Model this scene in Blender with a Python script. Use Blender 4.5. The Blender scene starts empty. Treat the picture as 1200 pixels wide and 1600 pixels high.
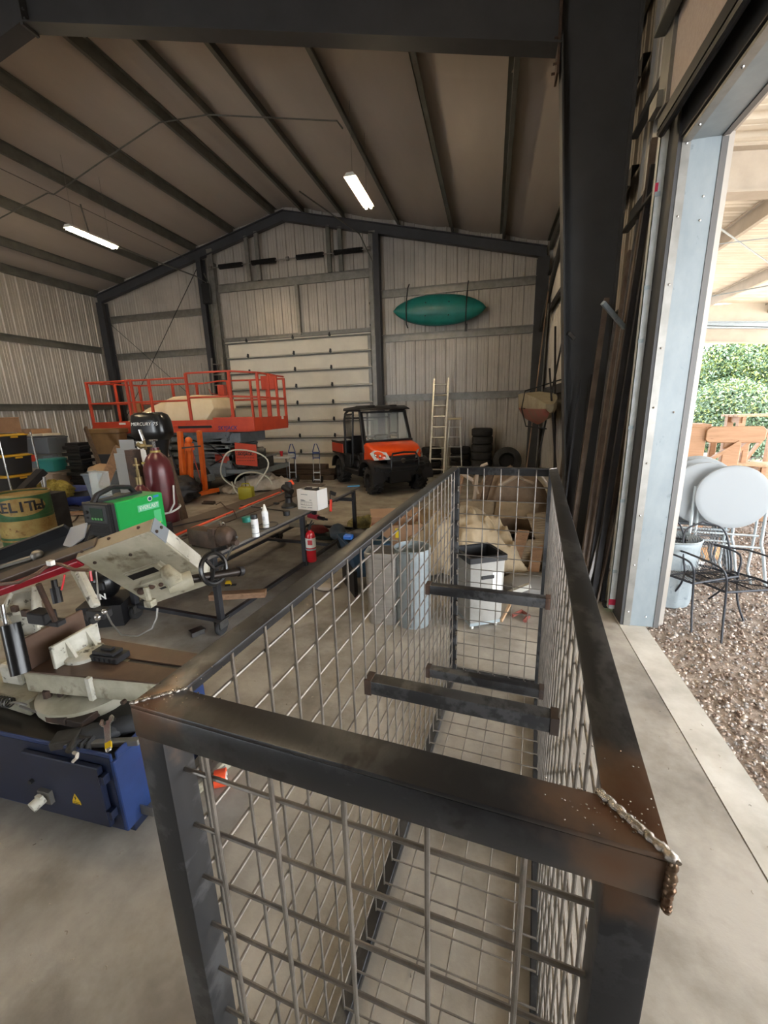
import bpy, bmesh, math, random
import numpy as np
from mathutils import Vector, Matrix, noise
rnd = random.Random(7)
S = bpy.context.scene
COL = S.collection
PI = math.pi
V = Vector

# ---------------------------------------------------------------- camera
cam_d = bpy.data.cameras.new('camera'); cam = bpy.data.objects.new('camera', cam_d); COL.objects.link(cam)
cam_d.sensor_fit = 'VERTICAL'; cam_d.sensor_height = 36; cam_d.sensor_width = 27
cam_d.lens = 653 / 1600 * 36; cam_d.clip_start = .02; cam_d.clip_end = 300
def cam_axes(pitch, roll, yaw):
    f = V((math.sin(yaw) * math.cos(pitch), math.cos(yaw) * math.cos(pitch), -math.sin(pitch)))
    r = V((math.cos(yaw), -math.sin(yaw), 0)); u = r.cross(f)
    return math.cos(roll) * r + math.sin(roll) * u, -math.sin(roll) * r + math.cos(roll) * u, f
cr, cu, cf = cam_axes(*[math.radians(a) for a in (14.0146, -1.6279, -14.3277)])
cam.matrix_world = Matrix(((cr.x, cu.x, -cf.x, 0), (cr.y, cu.y, -cf.y, 0), (cr.z, cu.z, -cf.z, 2.0), (0, 0, 0, 1)))
S.camera = cam
# ---------------------------------------------------------------- light
S.view_settings.view_transform = 'Standard'; S.view_settings.look = 'None'
S.view_settings.gamma = 1; S.view_settings.use_curve_mapping = False
S.view_settings.exposure = 1.1
wd = bpy.data.worlds.new('sky'); S.world = wd; wd.use_nodes = True
bg = wd.node_tree.nodes['Background']
bg.inputs[0].default_value = (.90, .95, 1.0, 1); bg.inputs[1].default_value = 6.8
sun_d = bpy.data.lights.new('sun', 'SUN'); sun = bpy.data.objects.new('sun', sun_d); COL.objects.link(sun)
sun_d.energy = 12; sun_d.angle = math.radians(1); sun_d.color = (1, .95, .86)
sun.rotation_euler = V((-.55, .35, -.95)).to_track_quat('-Z', 'Y').to_euler()
LAMP = 80.0      # strength of the LED tubes
# ---------------------------------------------------------------- materials
def lin(h):
    h = h.lstrip('#'); o = []
    for i in (0, 2, 4):
        c = int(h[i:i+2], 16) / 255
        o.append(c / 12.92 if c <= .04045 else ((c + .055) / 1.055) ** 2.4)
    return (*o, 1)
MATS = {}
def mat(name, c1, rough=.6, metal=0., c2=None, scale=4., bump=0., bscale=None, thr=(.35, .65), stretch=None, emit=0., alpha=None,
        coat=0., ior=None, trans=0., c3=None, s3=30., thr3=(.6, .75), detail=6., obj=False):
    if name in MATS: return MATS[name]
    m = bpy.data.materials.new(name); m.use_nodes = True; nt = m.node_tree; N = nt.nodes; L = nt.links
    b = N['Principled BSDF']; b.inputs['Base Color'].default_value = lin(c1); b.inputs['Roughness'].default_value = rough
    b.inputs['Metallic'].default_value = metal
    if coat: b.inputs['Coat Weight'].default_value = coat; b.inputs['Coat Roughness'].default_value = .1
    if trans: b.inputs['Transmission Weight'].default_value = trans
    if ior: b.inputs['IOR'].default_value = ior
    if alpha is not None: b.inputs['Alpha'].default_value = alpha
    if emit: b.inputs['Emission Color'].default_value = lin(c1); b.inputs['Emission Strength'].default_value = emit
    src = None
    if c2 or bump or c3:
        if obj: tc = N.new('ShaderNodeTexCoord'); src = tc.outputs['Object']
        else: g = N.new('ShaderNodeNewGeometry'); src = g.outputs['Position']
        if stretch:
            mp = N.new('ShaderNodeMapping'); mp.inputs['Scale'].default_value = stretch; L.new(src, mp.inputs[0]); src = mp.outputs[0]
    def nz(sc, det=detail):
        n = N.new('ShaderNodeTexNoise'); n.inputs['Scale'].default_value = sc; n.inputs['Detail'].default_value = det
        n.inputs['Roughness'].default_value = .62; L.new(src, n.inputs['Vector']); return n
    def ramp(n, t):
        r = N.new('ShaderNodeMapRange'); r.inputs[1].default_value = t[0]; r.inputs[2].default_value = t[1]
        L.new(n.outputs['Fac'], r.inputs[0]); return r.outputs[0]
    colour = None
    if c2:
        mx = N.new('ShaderNodeMix'); mx.data_type = 'RGBA'
        mx.inputs['A'].default_value = lin(c1); mx.inputs['B'].default_value = lin(c2)
        L.new(ramp(nz(scale), thr), mx.inputs['Factor']); colour = mx.outputs['Result']
    if c3:
        m3 = N.new('ShaderNodeMix'); m3.data_type = 'RGBA'; m3.inputs['A'].default_value = lin(c1); m3.inputs['B'].default_value = lin(c3)
        if colour: L.new(colour, m3.inputs['A'])
        L.new(ramp(nz(s3), thr3), m3.inputs['Factor']); colour = m3.outputs['Result']
    if colour: L.new(colour, b.inputs['Base Color'])
    if bump:
        bp = N.new('ShaderNodeBump'); bp.inputs['Strength'].default_value = min(1, bump); bp.inputs['Distance'].default_value = .01 * max(1, bump)
        L.new(nz(bscale or scale * 6).outputs['Fac'], bp.inputs['Height']); L.new(bp.outputs[0], b.inputs['Normal'])
    MATS[name] = m; return m

# ---------------------------------------------------------------- mesh helpers
def T(x=0, y=0, z=0): return Matrix.Translation((x, y, z))
def RZ(a): return Matrix.Rotation(a, 4, 'Z')
def RX(a): return Matrix.Rotation(a, 4, 'X')
def RY(a): return Matrix.Rotation(a, 4, 'Y')
def frame(o, u, v):        # matrix with x along u, y near v
    u = V(u).normalized(); v = V(v); v = (v - u * v.dot(u)).normalized(); w = u.cross(v); o = V(o)
    return Matrix(((u.x, v.x, w.x, o.x), (u.y, v.y, w.y, o.y), (u.z, v.z, w.z, o.z), (0, 0, 0, 1)))
class MB:
    def __init__(s): s.v = []; s.f = []
    def add(s, v, f, m=None):
        n = len(s.v)
        s.v += [tuple(m @ V(p)) for p in v] if m is not None else [tuple(p) for p in v]
        s.f += [tuple(i + n for i in q) for q in f]; return s
    def box(s, c, d, m=None):
        x, y, z = c; a, b, e = d[0] / 2, d[1] / 2, d[2] / 2
        v = [(x + i * a, y + j * b, z + k * e) for k in (-1, 1) for j in (-1, 1) for i in (-1, 1)]
        return s.add(v, [(0, 2, 3, 1), (4, 5, 7, 6), (0, 1, 5, 4), (2, 6, 7, 3), (0, 4, 6, 2), (1, 3, 7, 5)], m)
    def bb(s, a, b, m=None):      # box by two corners
        return s.box([(a[i] + b[i]) / 2 for i in range(3)], [abs(a[i] - b[i]) for i in range(3)], m)
    def bar(s, a, b, w, h, up=(0, 0, 1)):
        a = V(a); b = V(b); d = b - a
        if abs(d.normalized().dot(V(up))) > .98: up = (1, 0, 0) if abs(d.normalized().x) < .9 else (0, 1, 0)
        M_ = frame(a, d, V(up).cross(d)); l = d.length
        return s.box((l / 2, 0, 0), (l, w, h), M_)
    def prism(s, poly, z0, z1, m=None):
        n = len(poly); v = [(p[0], p[1], z0) for p in poly] + [(p[0], p[1], z1) for p in poly]
        f = [tuple(range(n - 1, -1, -1)), tuple(range(n, 2 * n))] + [(i, (i + 1) % n, n + (i + 1) % n, n + i) for i in range(n)]
        return s.add(v, f, m)
    def loft(s, rings, m=None, cap=True, closed=False):
        n = len(rings[0]); v = [p for r in rings for p in r]; f = []; R = len(rings)
        for i in range(R if closed else R - 1):
            for j in range(n):
                a = i * n + j; b = i * n + (j + 1) % n; c = ((i + 1) % R) * n + (j + 1) % n; d = ((i + 1) % R) * n + j
                f.append((a, b, c, d))
        if cap and not closed: f += [tuple(range(n - 1, -1, -1)), tuple(range((R - 1) * n, R * n))]
        return s.add(v, f, m)
    def tube(s, pts, r, n=8, m=None, closed=False):
        pts = [V(p) for p in pts]; R = len(pts); rings = []; prev = None
        for i, p in enumerate(pts):
            if closed: d = pts[(i + 1) % R] - pts[i - 1]
            else: d = (pts[min(i + 1, R - 1)] - pts[max(i - 1, 0)])
            d.normalize()
            if prev is None:
                a = V((0, 0, 1)) if abs(d.z) < .9 else V((1, 0, 0)); a = (a - d * a.dot(d)).normalized()
            else:
                a = prev - d * prev.dot(d)
                a = a.normalized() if a.length > 1e-6 else V((1, 0, 0))
            prev = a; b = d.cross(a); rr = r[i] if isinstance(r, (list, tuple)) else r
            rings.append([tuple(p + a * math.cos(2 * PI * k / n) * rr + b * math.sin(2 * PI * k / n) * rr) for k in range(n)])
        return s.loft(rings, m, True, closed)
    def cyl(s, a, b, r, n=16, m=None): return s.tube([a, b], r, n, m)
    def lathe(s, prof, n=24, m=None, cap=True):
        rings = [[(r * math.cos(2 * PI * k / n), r * math.sin(2 * PI * k / n), z) for k in range(n)] for r, z in prof]
        return s.loft(rings, m, cap)
    def ball(s, c, r, n=10, m=None):
        r = (r, r, r) if not isinstance(r, (tuple, list)) else r
        R = [[(c[0] + r[0] * math.sin(t) * math.cos(2 * PI * k / n), c[1] + r[1] * math.sin(t) * math.sin(2 * PI * k / n), c[2] + r[2] * -math.cos(t)) for k in range(n)]
             for t in [PI * (i + .12) / (n // 2 + .24) for i in range(n // 2 + 1)]]
        return s.loft(R, m)
    def grid(s, fn, nu, nv, m=None):
        v = [fn(i / nu, j / nv) for j in range(nv + 1) for i in range(nu + 1)]
        f = [(j * (nu + 1) + i, j * (nu + 1) + i + 1, (j + 1) * (nu + 1) + i + 1, (j + 1) * (nu + 1) + i) for j in range(nv) for i in range(nu)]
        return s.add(v, f, m)
    def mesh(s, name, ma, smooth=True, ang=35):
        me = bpy.data.meshes.new(name); me.from_pydata(s.v, [], s.f); me.update()
        if ma: me.materials.append(ma)
        if smooth:
            me.shade_smooth()
            me.set_sharp_from_angle(angle=math.radians(ang))
        return me
    def obj(s, name, ma, parent=None, loc=(0, 0, 0), bevel=0, smooth=True, ang=35, seg=1, solid=0):
        bm = bmesh.new(); me0 = s.mesh(name, ma, False); bm.from_mesh(me0)
        bmesh.ops.recalc_face_normals(bm, faces=bm.faces)
        if bevel:
            es = [e for e in bm.edges if len(e.link_faces) == 2 and e.calc_face_angle(0) > .5]
            bmesh.ops.bevel(bm, geom=es, offset=bevel, segments=seg, affect='EDGES', profile=.5, clamp_overlap=True)
        bm.to_mesh(me0); bm.free()
        if smooth: me0.shade_smooth(); me0.set_sharp_from_angle(angle=math.radians(ang))
        o = bpy.data.objects.new(name, me0); COL.objects.link(o); o.location = loc
        if parent: o.parent = parent
        if solid:
            md = o.modifiers.new('solid', 'SOLIDIFY'); md.thickness = solid; md.offset = 0
        return o
def tag(o, label, cat, group=None, kind=None):
    if label: o['label'] = label
    if cat: o['category'] = cat
    if group: o['group'] = group
    if kind: o['kind'] = kind
    return o
def thing(name, label, cat, loc=(0, 0, 0), rz=0, group=None):
    o = bpy.data.objects.new(name, None); COL.objects.link(o); o.location = loc; o.rotation_euler = (0, 0, rz)
    o.empty_display_size = .1
    return tag(o, label, cat, group)
def inst(name, me, parent=None, loc=(0, 0, 0), rot=(0, 0, 0), sc=(1, 1, 1)):
    o = bpy.data.objects.new(name, me); COL.objects.link(o); o.location = loc; o.rotation_euler = rot; o.scale = sc
    if parent: o.parent = parent
    return o
def copy_tree(o, parent=None):
    c = o.copy(); COL.objects.link(c); c.parent = parent
    for ch in o.children: copy_tree(ch, c)
    return c
def struct(o): o['kind'] = 'structure'; return o
def text(s, name, size, ma, parent, M_, ext=.001, sx=1., bold=0., shear=0.):
    cu_ = bpy.data.curves.new(name, 'FONT'); cu_.body = s; cu_.size = size; cu_.extrude = ext; cu_.offset = bold; cu_.shear = shear
    cu_.align_x = 'CENTER'; cu_.align_y = 'CENTER'; cu_.resolution_u = 3
    to = bpy.data.objects.new('tmp', cu_); COL.objects.link(to)
    dg = bpy.context.evaluated_depsgraph_get(); me = bpy.data.meshes.new_from_object(to.evaluated_get(dg))
    bpy.data.objects.remove(to); bpy.data.curves.remove(cu_)
    me.materials.clear(); me.materials.append(ma)
    me.transform(M_ @ Matrix.Diagonal((sx, 1, 1, 1)))
    o = bpy.data.objects.new(name, me); COL.objects.link(o); o.parent = parent; return o
def blobmesh(name, ma, R, amp=.15, sc=1.5, sub=4, seed=0, flat=None, parent=None, loc=(0, 0, 0), rz=0, ridged=True):
    bm = bmesh.new(); bmesh.ops.create_icosphere(bm, subdivisions=sub, radius=1)
    for v in bm.verts:
        p = v.co * sc + V((seed * 3.1, seed * 1.7, 0)); n_ = noise.noise(p)
        if ridged: n_ = (.5 - abs(n_)) * 1.2 - abs(noise.noise(p * 2.7)) * .5
        v.co = v.co * (1 + amp * n_)
        v.co = V((v.co.x * R[0], v.co.y * R[1], v.co.z * R[2]))
        if flat is not None and v.co.z < flat: v.co.z = flat + (v.co.z - flat) * .04
    me = bpy.data.meshes.new(name); bm.to_mesh(me); bm.free(); me.materials.append(ma); me.shade_smooth()
    o = inst(name, me, parent, loc, (0, 0, rz)); return o
def drape(name, ma, pts, w, d, hfn, loc=(0, 0, 0), rz=0, n=40, seed=0, amp=.05, parent=None, thick=.01, sc=5., edge=.12):
    # a crumpled cloth lying over a height profile hfn(u,v) (0..1) -> z
    def fn(a, b):
        x = (a - .5) * w; y = (b - .5) * d
        q = V((x * sc + seed * 5, y * sc * .6, seed)); n1 = .5 - abs(noise.noise(q)); n2 = .5 - abs(noise.noise(q * 2.3 + V((9, 2, 1))))
        wob = 1 + edge * noise.noise(V((math.atan2(y, x) * 1.3, seed, 2)))
        e = max(abs(a - .5), abs(b - .5)) * 2
        z = hfn(a, b) + amp * (n1 * 1.3 + n2 * .6) * (1 - max(0, e - .8) * 3)
        return (x * wob + .05 * noise.noise(q * .5), y * wob + .05 * noise.noise(q * .6 + V((3, 3, 3))), max(z, thick))
    mb = MB().grid(fn, n, n)
    o = mb.obj(name, ma, parent, loc, ang=70); o.rotation_euler = (0, 0, rz)
    md = o.modifiers.new('solid', 'SOLIDIFY'); md.thickness = thick; md.offset = 0
    return o

m_sheet = mat('ribbed_wall_sheet', '#b9b3aa', .42, .25, '#aaa49c', 1.2, bump=.05, bscale=30)
m_ins = mat('white_vinyl_insulation', '#b5aba2', .55, 0, '#a89e95', .7, bump=.5, bscale=6, stretch=(1, .25, 1))
m_girt = mat('grey_girt_steel', '#6f6f69', .5, .35, '#5e5e58', 3)
m_frame = mat('dark_frame_steel', '#3d3d3e', .6, .1, '#343435', 2)
m_rafter = mat('grey_rafter_steel', '#45464a', .6, .2, '#3c3d40', 2)
m_conc = mat('concrete', '#a8a298', .68, 0, '#857e74', 2.3, bump=.35, bscale=11, thr=(.38, .64), c3='#6c655c', s3=1.1, thr3=(.53, .68))
m_conc_edge = mat('pale_concrete', '#c9c5bc', .8, 0, '#a9a499', 2.5, bump=.3, bscale=14, c3='#7f796f', s3=14, thr3=(.66, .74))
m_galv = mat('galvanised_steel', '#a2acb0', .42, .35, '#919ca1', 9, thr=(.3, .7), c3='#7f8b91', s3=22, thr3=(.6, .7))
m_galv_d = mat('dull_galvanised', '#8f8d88', .45, .6, '#7d7b76', 6)
m_alu = mat('aluminium', '#c9c9c2', .35, .8, '#b5b5ad', 8)
m_black = mat('black_paint', '#16171a', .45, 0, '#1f2023', 5)
m_rubber = mat('black_rubber', '#252526', .8, 0, '#313132', 7, bump=.3, bscale=40)
m_plast = mat('black_plastic', '#1c1c1f', .5)
m_steel = mat('dark_mill_steel', '#353638', .4, .5, '#505153', 7, thr=(.5, .56), c3='#28282a', s3=3.5, thr3=(.52, .57), stretch=(1, .6, 1))
m_rawsteel = mat('raw_steel', '#6b6a68', .4, .75, '#4d4b49', 8)
m_rust = mat('rusty_steel', '#5a4438', .7, .4, '#3b332e', 7, thr=(.35, .6))
m_track = mat('pale_galvanised_track', '#c9ccca', .45, .2, '#b3b7b6', 9)
m_chrome = mat('bright_metal', '#d5d5d5', .2, .95)
m_white = mat('white_paint', '#e4e4de', .5)
# measured points: a photograph pixel plus a real depth, height or wall distance gives a world point
CAMO = V((0, 0, 2.0))
def _ray(x, y): return (cr * (x - 600) - cu * (y - 800) + cf * 652.99)
def PD(x, y, d): r = _ray(x, y); return CAMO + r * (d / r.dot(cf))
def PZ(x, y, z): r = _ray(x, y); return CAMO + r * ((z - 2.0) / r.z)
def PY(x, y, Y): r = _ray(x, y); return CAMO + r * (Y / r.y)
def smooth(pts, k=6):      # Catmull-Rom through the points
    P_ = [V(p) for p in pts]; P_ = [P_[0] * 2 - P_[1]] + P_ + [P_[-1] * 2 - P_[-2]]; o = []
    for i in range(1, len(P_) - 2):
        a, b, c, d = P_[i-1:i+3]
        for j in range(k):
            t = j / k; o.append(tuple(.5 * ((2 * b) + (c - a) * t + (2 * a - 5 * b + 4 * c - d) * t * t + (3 * b - a - 3 * c + d) * t ** 3)))
    return o + [tuple(P_[-2])]
def rel(o, *pts): return [tuple(V(p) - V(o)) for p in pts]
# ================================================================ the building
BY = 13.25; LX = -13.6; WX = 1.5; RX0 = -6.15; YB = -6.0
def zr(x): return 7.95 - .233 * abs(x - RX0)
mb = MB().bb((LX - .2, YB, -.25), (1.205, BY + .3, 0)).bb((1.213, YB, -.25), (1.43, BY + .3, 0)).bb((LX, YB, -.25), (1.3, BY, -.012))
floor = struct(mb.obj('floor', m_conc)); floor.data.materials.append(m_conc_edge)
for p in floor.data.polygons:
    if p.center.x > 1.206: p.material_index = 1
# ribbed sheets
def sheet_mesh(h, w=.9144):
    prof = []
    for k in range(3):
        x = k * w / 3
        prof += [(x, 0), (x + .02, -.03), (x + .05, -.03), (x + .07, 0), (x + .145, 0), (x + .15, -.007), (x + .165, -.007), (x + .17, 0), (x + .225, 0), (x + .23, -.007), (x + .245, -.007), (x + .25, 0)]
    prof.append((w, 0))
    v = [(x, y, 0) for x, y in prof] + [(x, y, 1) for x, y in prof]; n = len(prof)
    me = bpy.data.meshes.new('wall_panel'); me.from_pydata(v, [], [(i, i + 1, n + i + 1, n + i) for i in range(n - 1)]); me.materials.append(m_sheet)
    return me
SH = sheet_mesh(1)
wb = struct(MB().bb((LX, BY + .03, 0), (WX, BY + .1, 4.0)).prism([(LX, 4.0), (WX, 4.0), (WX, zr(WX)), (RX0, zr(RX0)), (LX, zr(LX))], 0, .07, T(0, BY + .1, 0) @ RX(PI / 2)).obj('wall_back', m_sheet))
def sheet_to(x0, wall, z0, ztop_a, ztop_b, y=BY):
    me = SH.copy(); me.transform(Matrix.Identity(4))
    for i, v in enumerate(me.vertices):
        if v.co.z > .5: v.co.z = ztop_a + (ztop_b - ztop_a) * v.co.x / .9144
        else: v.co.z = z0
    return inst('wall_panel', me, wall, (x0, y, 0))
x = LX
while x < WX - .01:
    mid = x + .457
    if not (-8.6 < mid < -3.6): sheet_to(x, wb, 0, zr(x), zr(x + .9144))
    else: sheet_to(x, wb, 4.3, zr(x), zr(x + .9144))
    x += .9144
wl = struct(MB().bb((LX - .1, YB, 0), (LX - .03, BY, zr(LX))).obj('wall_left', m_sheet))
y = BY
while y > 0:
    o = inst('wall_panel', SH, wl, (LX, y - .9144, 0), (0, 0, PI / 2), (1, 1, zr(LX))); y -= .9144
# in rotated frame ribs (-y) point to +x : good for the left wall
wr = struct(MB().bb((WX + .03, 3.96, 0), (WX + .09, BY, zr(WX))).bb((WX + .03, -1.2, 3.8), (WX + .09, 3.96, zr(WX))).bb((WX + .03, YB, 0), (WX + .09, -1.2, zr(WX))).obj('wall_right', m_sheet))
y = 3.98
while y < BY: inst('wall_panel', SH, wr, (WX, y + .9144, 0), (0, 0, -PI / 2), (1, 1, zr(WX))); y += .9144
y = 3.98
while y > -1: inst('wall_panel', SH, wr, (WX, y, 3.8), (0, 0, -PI / 2), (1, 1, zr(WX) - 3.8)); y -= .9144
struct(MB().bb((LX - .1, YB - .1, 0), (-8.6, YB, 4.0)).bb((-6.4, YB - .1, 0), (WX + .1, YB, 4.0)).prism([(LX, 4.0), (WX, 4.0), (WX, zr(WX)), (RX0, zr(RX0)), (LX, zr(LX))], 0, .1, T(0, YB, 0) @ RX(PI / 2)).obj('wall_front', m_sheet))  # unseen end wall; its gap is added to let fill light onto the floor
# ceiling blanket sagging slightly between purlins
PUR = [-12.3, -10.85, -9.35, -7.95, -6.5, -5.55, -4.3, -2.7, -1.2, .15]
allp = [LX] + PUR + [WX]
def ceil_z(x, y):
    for a, b in zip(allp, allp[1:]):
        if a <= x <= b:
            t = (x - a) / (b - a); sag = .05 * math.sin(PI * t)
            break
    else: sag = 0
    d = (y % 1.83) / 1.83; seam = math.exp(-((min(d, 1 - d)) * 1.83 / .05) ** 2) * .022
    return zr(x) - sag - seam * (1 + noise.noise(V((x, y, 0)))) + .012 * noise.noise(V((x * 1.5, y * 5, 3)))
xs = sorted(set([round(a + (b - a) * k / 6, 4) for a, b in zip(allp, allp[1:]) for k in range(7)] + [RX0]))
ys = []
k = 0; y = YB
while y < BY:
    ys.append(y); y += .08 if (y % 1.83 < .16 or y % 1.83 > 1.67) else .24
ys.append(BY + .1)
mb = MB(); nx = len(xs)
mb.v = [(x, y, ceil_z(x, y)) for y in ys for x in xs]
mb.f = [(j * nx + i, j * nx + i + 1, (j + 1) * nx + i + 1, (j + 1) * nx + i) for j in range(len(ys) - 1) for i in range(nx - 1)]
ceil = struct(mb.obj('ceiling', m_ins, ang=60))
struct(MB().add([(LX - .3, YB, zr(LX) + .12), (RX0, YB, zr(RX0) + .2), (WX + .3, YB, zr(WX) + .12), (LX - .3, BY + .3, zr(LX) + .12), (RX0, BY + .3, zr(RX0) + .2), (WX + .3, BY + .3, zr(WX) + .12)],
     [(0, 1, 4, 3), (1, 2, 5, 4)]).obj('roof', m_galv_d, ceil))
# Z purlins
def zsec(h=.2, f=.07, t=.004):   # outline of a Z section in (x,z)
    return [(-f, h), (t, h), (t, t), (f, t), (f, .02), (f - t, .02), (f - t, 0), (0, 0), (0, h - t), (-f + t, h - t), (-f + t, h - .02), (-f, h - .02)]
def zbeam(name, parent, a, b, flip=1, h=.2, ma=None):
    # runs along Y or X from a to b, a is lower line
    a = V(a); b = V(b); M_ = frame(a, (b - a), V((0, 0, 1)))  # local x along, y up
    poly = [(p[1], -p[0] * flip) for p in zsec(h)]
    mb = MB(); n = len(poly); l = (b - a).length
    v = [(0, p[0], p[1]) for p in poly] + [(l, p[0], p[1]) for p in poly]
    f = [tuple(range(n)), tuple(range(n, 2 * n))] + [(i, (i + 1) % n, n + (i + 1) % n, n + i) for i in range(n)]
    mb.add(v, f, M_); return mb.obj(name, ma or m_girt, parent, smooth=False)
for x in PUR:
    zb = zr(x) - .21
    zbeam('purlin', ceil, (x, YB, zb), (x, BY - .05, zb), 1 if x < RX0 else -1, .2)
for x in (LX + .12, WX - .12):
    zbeam('purlin', ceil, (x, YB, zr(x) - .24), (x, BY - .05, zr(x) - .24), 1 if x < RX0 else -1, .22)
# rafters: I beams following the roof
def ibeam(name, parent, a, b, depth0, depth1, fw, up, ma, ft=.018):
    """a,b: top centre line; web hangs down by depth; up: unit vector of depth direction"""
    a = V(a); b = V(b); d = (b - a).normalized(); up = V(up); side = d.cross(up).normalized()
    mb = MB()
    def q(p, s, k): return tuple(p + side * s - up * k)
    for s0, s1, k00, k01, k10, k11 in ((-fw / 2, fw / 2, 0, ft, 0, ft), (-fw / 2, fw / 2, depth0 - ft, depth0, depth1 - ft, depth1), (-.006, .006, ft, depth0 - ft, ft, depth1 - ft)):
        v = [q(a, s0, k00), q(a, s1, k00), q(a, s1, k01), q(a, s0, k01), q(b, s0, k10), q(b, s1, k10), q(b, s1, k11), q(b, s0, k11)]
        mb.add(v, [(0, 1, 2, 3), (4, 5, 6, 7), (0, 1, 5, 4), (1, 2, 6, 5), (2, 3, 7, 6), (3, 0, 4, 7)])
    return mb.obj(name, ma, parent, smooth=False)
for Y, dp0, dp1, ma in ((BY - .2, .28, .28, m_rafter), (5.68, .62, .68, m_frame), (-1.9, .65, .65, m_frame)):
    z0 = -.215
    fw = .17 if Y > 10 else .22
    xL, xR = (LX + .2, .58 if abs(Y - 5.68) < .1 else WX - .2)
    ibeam('rafter', ceil, (xL, Y, zr(xL) + z0), (RX0, Y, zr(RX0) + z0), dp0, dp1, fw, (0, 0, 1), ma)
    ibeam('rafter', ceil, (RX0, Y, zr(RX0) + z0), (xR, Y, zr(xR) + z0), dp1, dp0, fw, (0, 0, 1), ma)
# near ridge splice plate with bolts, knee plate
mb = MB().bb((RX0 - .02, 5.57, 7.02), (RX0 + .02, 5.79, 7.75))
for z in (7.1, 7.2, 7.55, 7.65):
    for yy in (5.6, 5.76): mb.cyl((RX0 - .05, yy, z), (RX0 + .05, yy, z), .014, 6)
mb.obj('splice_plate', m_frame, ceil)
# corner and door columns of the back wall
def hcol(parent, x, y, z1, fw=.17, dp=.28, ma=None, name='column'):
    mb = MB().bb((x - fw / 2, y - dp / 2, 0), (x + fw / 2, y - dp / 2 + .015, z1)).bb((x - fw / 2, y + dp / 2 - .015, 0), (x + fw / 2, y + dp / 2, z1)).bb((x - .006, y - dp / 2, 0), (x + .006, y + dp / 2, z1))
    mb.bb((x - fw / 2 - .02, y - dp / 2 - .02, 0), (x + fw / 2 + .02, y + dp / 2 + .02, .02))
    return mb.obj(name, ma or m_rafter, parent, smooth=False)
hcol(wb, -13.25, BY - .2, zr(-13.25) - .5, .25, .25)
hcol(wb, -9.15, BY - .2, zr(-9.15) - .5, .17, .25)
hcol(wb, -3.33, BY - .2, zr(-3.33) - .5, .17, .25)
hcol(wb, 1.22, BY - .2, zr(1.2) - .5, .3, .25, m_frame)
mb = MB()
# tapered frame column near the doorway
def tapcol(parent, Y):
    mb = MB(); zt = zr(.6) - .2
    xi0, xi1, xo = 1.02, .58, 1.31
    mb.add([(xi0, Y - .006, 0), (xo, Y - .006, 0), (xo, Y - .006, zr(xo) - .22), (xi1 - .02, Y - .006, zr(xi1) - .22), (xi1, Y - .006, 5.5),
            (xi0, Y + .006, 0), (xo, Y + .006, 0), (xo, Y + .006, zr(xo) - .22), (xi1 - .02, Y + .006, zr(xi1) - .22), (xi1, Y + .006, 5.5)],
           [(0, 1, 2, 3, 4), (5, 6, 7, 8, 9), (0, 1, 6, 5), (1, 2, 7, 6), (4, 0, 5, 9), (2, 3, 8, 7), (3, 4, 9, 8)])
    mb.add([(xi0 - .009, Y - .1, 0), (xi0 + .009, Y - .1, 0), (xi0 + .009, Y + .1, 0), (xi0 - .009, Y + .1, 0), (xi1 - .009, Y - .1, 5.62), (xi1 + .009, Y - .1, 5.62), (xi1 + .009, Y + .1, 5.62), (xi1 - .009, Y + .1, 5.62)],
           [(0, 1, 2, 3), (4, 5, 6, 7), (0, 1, 5, 4), (1, 2, 6, 5), (2, 3, 7, 6), (3, 0, 4, 7)])
    mb.bb((xo - .009, Y - .1, 0), (xo + .009, Y + .1, zr(xo) - .25))
    mb.bb((xi0 - .05, Y - .13, 0), (xo + .03, Y + .13, .025))
    c = mb.obj('column', m_frame, parent, smooth=False)
    k = MB().bb((xi1 - .035, Y - .1, 5.3), (xi1 - .012, Y + .1, 6.15))
    for z in (5.4, 5.62, 5.95, 6.05):
        for yy in (Y - .07, Y + .07): k.cyl((xi1 - .07, yy, z), (xi1, yy, z), .013, 6)
    k.obj('knee_plate', m_rust, c)
    return c
tapcol(wr, 5.68); tapcol(wr, -1.9)
mbl = MB()
for Y in (5.68,):
    hcol(wl, LX + .35, Y, zr(LX) - .4, .2, .5, m_frame)
# girts
for z, segs in ((5.25, [(-13.1, -9.25), (-3.25, 1.1)]), (4.02, [(-13.1, -9.25), (-3.25, 1.1)]), (2.28, [(-13.1, -9.25), (-3.25, 1.1)])):
    for a, b in segs: zbeam('girt', wb, (a, BY - .07, z - .1), (b, BY - .07, z - .1), 1, .2, m_galv_d)
zbeam('girt', wb, (-8.8, BY - .1, 5.75), (-3.42, BY - .1, 5.75), 1, .22, m_galv_d)
zbeam('girt', wb, (-8.8, BY - .1, 4.26), (-3.42, BY - .1, 4.26), 1, .1, m_galv_d)
for x in (-8.78, -3.47): MB().bb((x - .1, BY - .22, 0), (x + .1, BY - .2, 7.0 if x < -5 else 6.9)).bb((x - .1, BY - .22, 0), (x - .09, BY - .05, 6.6)).bb((x + .09, BY - .22, 0), (x + .1, BY - .05, 6.6)).obj('door_post', m_galv_d, wb, smooth=False)
MB().bb((-5.99, BY - .14, 4.3), (-5.89, BY - .02, 5.75)).obj('stud', m_galv_d, wb)
for x in (-7.45, -7.1, -4.78, -4.42): MB().bb((x - .06, BY - .26, 5.95), (x + .06, BY - .16, zr(x) - .45)).obj('stud', m_galv_d if x < -6 else m_girt, wb)
for z in (4.24, 2.3): zbeam('girt', wl, (LX + .1, BY - .3, z - .1), (LX + .1, 0, z - .1), -1, .2, m_girt)
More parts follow.
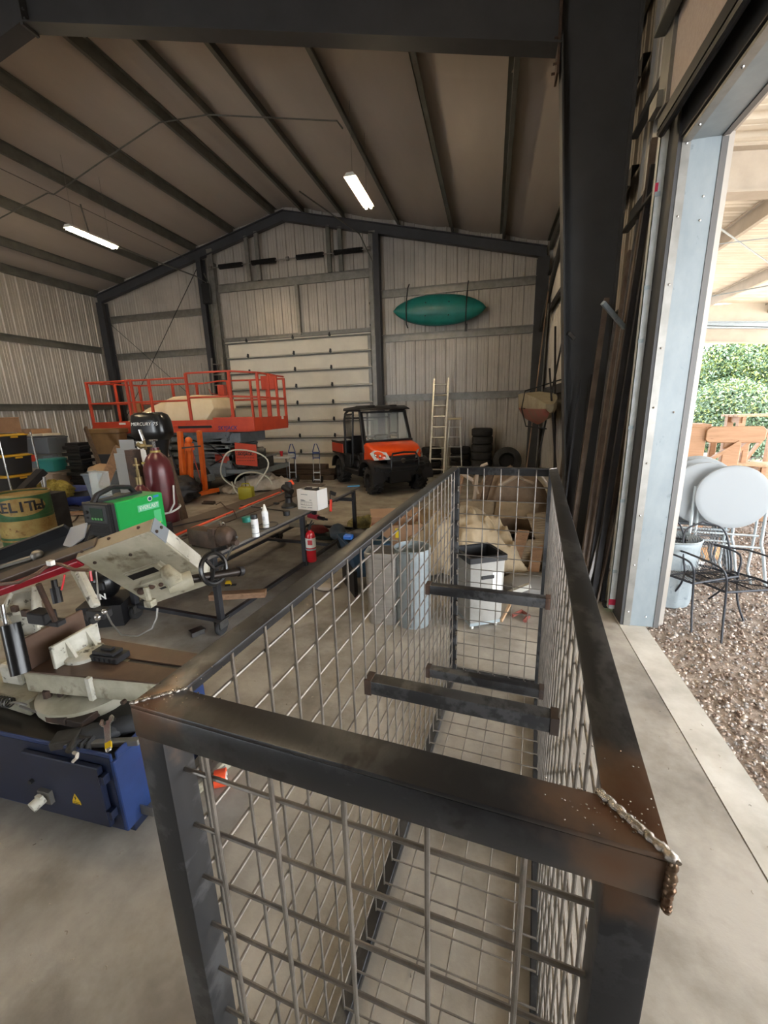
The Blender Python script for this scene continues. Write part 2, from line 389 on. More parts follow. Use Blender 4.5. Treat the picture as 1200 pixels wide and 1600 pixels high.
for z in (5.35, 4.37, 2.3):
    zbeam('girt', wr, (WX - .1, 5.8, z - .1), (WX - .1, BY - .4, z - .1), 1, .2, m_frame)
for z in (4.72, 3.86, 3.05): zbeam('girt', wr, (WX - .12, 4.28, z - .1), (WX - .12, 5.62, z - .1), 1, .2, m_frame)
# flange brace and diagonal rods at the back left
MB().cyl((-9.2, BY - .3, 6.5), (-12.9, BY - .35, 1.9), .012, 6).cyl((-13.15, BY - .35, 5.3), (-9.3, BY - .3, 1.9), .01, 6).obj('brace_rod', m_black, wb)
MB().cyl((1.25, 13, 3.9), (1.25, 9.2, 5.4), .05, 8).obj('brace_pipe', m_frame, wr)
# wires and conduit along the ceiling
mb = MB()
mb.tube([(-12, 8.5, 6.25), (-9.6, 8.55, 6.78), (-9.4, 8.5, 6.7), (-7.9, 8.5, 7.15), (-6.5, 8.5, 7.55), (-5.4, 8.5, 7.5), (-2.8, 8.4, 6.93), (-2.7, 8.4, 6.8)], .014, 6)
mb.tube([(-9.35, 9.1, 6.75), (-9.35, 9.2, 6.2), (-9.25, 9.6, 6.1), (-9.2, 12.8, 6.2), (-9.0, 13.0, 6.05), (-8.95, 13.0, 4.5), (-8.95, 13, 2)], .018, 6)
mb.tube([(-9.0, 12.95, 6.3), (-8.85, 12.95, 6.0), (-8.9, 12.95, 4), (-8.85, 12.95, 1.6)], .018, 6)
mb.tube([(-4.5, 10.5, 6.95), (-3.7, 12.6, 6.7), (-3.45, 12.95, 6.1), (-3.42, 12.95, 4.1)], .018, 6)
for k in range(5): mb.tube([(-9.42 - .022 * k, 2, 6.72 + .012 * k), (-9.42 - .022 * k, BY - .4, 6.72 + .012 * k)], .006, 4)
mb.obj('conduit', m_girt, ceil)
MB().bb((-9.1, 12.85, 5.4), (-8.85, 13.0, 6.0)).obj('junction_box', m_black, wb, bevel=.01)

# ---- back garage door, sections are parts
door = struct(MB().bb((-8.72, BY - .03, 0), (-3.5, BY - .02, 4.25)).obj('door_1', mat('cream_door_panel', '#e6dfcf', .5, 0, '#dbd4c4', 2, bump=.05)))
m_door = MATS['cream_door_panel']
zs = [.0, .6, 1.13, 1.66, 2.2, 2.73, 3.25, 3.74, 4.22]
for a, b in zip(zs, zs[1:]):
    sec = MB().bb((-8.68, BY - .08, a + .012), (-3.72, BY - .03, b - .012)).obj('door_section', m_door, door, bevel=.012)
    MB().bb((-8.68, BY - .15, b - .06), (-3.55, BY - .08, b - .035)).bb((-8.68, BY - .155, b - .06), (-3.55, BY - .145, b - .02)).obj('strut', m_girt, sec)
    for hx in (-7.85, -6.2, -4.95):
        MB().bb((hx - .03, BY - .1, b - .02), (hx + .03, BY - .08, b + .1)).bb((hx - .02, BY - .125, b + .0), (hx + .02, BY - .1, b + .05)).prism([(-.045, 0), (.045, 0), (.012, .1), (-.012, .1)], 0, .012, T(hx, BY - .1, b + .01) @ RX(PI / 2)).obj('hinge', m_plast, sec)
    for hx in (-8.6, -3.66): MB().bb((hx - .05, BY - .12, a + .02), (hx + .04, BY - .08, b - .02)).obj('end_stile', m_galv_d, sec)
for x in (-8.8, -3.56): MB().bb((x - .03, BY - .2, 0), (x + .03, BY - .15, 6.3)).bb((x - .03, BY - .2, 0), (x - .022, BY - .1, 6.3)).obj('track', m_galv_d, door)
for z in (5.0, 4.4, 3.3, 2.2, 1.1):
    for x in (-8.8, -3.56): MB().bb((x - .06, BY - .15, z), (x + .06, BY - .1, z + .06)).obj('bracket', m_plast, door)
spr = MB()
def spring(name, a, b, r, turns, wire, ma, parent, n=10):
    a = V(a); b = V(b); M_ = frame(a, b - a, (0, 0, 1)); l = (b - a).length
    pts = [(l * k / (turns * n), r * math.cos(2 * PI * k / n), r * math.sin(2 * PI * k / n)) for k in range(turns * n + 1)]
    return MB().tube([tuple(M_ @ V(p)) for p in pts], wire, 4).obj(name, ma, parent)
sh = MB().cyl((-8.85, 13.0, 6.44), (-3.5, 13.0, 6.44), .016, 8)
for cx in (-8.75, -6.1, -3.55): sh.cyl((cx - .04, 13.0, 6.44), (cx + .04, 13.0, 6.44), .06, 12)
shaft = sh.obj('torsion_shaft', m_galv_d, door)
for a, b in ((-8.45, -7.65), (-7.3, -6.5), (-5.8, -4.95), (-4.6, -3.75)):
    MB().cyl((a, 13.0, 6.44), (b, 13.0, 6.44), .05, 12).obj('spring_core', m_black, shaft)
    spring('spring', (a, 13.0, 6.44), (b, 13.0, 6.44), .062, 34, .013, m_black, shaft)
# ---- near doorway: jamb, header, raised door, track
JY = 3.9
dr = struct(MB().bb((1.30, JY, 0), (1.49, JY + .03, 3.79)).bb((1.30, -1.15, 3.76), (1.49, JY, 3.79)).obj('door_2', mat('galvanised_jamb', '#8a9397', .5, .15, '#7c868b', 7, thr=(.3, .7), c3='#6d767b', s3=16, thr3=(.64, .7), stretch=(1, 1, .5)), bevel=.002))
for s in ((1.245, 1.30, m_galv_d), (1.49, 1.53, mat('grey_door_trim', '#5f5e5d', .5, .2))):
    MB().bb((s[0], JY - .006, 0), (s[1], JY + .02, 3.75)).obj('jamb_trim', s[2], dr)
    MB().bb((s[0], -1.15, 3.752), (s[1], JY - .008, 3.775)).obj('head_trim', s[2], dr)
mb = MB()
for k in range(9): mb.ball((1.272, JY - .008, .14 + k * .45), .009, 8)
for z in (.1, 1.9, 3.4, 3.25): mb.ball((1.42, JY - .002, z), .009, 8)
for k in range(9): mb.ball((1.272, JY - .2 - k * .5, 3.75), .009, 8); 
mb.obj('screw', m_chrome, dr)
MB().bb((1.22, JY + .0, 0), (1.245, JY + .25, 5.5)).obj('jamb_post', m_frame, dr)  # dark colour stands for the shadow between track and jamb
MB().bb((1.235, -1.2, 3.79), (1.48, JY + .2, 4.4)).obj('header', m_frame, dr)
od = struct(MB().bb((1.12, -1.0, 3.98), (1.165, 4.02, 7.0)).obj('door_3', mat('tan_door_panel', '#a5978f', .55, 0, '#988a82', 40, bump=.25, bscale=120)))
MB().bb((1.11, -1.0, 3.9), (1.175, 4.02, 3.98)).cyl((1.14, -1.0, 3.885), (1.14, 4.02, 3.885), .028, 8).obj('weather_seal', m_black, od)
for z in (4.45, 5.05, 5.65): zbeam('strut', od, (1.09, -1.0, z), (1.09, 4.0, z), 1, .08, m_girt)
MB().bb((1.095, 3.85, 3.98), (1.12, 4.03, 7)).obj('end_stile', m_galv_d, od)
for z in (4.0, 5.1): MB().bb((1.06, 3.92, z), (1.1, 4.08, z + .1)).cyl((1.08, 4.0, z + .05), (1.17, 4.12, z + .05), .02, 8).obj('roller_bracket', m_galv_d, od)
mg = m_galv
tr = MB().bb((1.16, 4.09, .06), (1.166, 4.15, 5.6)).bb((1.16, 4.09, .06), (1.215, 4.096, 5.6)).bb((1.16, 4.144, .06), (1.215, 4.15, 5.6))
track = tr.obj('track', m_track, dr)
for z in (.42, 1.1, 1.75, 2.45, 2.85, 3.5): MB().bb((1.166, 4.1, z), (1.25, 4.14, z + .05)).bb((1.16, 4.085, z + .01), (1.2, 4.088, z + .04)).obj('track_bracket', m_galv, dr)
m_redp = mat('red_spray', '#b81c40', .6)
MB().bb((1.158, 4.088, .1), (1.218, 4.0885, .16)).bb((1.158, 4.088, 3.52), (1.18, 4.0885, 3.6)).obj('paint_mark', m_redp, dr)
# ================================================================ outside
m_gravel = mat('gravel_bed', '#a89a8e', .9, 0, '#86776b', 25, bump=1.5, bscale=60, c3='#c9bdb1', s3=70, thr3=(.55, .7))
gmesh = MB().grid(lambda a, b: (1.38 + a * 48.6, -8 + b * 68, -.05 + .012 * noise.noise(V((a * 90, b * 120, 0)))), 110, 130)
ground = struct(gmesh.obj('ground', m_gravel, ang=80))
def pebbles():
    n = 34000; rs = np.random.RandomState(3)
    u = rs.rand(n); r = .35 + 8.5 * u ** 1.5
    x = 1.45 + rs.rand(n) ** 1.0 * 5.5 * (.3 + r / 9); y = r * 1.05 + .2
    s = .006 + .010 * rs.rand(n) + .0006 * r
    base = np.array([(1, 0, 0), (-.6, .8, 0), (-.6, -.8, 0), (.1, .1, .8), (0, 0, -.7), (.3, .9, .3)])
    base = np.array([(1, .1, 0), (0, 1, .1), (-1, 0, -.1), (0, -1, 0), (.1, 0, .75), (0, 0, -.7)])
    faces = np.array([(0, 1, 4), (1, 2, 4), (2, 3, 4), (3, 0, 4), (1, 0, 5), (2, 1, 5), (3, 2, 5), (0, 3, 5)])
    a = rs.rand(n) * 6.28; ca, sa = np.cos(a), np.sin(a)
    sc = s[:, None] * (0.6 + .8 * rs.rand(n, 3))
    p = base[None] * sc[:, None, :]; p += rs.randn(n, 6, 3) * s[:, None, None] * .12
    t = rs.randn(n) * .5
    q = p.copy(); q[:, :, 1] = p[:, :, 1] * np.cos(t)[:, None] - p[:, :, 2] * np.sin(t)[:, None]; q[:, :, 2] = p[:, :, 1] * np.sin(t)[:, None] + p[:, :, 2] * np.cos(t)[:, None]
    w = q.copy(); w[:, :, 0] = q[:, :, 0] * ca[:, None] - q[:, :, 1] * sa[:, None] + x[:, None]
    w[:, :, 1] = q[:, :, 0] * sa[:, None] + q[:, :, 1] * ca[:, None] + y[:, None]; w[:, :, 2] = q[:, :, 2] - .045 + rs.rand(n)[:, None] * .012
    f = (faces[None] + (np.arange(n) * 6)[:, None, None]).reshape(-1, 3)
    me = bpy.data.meshes.new('pebbles'); me.vertices.add(n * 6); me.vertices.foreach_set('co', w.reshape(-1).astype('f4'))
    me.loops.add(len(f) * 3); me.loops.foreach_set('vertex_index', f.reshape(-1).astype('i4'))
    me.polygons.add(len(f)); me.polygons.foreach_set('loop_start', np.arange(len(f), dtype='i4') * 3)
    mi = np.repeat(rs.randint(0, 4, n), 8).astype('i4')
    for nm, c, c2 in (('pebble_tan', '#b3a091', '#9d8a7c'), ('pebble_brown', '#806d61', '#6b5a50'), ('pebble_grey', '#a39d99', '#8b8581'), ('pebble_pale', '#d8ccc1', '#c2b5a9')):
        me.materials.append(mat(nm, c, .85, 0, c2, 30))
    me.polygons.foreach_set('material_index', mi); me.update(calc_edges=True); me.validate()
    o = inst('gravel', me); tag(o, 'brown and grey crushed gravel covering the yard beside the slab', 'gravel', None, 'stuff')
pebbles()
# canopy
m_cream = mat('cream_canopy_sheet', '#dbd4c4', .5, 0, '#cfc7b6', 2)
m_cbeam = mat('pale_canopy_beam', '#b3a898', .55, 0, '#a59a8a', 3)
def cz(x): return 4.72 - .095 * (x - 1.5)
can = thing('canopy', 'open lean-to canopy with cream ribbed roof outside the doorway', 'canopy', (1.6, 5.7, 0))
def cw(mb): # shift world built mesh to local
    mb.v = [(p[0] - 1.6, p[1] - 5.7, p[2]) for p in mb.v]; return mb
pr = []
y = -7.0
while y < 13.3:
    pr += [(y, 0), (y + .05, .035), (y + .09, .035), (y + .14, 0), (y + .2, 0), (y + .21, .008), (y + .23, .008), (y + .24, 0)]; y += .3048
mb = MB(); n = len(pr)
mb.v = [(1.6, p[0], cz(1.6) + p[1]) for p in pr] + [(8.6, p[0], cz(8.6) + p[1]) for p in pr]
mb.f = [(i, i + 1, n + i + 1, n + i) for i in range(n - 1)]
cw(mb).obj('roof_sheet', m_cream, can, smooth=False)
for x in (3.45, 5.05, 6.6, 8.3):
    o = zbeam('purlin', can, (x - 1.6, -12.5, cz(x) - .21), (x - 1.6, 7.6, cz(x) - .21), -1, .2, m_cbeam)
for Y, dz in ((5.72, .02), (-1.9, .02), (13.2, 1.2)):
    ibeam('canopy_rafter', can, (0, Y - 5.7, cz(1.6) - .2 - dz * .3), (7.0, Y - 5.7, cz(8.6) - .2 - dz * .3), .42, .36, .2, (0, 0, 1), m_cbeam)
zbeam('eave_beam', can, (0, 7.4, 3.98), (7, 7.4, 3.5), 1, .16, m_galv)
for Y in (-7.6, 0, 7.5): MB().bb((6.7, Y - .1, -.05), (6.9, Y + .1, 3.9)).bb((6.6, Y - .14, -.05), (7.0, Y + .14, -.02)).obj('post', m_cbeam, can)
MB().cyl((.1, .3, 4.35), (6.5, 7.0, 3.55), .012, 6).cyl((6.2, .3, 3.75), (.6, 7.2, 4.1), .012, 6).cyl((0.1, 1.4, 3.95), (6, .8, 3.9), .006, 6).obj('brace_rod', m_galv, can)
MB().bb((0, 7.58, 3.35), (7.0, 7.6, 4.3)).obj('fascia', m_cream, can)
# trees behind the yard
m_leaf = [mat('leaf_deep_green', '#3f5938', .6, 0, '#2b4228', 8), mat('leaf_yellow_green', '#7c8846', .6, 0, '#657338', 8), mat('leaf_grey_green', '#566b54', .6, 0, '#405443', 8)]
m_bark = mat('tree_bark', '#5b4b3c', .9, 0, '#3f342a', 12, bump=1, bscale=30)
def tree(x, y, h, r, label, mix, seed, n=9000, leaf=.06, low=.15):
    t = thing('tree' if h > 3.5 else 'shrub', label, 'tree' if h > 3.5 else 'shrub', (x, y, -.05), 0)
    tk = MB(); rs = np.random.RandomState(seed)
    tk.tube([(0, 0, 0), (.1, 0, h * .3), (0, .1, h * .55)], [.16 * h / 5, .12 * h / 5, .07 * h / 5], 8)
    blobs = []
    for k in range(16):
        a = rs.rand() * 6.28; rr = r * rs.rand() ** .5 * .75; z = h * (low + (.85 - low) * rs.rand()) * (1 - .25 * (rr / r) ** 2)
        c = (rr * math.cos(a), rr * math.sin(a), z); b = r * (.34 + .2 * rs.rand()); blobs.append((c, b))
        tk.tube([(0, .05, h * .35), (c[0] * .5, c[1] * .5, (z + h * .35) / 2), c], [.05 * h / 5, .03 * h / 5, .012], 5)
    tk.obj('trunk', m_bark, t)
    per = n * 3 // len(blobs); P_ = []
    for c, b in blobs:
        d = rs.randn(per, 3); d /= np.linalg.norm(d, axis=1)[:, None]; q = np.array(c) + d * b * (.55 + .45 * rs.rand(per, 1) ** .5) * np.array([1, 1, .85]); P_.append(q)
    P_ = np.concatenate(P_); P_ = P_[P_[:, 2] > .05]; m = len(P_)
    u = rs.randn(m, 3); u /= np.linalg.norm(u, axis=1)[:, None]; w = rs.randn(m, 3); w -= u * (u * w).sum(1)[:, None]; w /= np.linalg.norm(w, axis=1)[:, None]
    s = leaf * (.6 + .8 * rs.rand(m, 1))
    v = np.stack([P_ - u * s, P_ + w * s * .45, P_ + u * s, P_ - w * s * .45], 1).reshape(-1, 3)
    me = bpy.data.meshes.new('foliage'); me.from_pydata(v.tolist(), [], np.arange(m * 4).reshape(-1, 4).tolist())
    for q in m_leaf: me.materials.append(q)
    hi = np.clip((P_[:, 2] / h - .35) * 1.2, 0, 1); cs = rs.rand(m)  # yellow-green share grows upwards, painting sunlight onto the crowns
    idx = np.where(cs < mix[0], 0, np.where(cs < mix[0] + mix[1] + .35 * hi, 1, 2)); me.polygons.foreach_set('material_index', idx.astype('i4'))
    o = inst('foliage', me, t); o['kind'] = 'stuff'
    return t
tree(7.3, 19.0, 5.2, 2.6, 'grey-green leafy tree nearest the doorway jamb beyond the canopy', (.35, .15), 1, 16000)
tree(10.3, 19.6, 5.6, 2.9, 'tall yellow-green tree right of the grey-green one beyond the picnic tables', (.3, .4), 2, 18000)
tree(14.0, 21.0, 6.4, 3.2, 'big dark green tree at the right edge beyond the yard', (.5, .3), 3, 15000)
tree(4.4, 23.0, 4.6, 2.8, 'tree hidden mostly behind the doorway jamb', (.5, .2), 4, 7000)
tree(8.4, 17.4, 2.6, 2.0, 'low grey-green shrub in front of the trees, behind the picnic tables', (.3, .05), 5, 7000, .05)
tree(11.4, 18.0, 2.4, 2.0, 'low dark shrub at the right, at the foot of the yellow-green tree', (.6, .1), 6, 6000, .05)
# wooden picnic tables
m_ced = mat('cedar_wood', '#a8805f', .6, 0, '#94704f', 3, stretch=(1, 1, 9), bump=.2, bscale=20, c3='#7f5a41', s3=6, thr3=(.66, .72))
m_ced2 = mat('pale_cedar_wood', '#b09274', .6, 0, '#9e805f', 3, stretch=(9, 1, 1), bump=.2, bscale=20)
def picnic(label, loc, rz, tilt=0, group=None):
    t = thing('picnic_table', label, 'picnic table', loc, rz, group)
    for k in range(5): MB().bb((-.9, -.37 + k * .15, .72), (.9, -.23 + k * .15, .76)).obj('board', m_ced2, t, bevel=.006)
    for s in (-1, 1):
        for k in range(2): MB().bb((-.9, s * .72 - .14 + k * .145, .42), (.9, s * .72 - .005 + k * .145, .46)).obj('seat_board', m_ced2, t, bevel=.006)
        for xx in (-.62, .62):
            MB().bar((xx, s * .22, .72), (xx, s * .68, 0.0), .09, .04, (1, 0, 0)).obj('leg', m_ced, t)
    for xx in (-.58, .58):
        MB().bb((xx - .02, -.85, .34), (xx + .02, .85, .42)).obj('crossbar', m_ced, t)
        MB().bar((xx, 0, .38), (xx * .1, 0, .7), .04, .07).obj('brace', m_ced, t)
    return t
picnic('low cedar picnic table seen left of the tall frame, partly behind the doorway jamb', (4.55, 11.4, -.04), .1)
# tall wooden A-frame bar table standing on end (front) and another behind
def tallt(label, loc, rz, s=1.):
    t = thing('wooden_bench_frame', label, 'bench frame', loc, rz)
    def B(a, b, c, n='board', m=None): MB().bb(a, b).obj(n, m or m_ced, t, bevel=.012)
    B((-.55, -.06, .0), (-.27, .02, 1.55), 0, 'upright'); B((.0, -.06, 0), (.26, .02, 1.5), 0, 'upright')
    MB().prism([(-.3, 1.33), (-.24, 1.28), (.5, 1.28), (.56, 1.34), (.56, 1.5), (.5, 1.56), (-.24, 1.56), (-.3, 1.5)], 0, .05, T(0, -.07, 0) @ RX(PI / 2)).obj('top_rail', m_ced, t, bevel=.01)
    MB().bar((-.3, -.1, .88), (.2, -.1, 1.3), .05, .09, (0, 1, 0)).obj('brace', m_ced, t)
    MB().bar((.1, .08, .88), (.42, .08, 1.3), .05, .09, (0, 1, 0)).obj('brace', m_ced, t)
    B((-.52, -.02, 1.5), (-.2, .5, 1.6), 0, 'arm'); 
    for xx in (-.5, .0, .5): B((xx - .05, .35, 0), (xx + .05, .45, 1.3), 0, 'post')
    for k in range(3): B((-.6, .1 + k * .15, .84), (.75, .23 + k * .15, .88), 0, 'seat_board', m_ced2)
    return t
tallt('tall cedar bench frame on end with angled brace behind the white folding tables', (4.0, 8.7, -.04), -.08)
def stool(label, loc, rz, h):
    t = thing('wooden_table', label, 'table', loc, rz)
    for k in range(4): MB().bb((-.55, -.3 + k * .15, h - .04), (.55, -.16 + k * .15, h)).obj('board', m_ced2, t, bevel=.006)
    for sx in (-1, 1):
        for sy in (-1, 1): MB().bb((sx * .42 - .06, sy * .2 - .05, 0), (sx * .42 + .06, sy * .2 + .05, h - .04)).obj('leg', m_ced, t)
        MB().bb((sx * .42 - .02, -.28, h - .16), (sx * .42 + .02, .28, h - .05)).obj('apron', m_ced, t)
    MB().bar((-.4, 0, .2), (.35, 0, h - .1), .04, .09, (0, 1, 0)).obj('brace', m_ced, t)
    return t
stool('tall cedar bar-height table behind the bench frame, its pale top highest', (5.35, 10.4, -.04), .05, 1.7)
stool('low cedar table right of the bench frame, at its foot', (5.35, 9.35, -.04), -.1, .82)
picnic('cedar picnic table furthest left behind the galvanised can', (3.75, 7.6, -.04), 1.45)
# gravel yard extras: far pale ground strip left to the gravel material
# round folding tables leaning in a stack
m_ftab = mat('white_blow_moulded_plastic', '#8f9599', .45)
m_ftub = mat('grey_tube', '#aeb8bd', .35, .5)
m_ftubd = mat('dark_grey_tube', '#5b6064', .4, .5)
def foldtable(label, loc, rz, R_, lean, tubec=None):
    t = thing('folding_table', label, 'folding table', loc, rz, None)
    M_ = RX(-lean)
    top = MB().lathe([(R_ - .03, -.03), (R_, -.022), (R_ + .004, 0), (R_, .014), (R_ - .02, .02), (R_ - .05, .02)], 56, M_ @ T(0, 0, 1.0) @ RX(PI / 2)).obj('tabletop', m_ftab, t)
    l = MB()
    for s in (-1, 1):
        l.tube([tuple(M_ @ V(p)) for p in ((s * .33, .05, 1.1), (s * .33, .06, .5), (s * .36, .05, .38), (s * .42, .04, .02))], .016, 8)
        l.tube([tuple(M_ @ V(p)) for p in ((s * .27, .07, 1.1), (s * .27, .08, .55), (s * .25, .07, .2), (s * .3, .07, .03))], .014, 8)
    l.cyl(tuple(M_ @ V((-.33, .06, .45))), tuple(M_ @ V((.33, .06, .45))), .013, 8).cyl(tuple(M_ @ V((-.3, .07, .58))), tuple(M_ @ V((.3, .07, .58))), .013, 8)
    l.obj('folding_leg', tubec or m_ftub, t)
    return t
ft = [('frontmost white round folding table of the leaning stack by the doorway', 2.56, 5.12, .47), ('second white round folding table in the leaning stack, just behind the frontmost', 2.37, 5.3, .47),
      ('third round folding table in the leaning stack, its edge showing left', 2.40, 5.5, .5), ('fourth round folding table in the leaning stack, second from the back', 2.42, 5.62, .5), ('rearmost round folding table of the leaning stack', 2.45, 5.74, .5)]
for i, (lb, x, y, r) in enumerate(ft): foldtable(lb, (x, y, -.04), -.12, r * (.72 if i == 0 else .74) / .72 * .72 + .0, .08, m_ftub if i < 2 else m_ftubd)
# stack of folded grey chairs / tables behind
st = thing('folded_chair_stack', 'stack of dark grey folded chairs behind the white folding tables', 'folding chairs', (2.75, 6.25, -.04))
for k in range(5):
    m = MB().tube([(-.3 + .02 * k, .05 * k, 0), (-.28 + .02 * k, .05 * k, .8), (.2 + .02 * k, .05 * k, .8), (.22 + .02 * k, .05 * k, 0)], .013, 6)
    m.bb((-.26, .05 * k - .01, .42), (.2, .05 * k + .015, .66)); m.obj('folded_chair', m_ftubd, st)
# split logs
m_log = mat('split_log_end', '#c79a68', .8, 0, '#a87c50', 12); 
lg = tag(MB().tube([(0, 0, .09), (.3, .12, .09)], .085, 12).obj('log', m_log, None, (2.62, 5.9, -.04)), 'round cut log on the gravel behind the mesh chairs', 'log')
lg = tag(MB().prism([(0, 0), (.16, .02), (.09, .12)], 0, .3, T(2.45, 5.5, -.03) @ RZ(.5) @ RX(-PI / 2) @ T(0, -.12, 0)).obj('split_log', m_white), 'pale split log leaning near the round log', 'log')
# galvanised dustbin outside
def dustbin(loc):
    t = thing('dustbin', 'ribbed galvanised dustbin on the gravel just outside the door jamb', 'dustbin', loc)
    n = 48
    rings = []
    for z, r, rib in ((0, .2, 0), (.03, .205, 1), (.3, .218, 1), (.52, .228, 1), (.56, .232, 0), (.6, .228, 0), (.64, .236, 0), (.68, .234, 0), (.69, .246, 0), (.7, .234, 0), (.66, .225, 0), (.3, .205, 0), (.02, .19, 0)):
        rings.append([((r + (.006 if (k % 4) < 2 else -.002) * rib) * math.cos(2 * PI * k / n), (r + (.006 if (k % 4) < 2 else -.002) * rib) * math.sin(2 * PI * k / n), z) for k in range(n)])
    MB().loft(rings).obj('body', m_galv, t, ang=20)
    for s in (-1, 1): MB().tube([(s * .235, -.06, .58), (s * .27, -.05, .5), (s * .27, .05, .5), (s * .235, .06, .58)], .006, 6).obj('handle', m_galv, t)
dustbin((1.84, 4.62, -.04))
# wrought iron mesh chairs
m_iron = mat('black_wrought_iron', '#22252c', .5, .3); m_mesh = mat('grey_expanded_mesh', '#4a4644', .6, .3)
def mesh_chair(label, loc, rz):
    t = thing('mesh_chair', label, 'chair', loc, rz)
    r = .009
    MB().tube([(-.26, -.24, .43), (.26, -.24, .43), (.27, .0, .42), (.24, .24, .4), (-.24, .24, .4), (-.27, .0, .42)], r * 1.3, 8, closed=True).obj('seat_frame', m_iron, t)
    for s in (-1, 1):
        MB().tube(smooth([(s * .31, -.33, 0), (s * .27, -.27, .2), (s * .26, -.24, .43), (s * .28, -.23, .58), (s * .3, -.15, .64), (s * .3, .15, .64), (s * .27, .28, .62)]), r, 8).obj('arm', m_iron, t)
        MB().tube(smooth([(s * .27, .46, 0), (s * .25, .3, .2), (s * .24, .24, .4), (s * .24, .3, .62), (s * .19, .36, .8), (0, .39, .87)]), r, 8).obj('leg', m_iron, t)
        for yy in (-.3, .42): pass
    MB().tube([(-.27, .28, .62), (-.15, .36, .64), (0, .38, .645), (.15, .36, .64), (.27, .28, .62)], r, 8).cyl((-.24, .0, .415), (.24, .0, .415), .007, 6).cyl((0, -.24, .43), (0, .24, .4), .006, 6).cyl((-.24, .24, .4), (.24, -.24, .43), .005, 6).obj('cross_rod', m_iron, t)
    # expanded mesh seat and back as a woven wire net
    w = MB(); N_ = 17
    for k in range(-N_, N_ + 1):
        for sg in (1, -1):
            pts = []
            for j in range(7):
                y_ = -.235 + .47 * j / 6; x_ = k * .028 + sg * (y_) * .6
                if abs(x_) < .255: pts.append((x_, y_, .425 - .02 * math.cos(x_ * 5) * math.cos(y_ * 5)))
            if len(pts) > 1: w.tube(pts, .0021, 3)
            pts = []
            for j in range(6):
                z_ = .42 + .4 * j / 5; x_ = k * .028 + sg * (z_ - .62) * .5
                lim = .23 - max(0, z_ - .68) * .9
                if abs(x_) < lim: pts.append((x_, .25 + (z_ - .42) * .28 + .03 * (1 - (x_ / .25) ** 2), z_))
            if len(pts) > 1: w.tube(pts, .0021, 3)
    o = w.obj('mesh', m_mesh, t); o['kind'] = 'stuff'
    return t
mesh_chair('black wrought iron mesh chair, front right, fully visible on the gravel', (2.17, 4.2, -.04), .32)
mesh_chair('black wrought iron mesh chair nested left, behind the front one by the jamb', (1.93, 4.38, -.04), .5)

# ================================================================ the cage
CX, CY, CA = -.4871, .407, -.10027
cage = thing('wire_mesh_cage', 'open-topped welded steel cage of square tube and wire mesh on the floor', 'cage', (CX, CY, 0), CA)
W, L_, Hc, t_ = .662, 2.483, 1.6, .05
def cagew(x, y, z): return Matrix.Translation((CX, CY, 0)) @ RZ(CA) @ V((x, y, z))
def steel_tint():
    m = m_steel.copy(); m.name = 'heat_tinted_steel'; nt = m.node_tree; N = nt.nodes; L = nt.links; b = N['Principled BSDF']
    g = N.new('ShaderNodeNewGeometry'); fac = None
    nz = N.new('ShaderNodeTexNoise'); nz.inputs['Scale'].default_value = 17; nz.inputs['Detail'].default_value = 8; L.new(g.outputs['Position'], nz.inputs['Vector'])
    for c, rr in ((cagew(0.02, .0, 1.585), .08), (cagew(W - .02, .03, 1.59), .11)):
        d = N.new('ShaderNodeVectorMath'); d.operation = 'DISTANCE'; d.inputs[1].default_value = c; L.new(g.outputs['Position'], d.inputs[0])
        a = N.new('ShaderNodeMath'); a.operation = 'MULTIPLY_ADD'; a.inputs[1].default_value = .17; L.new(nz.outputs['Fac'], a.inputs[0]); L.new(d.outputs['Value'], a.inputs[2])
        r = N.new('ShaderNodeMapRange'); r.inputs[1].default_value = rr + .085; r.inputs[2].default_value = rr * .15 + .085; r.inputs[4].default_value = .85; L.new(a.outputs[0], r.inputs[0])
        if fac is None: fac = r.outputs[0]
        else:
            mx = N.new('ShaderNodeMath'); mx.operation = 'MAXIMUM'; L.new(fac, mx.inputs[0]); L.new(r.outputs[0], mx.inputs[1]); fac = mx.outputs[0]
    cr_ = N.new('ShaderNodeValToRGB'); cr_.color_ramp.elements[0].color = lin('#6a5c52'); cr_.color_ramp.elements[1].color = lin('#5d3c28')
    e = cr_.color_ramp.elements.new(.5); e.color = lin('#7d6048'); L.new(fac, cr_.inputs[0])
    old = b.inputs['Base Color'].links[0].from_socket
    mx = N.new('ShaderNodeMix'); mx.data_type = 'RGBA'; L.new(old, mx.inputs['A']); L.new(cr_.outputs[0], mx.inputs['B']); L.new(fac, mx.inputs['Factor'])
    L.new(mx.outputs['Result'], b.inputs['Base Color'])
    return m
m_tint = steel_tint()
bv = .004
z0 = Hc - .055
for nm, poly in (('top_rail', [(0, 0), (W, 0), (W - t_, t_), (t_, t_)]), ('top_rail', [(0, 0), (t_, t_), (t_, L_ - t_), (0, L_)]), ('top_rail', [(W, 0), (W, L_), (W - t_, L_ - t_), (W - t_, t_)]), ('top_rail', [(0, L_), (t_, L_ - t_), (W - t_, L_ - t_), (W, L_)])):
    cxm, cym = W / 2, L_ / 2      # angle iron: flat flange on top, vertical leg on the outside
    leg = []
    for p in poly:
        if p in ((0, 0), (W, 0), (0, L_), (W, L_)): leg.append(p)
        else: leg.append((.007 if p[0] < cxm else W - .007, .007 if p[1] < cym else L_ - .007))
    MB().prism(poly, Hc - .007, Hc).prism(leg, z0, Hc - .0069).obj(nm, m_tint, cage, bevel=.0015, seg=2)
    MB().prism(poly, 0, .05).obj('bottom_rail', m_steel, cage, bevel=.003)
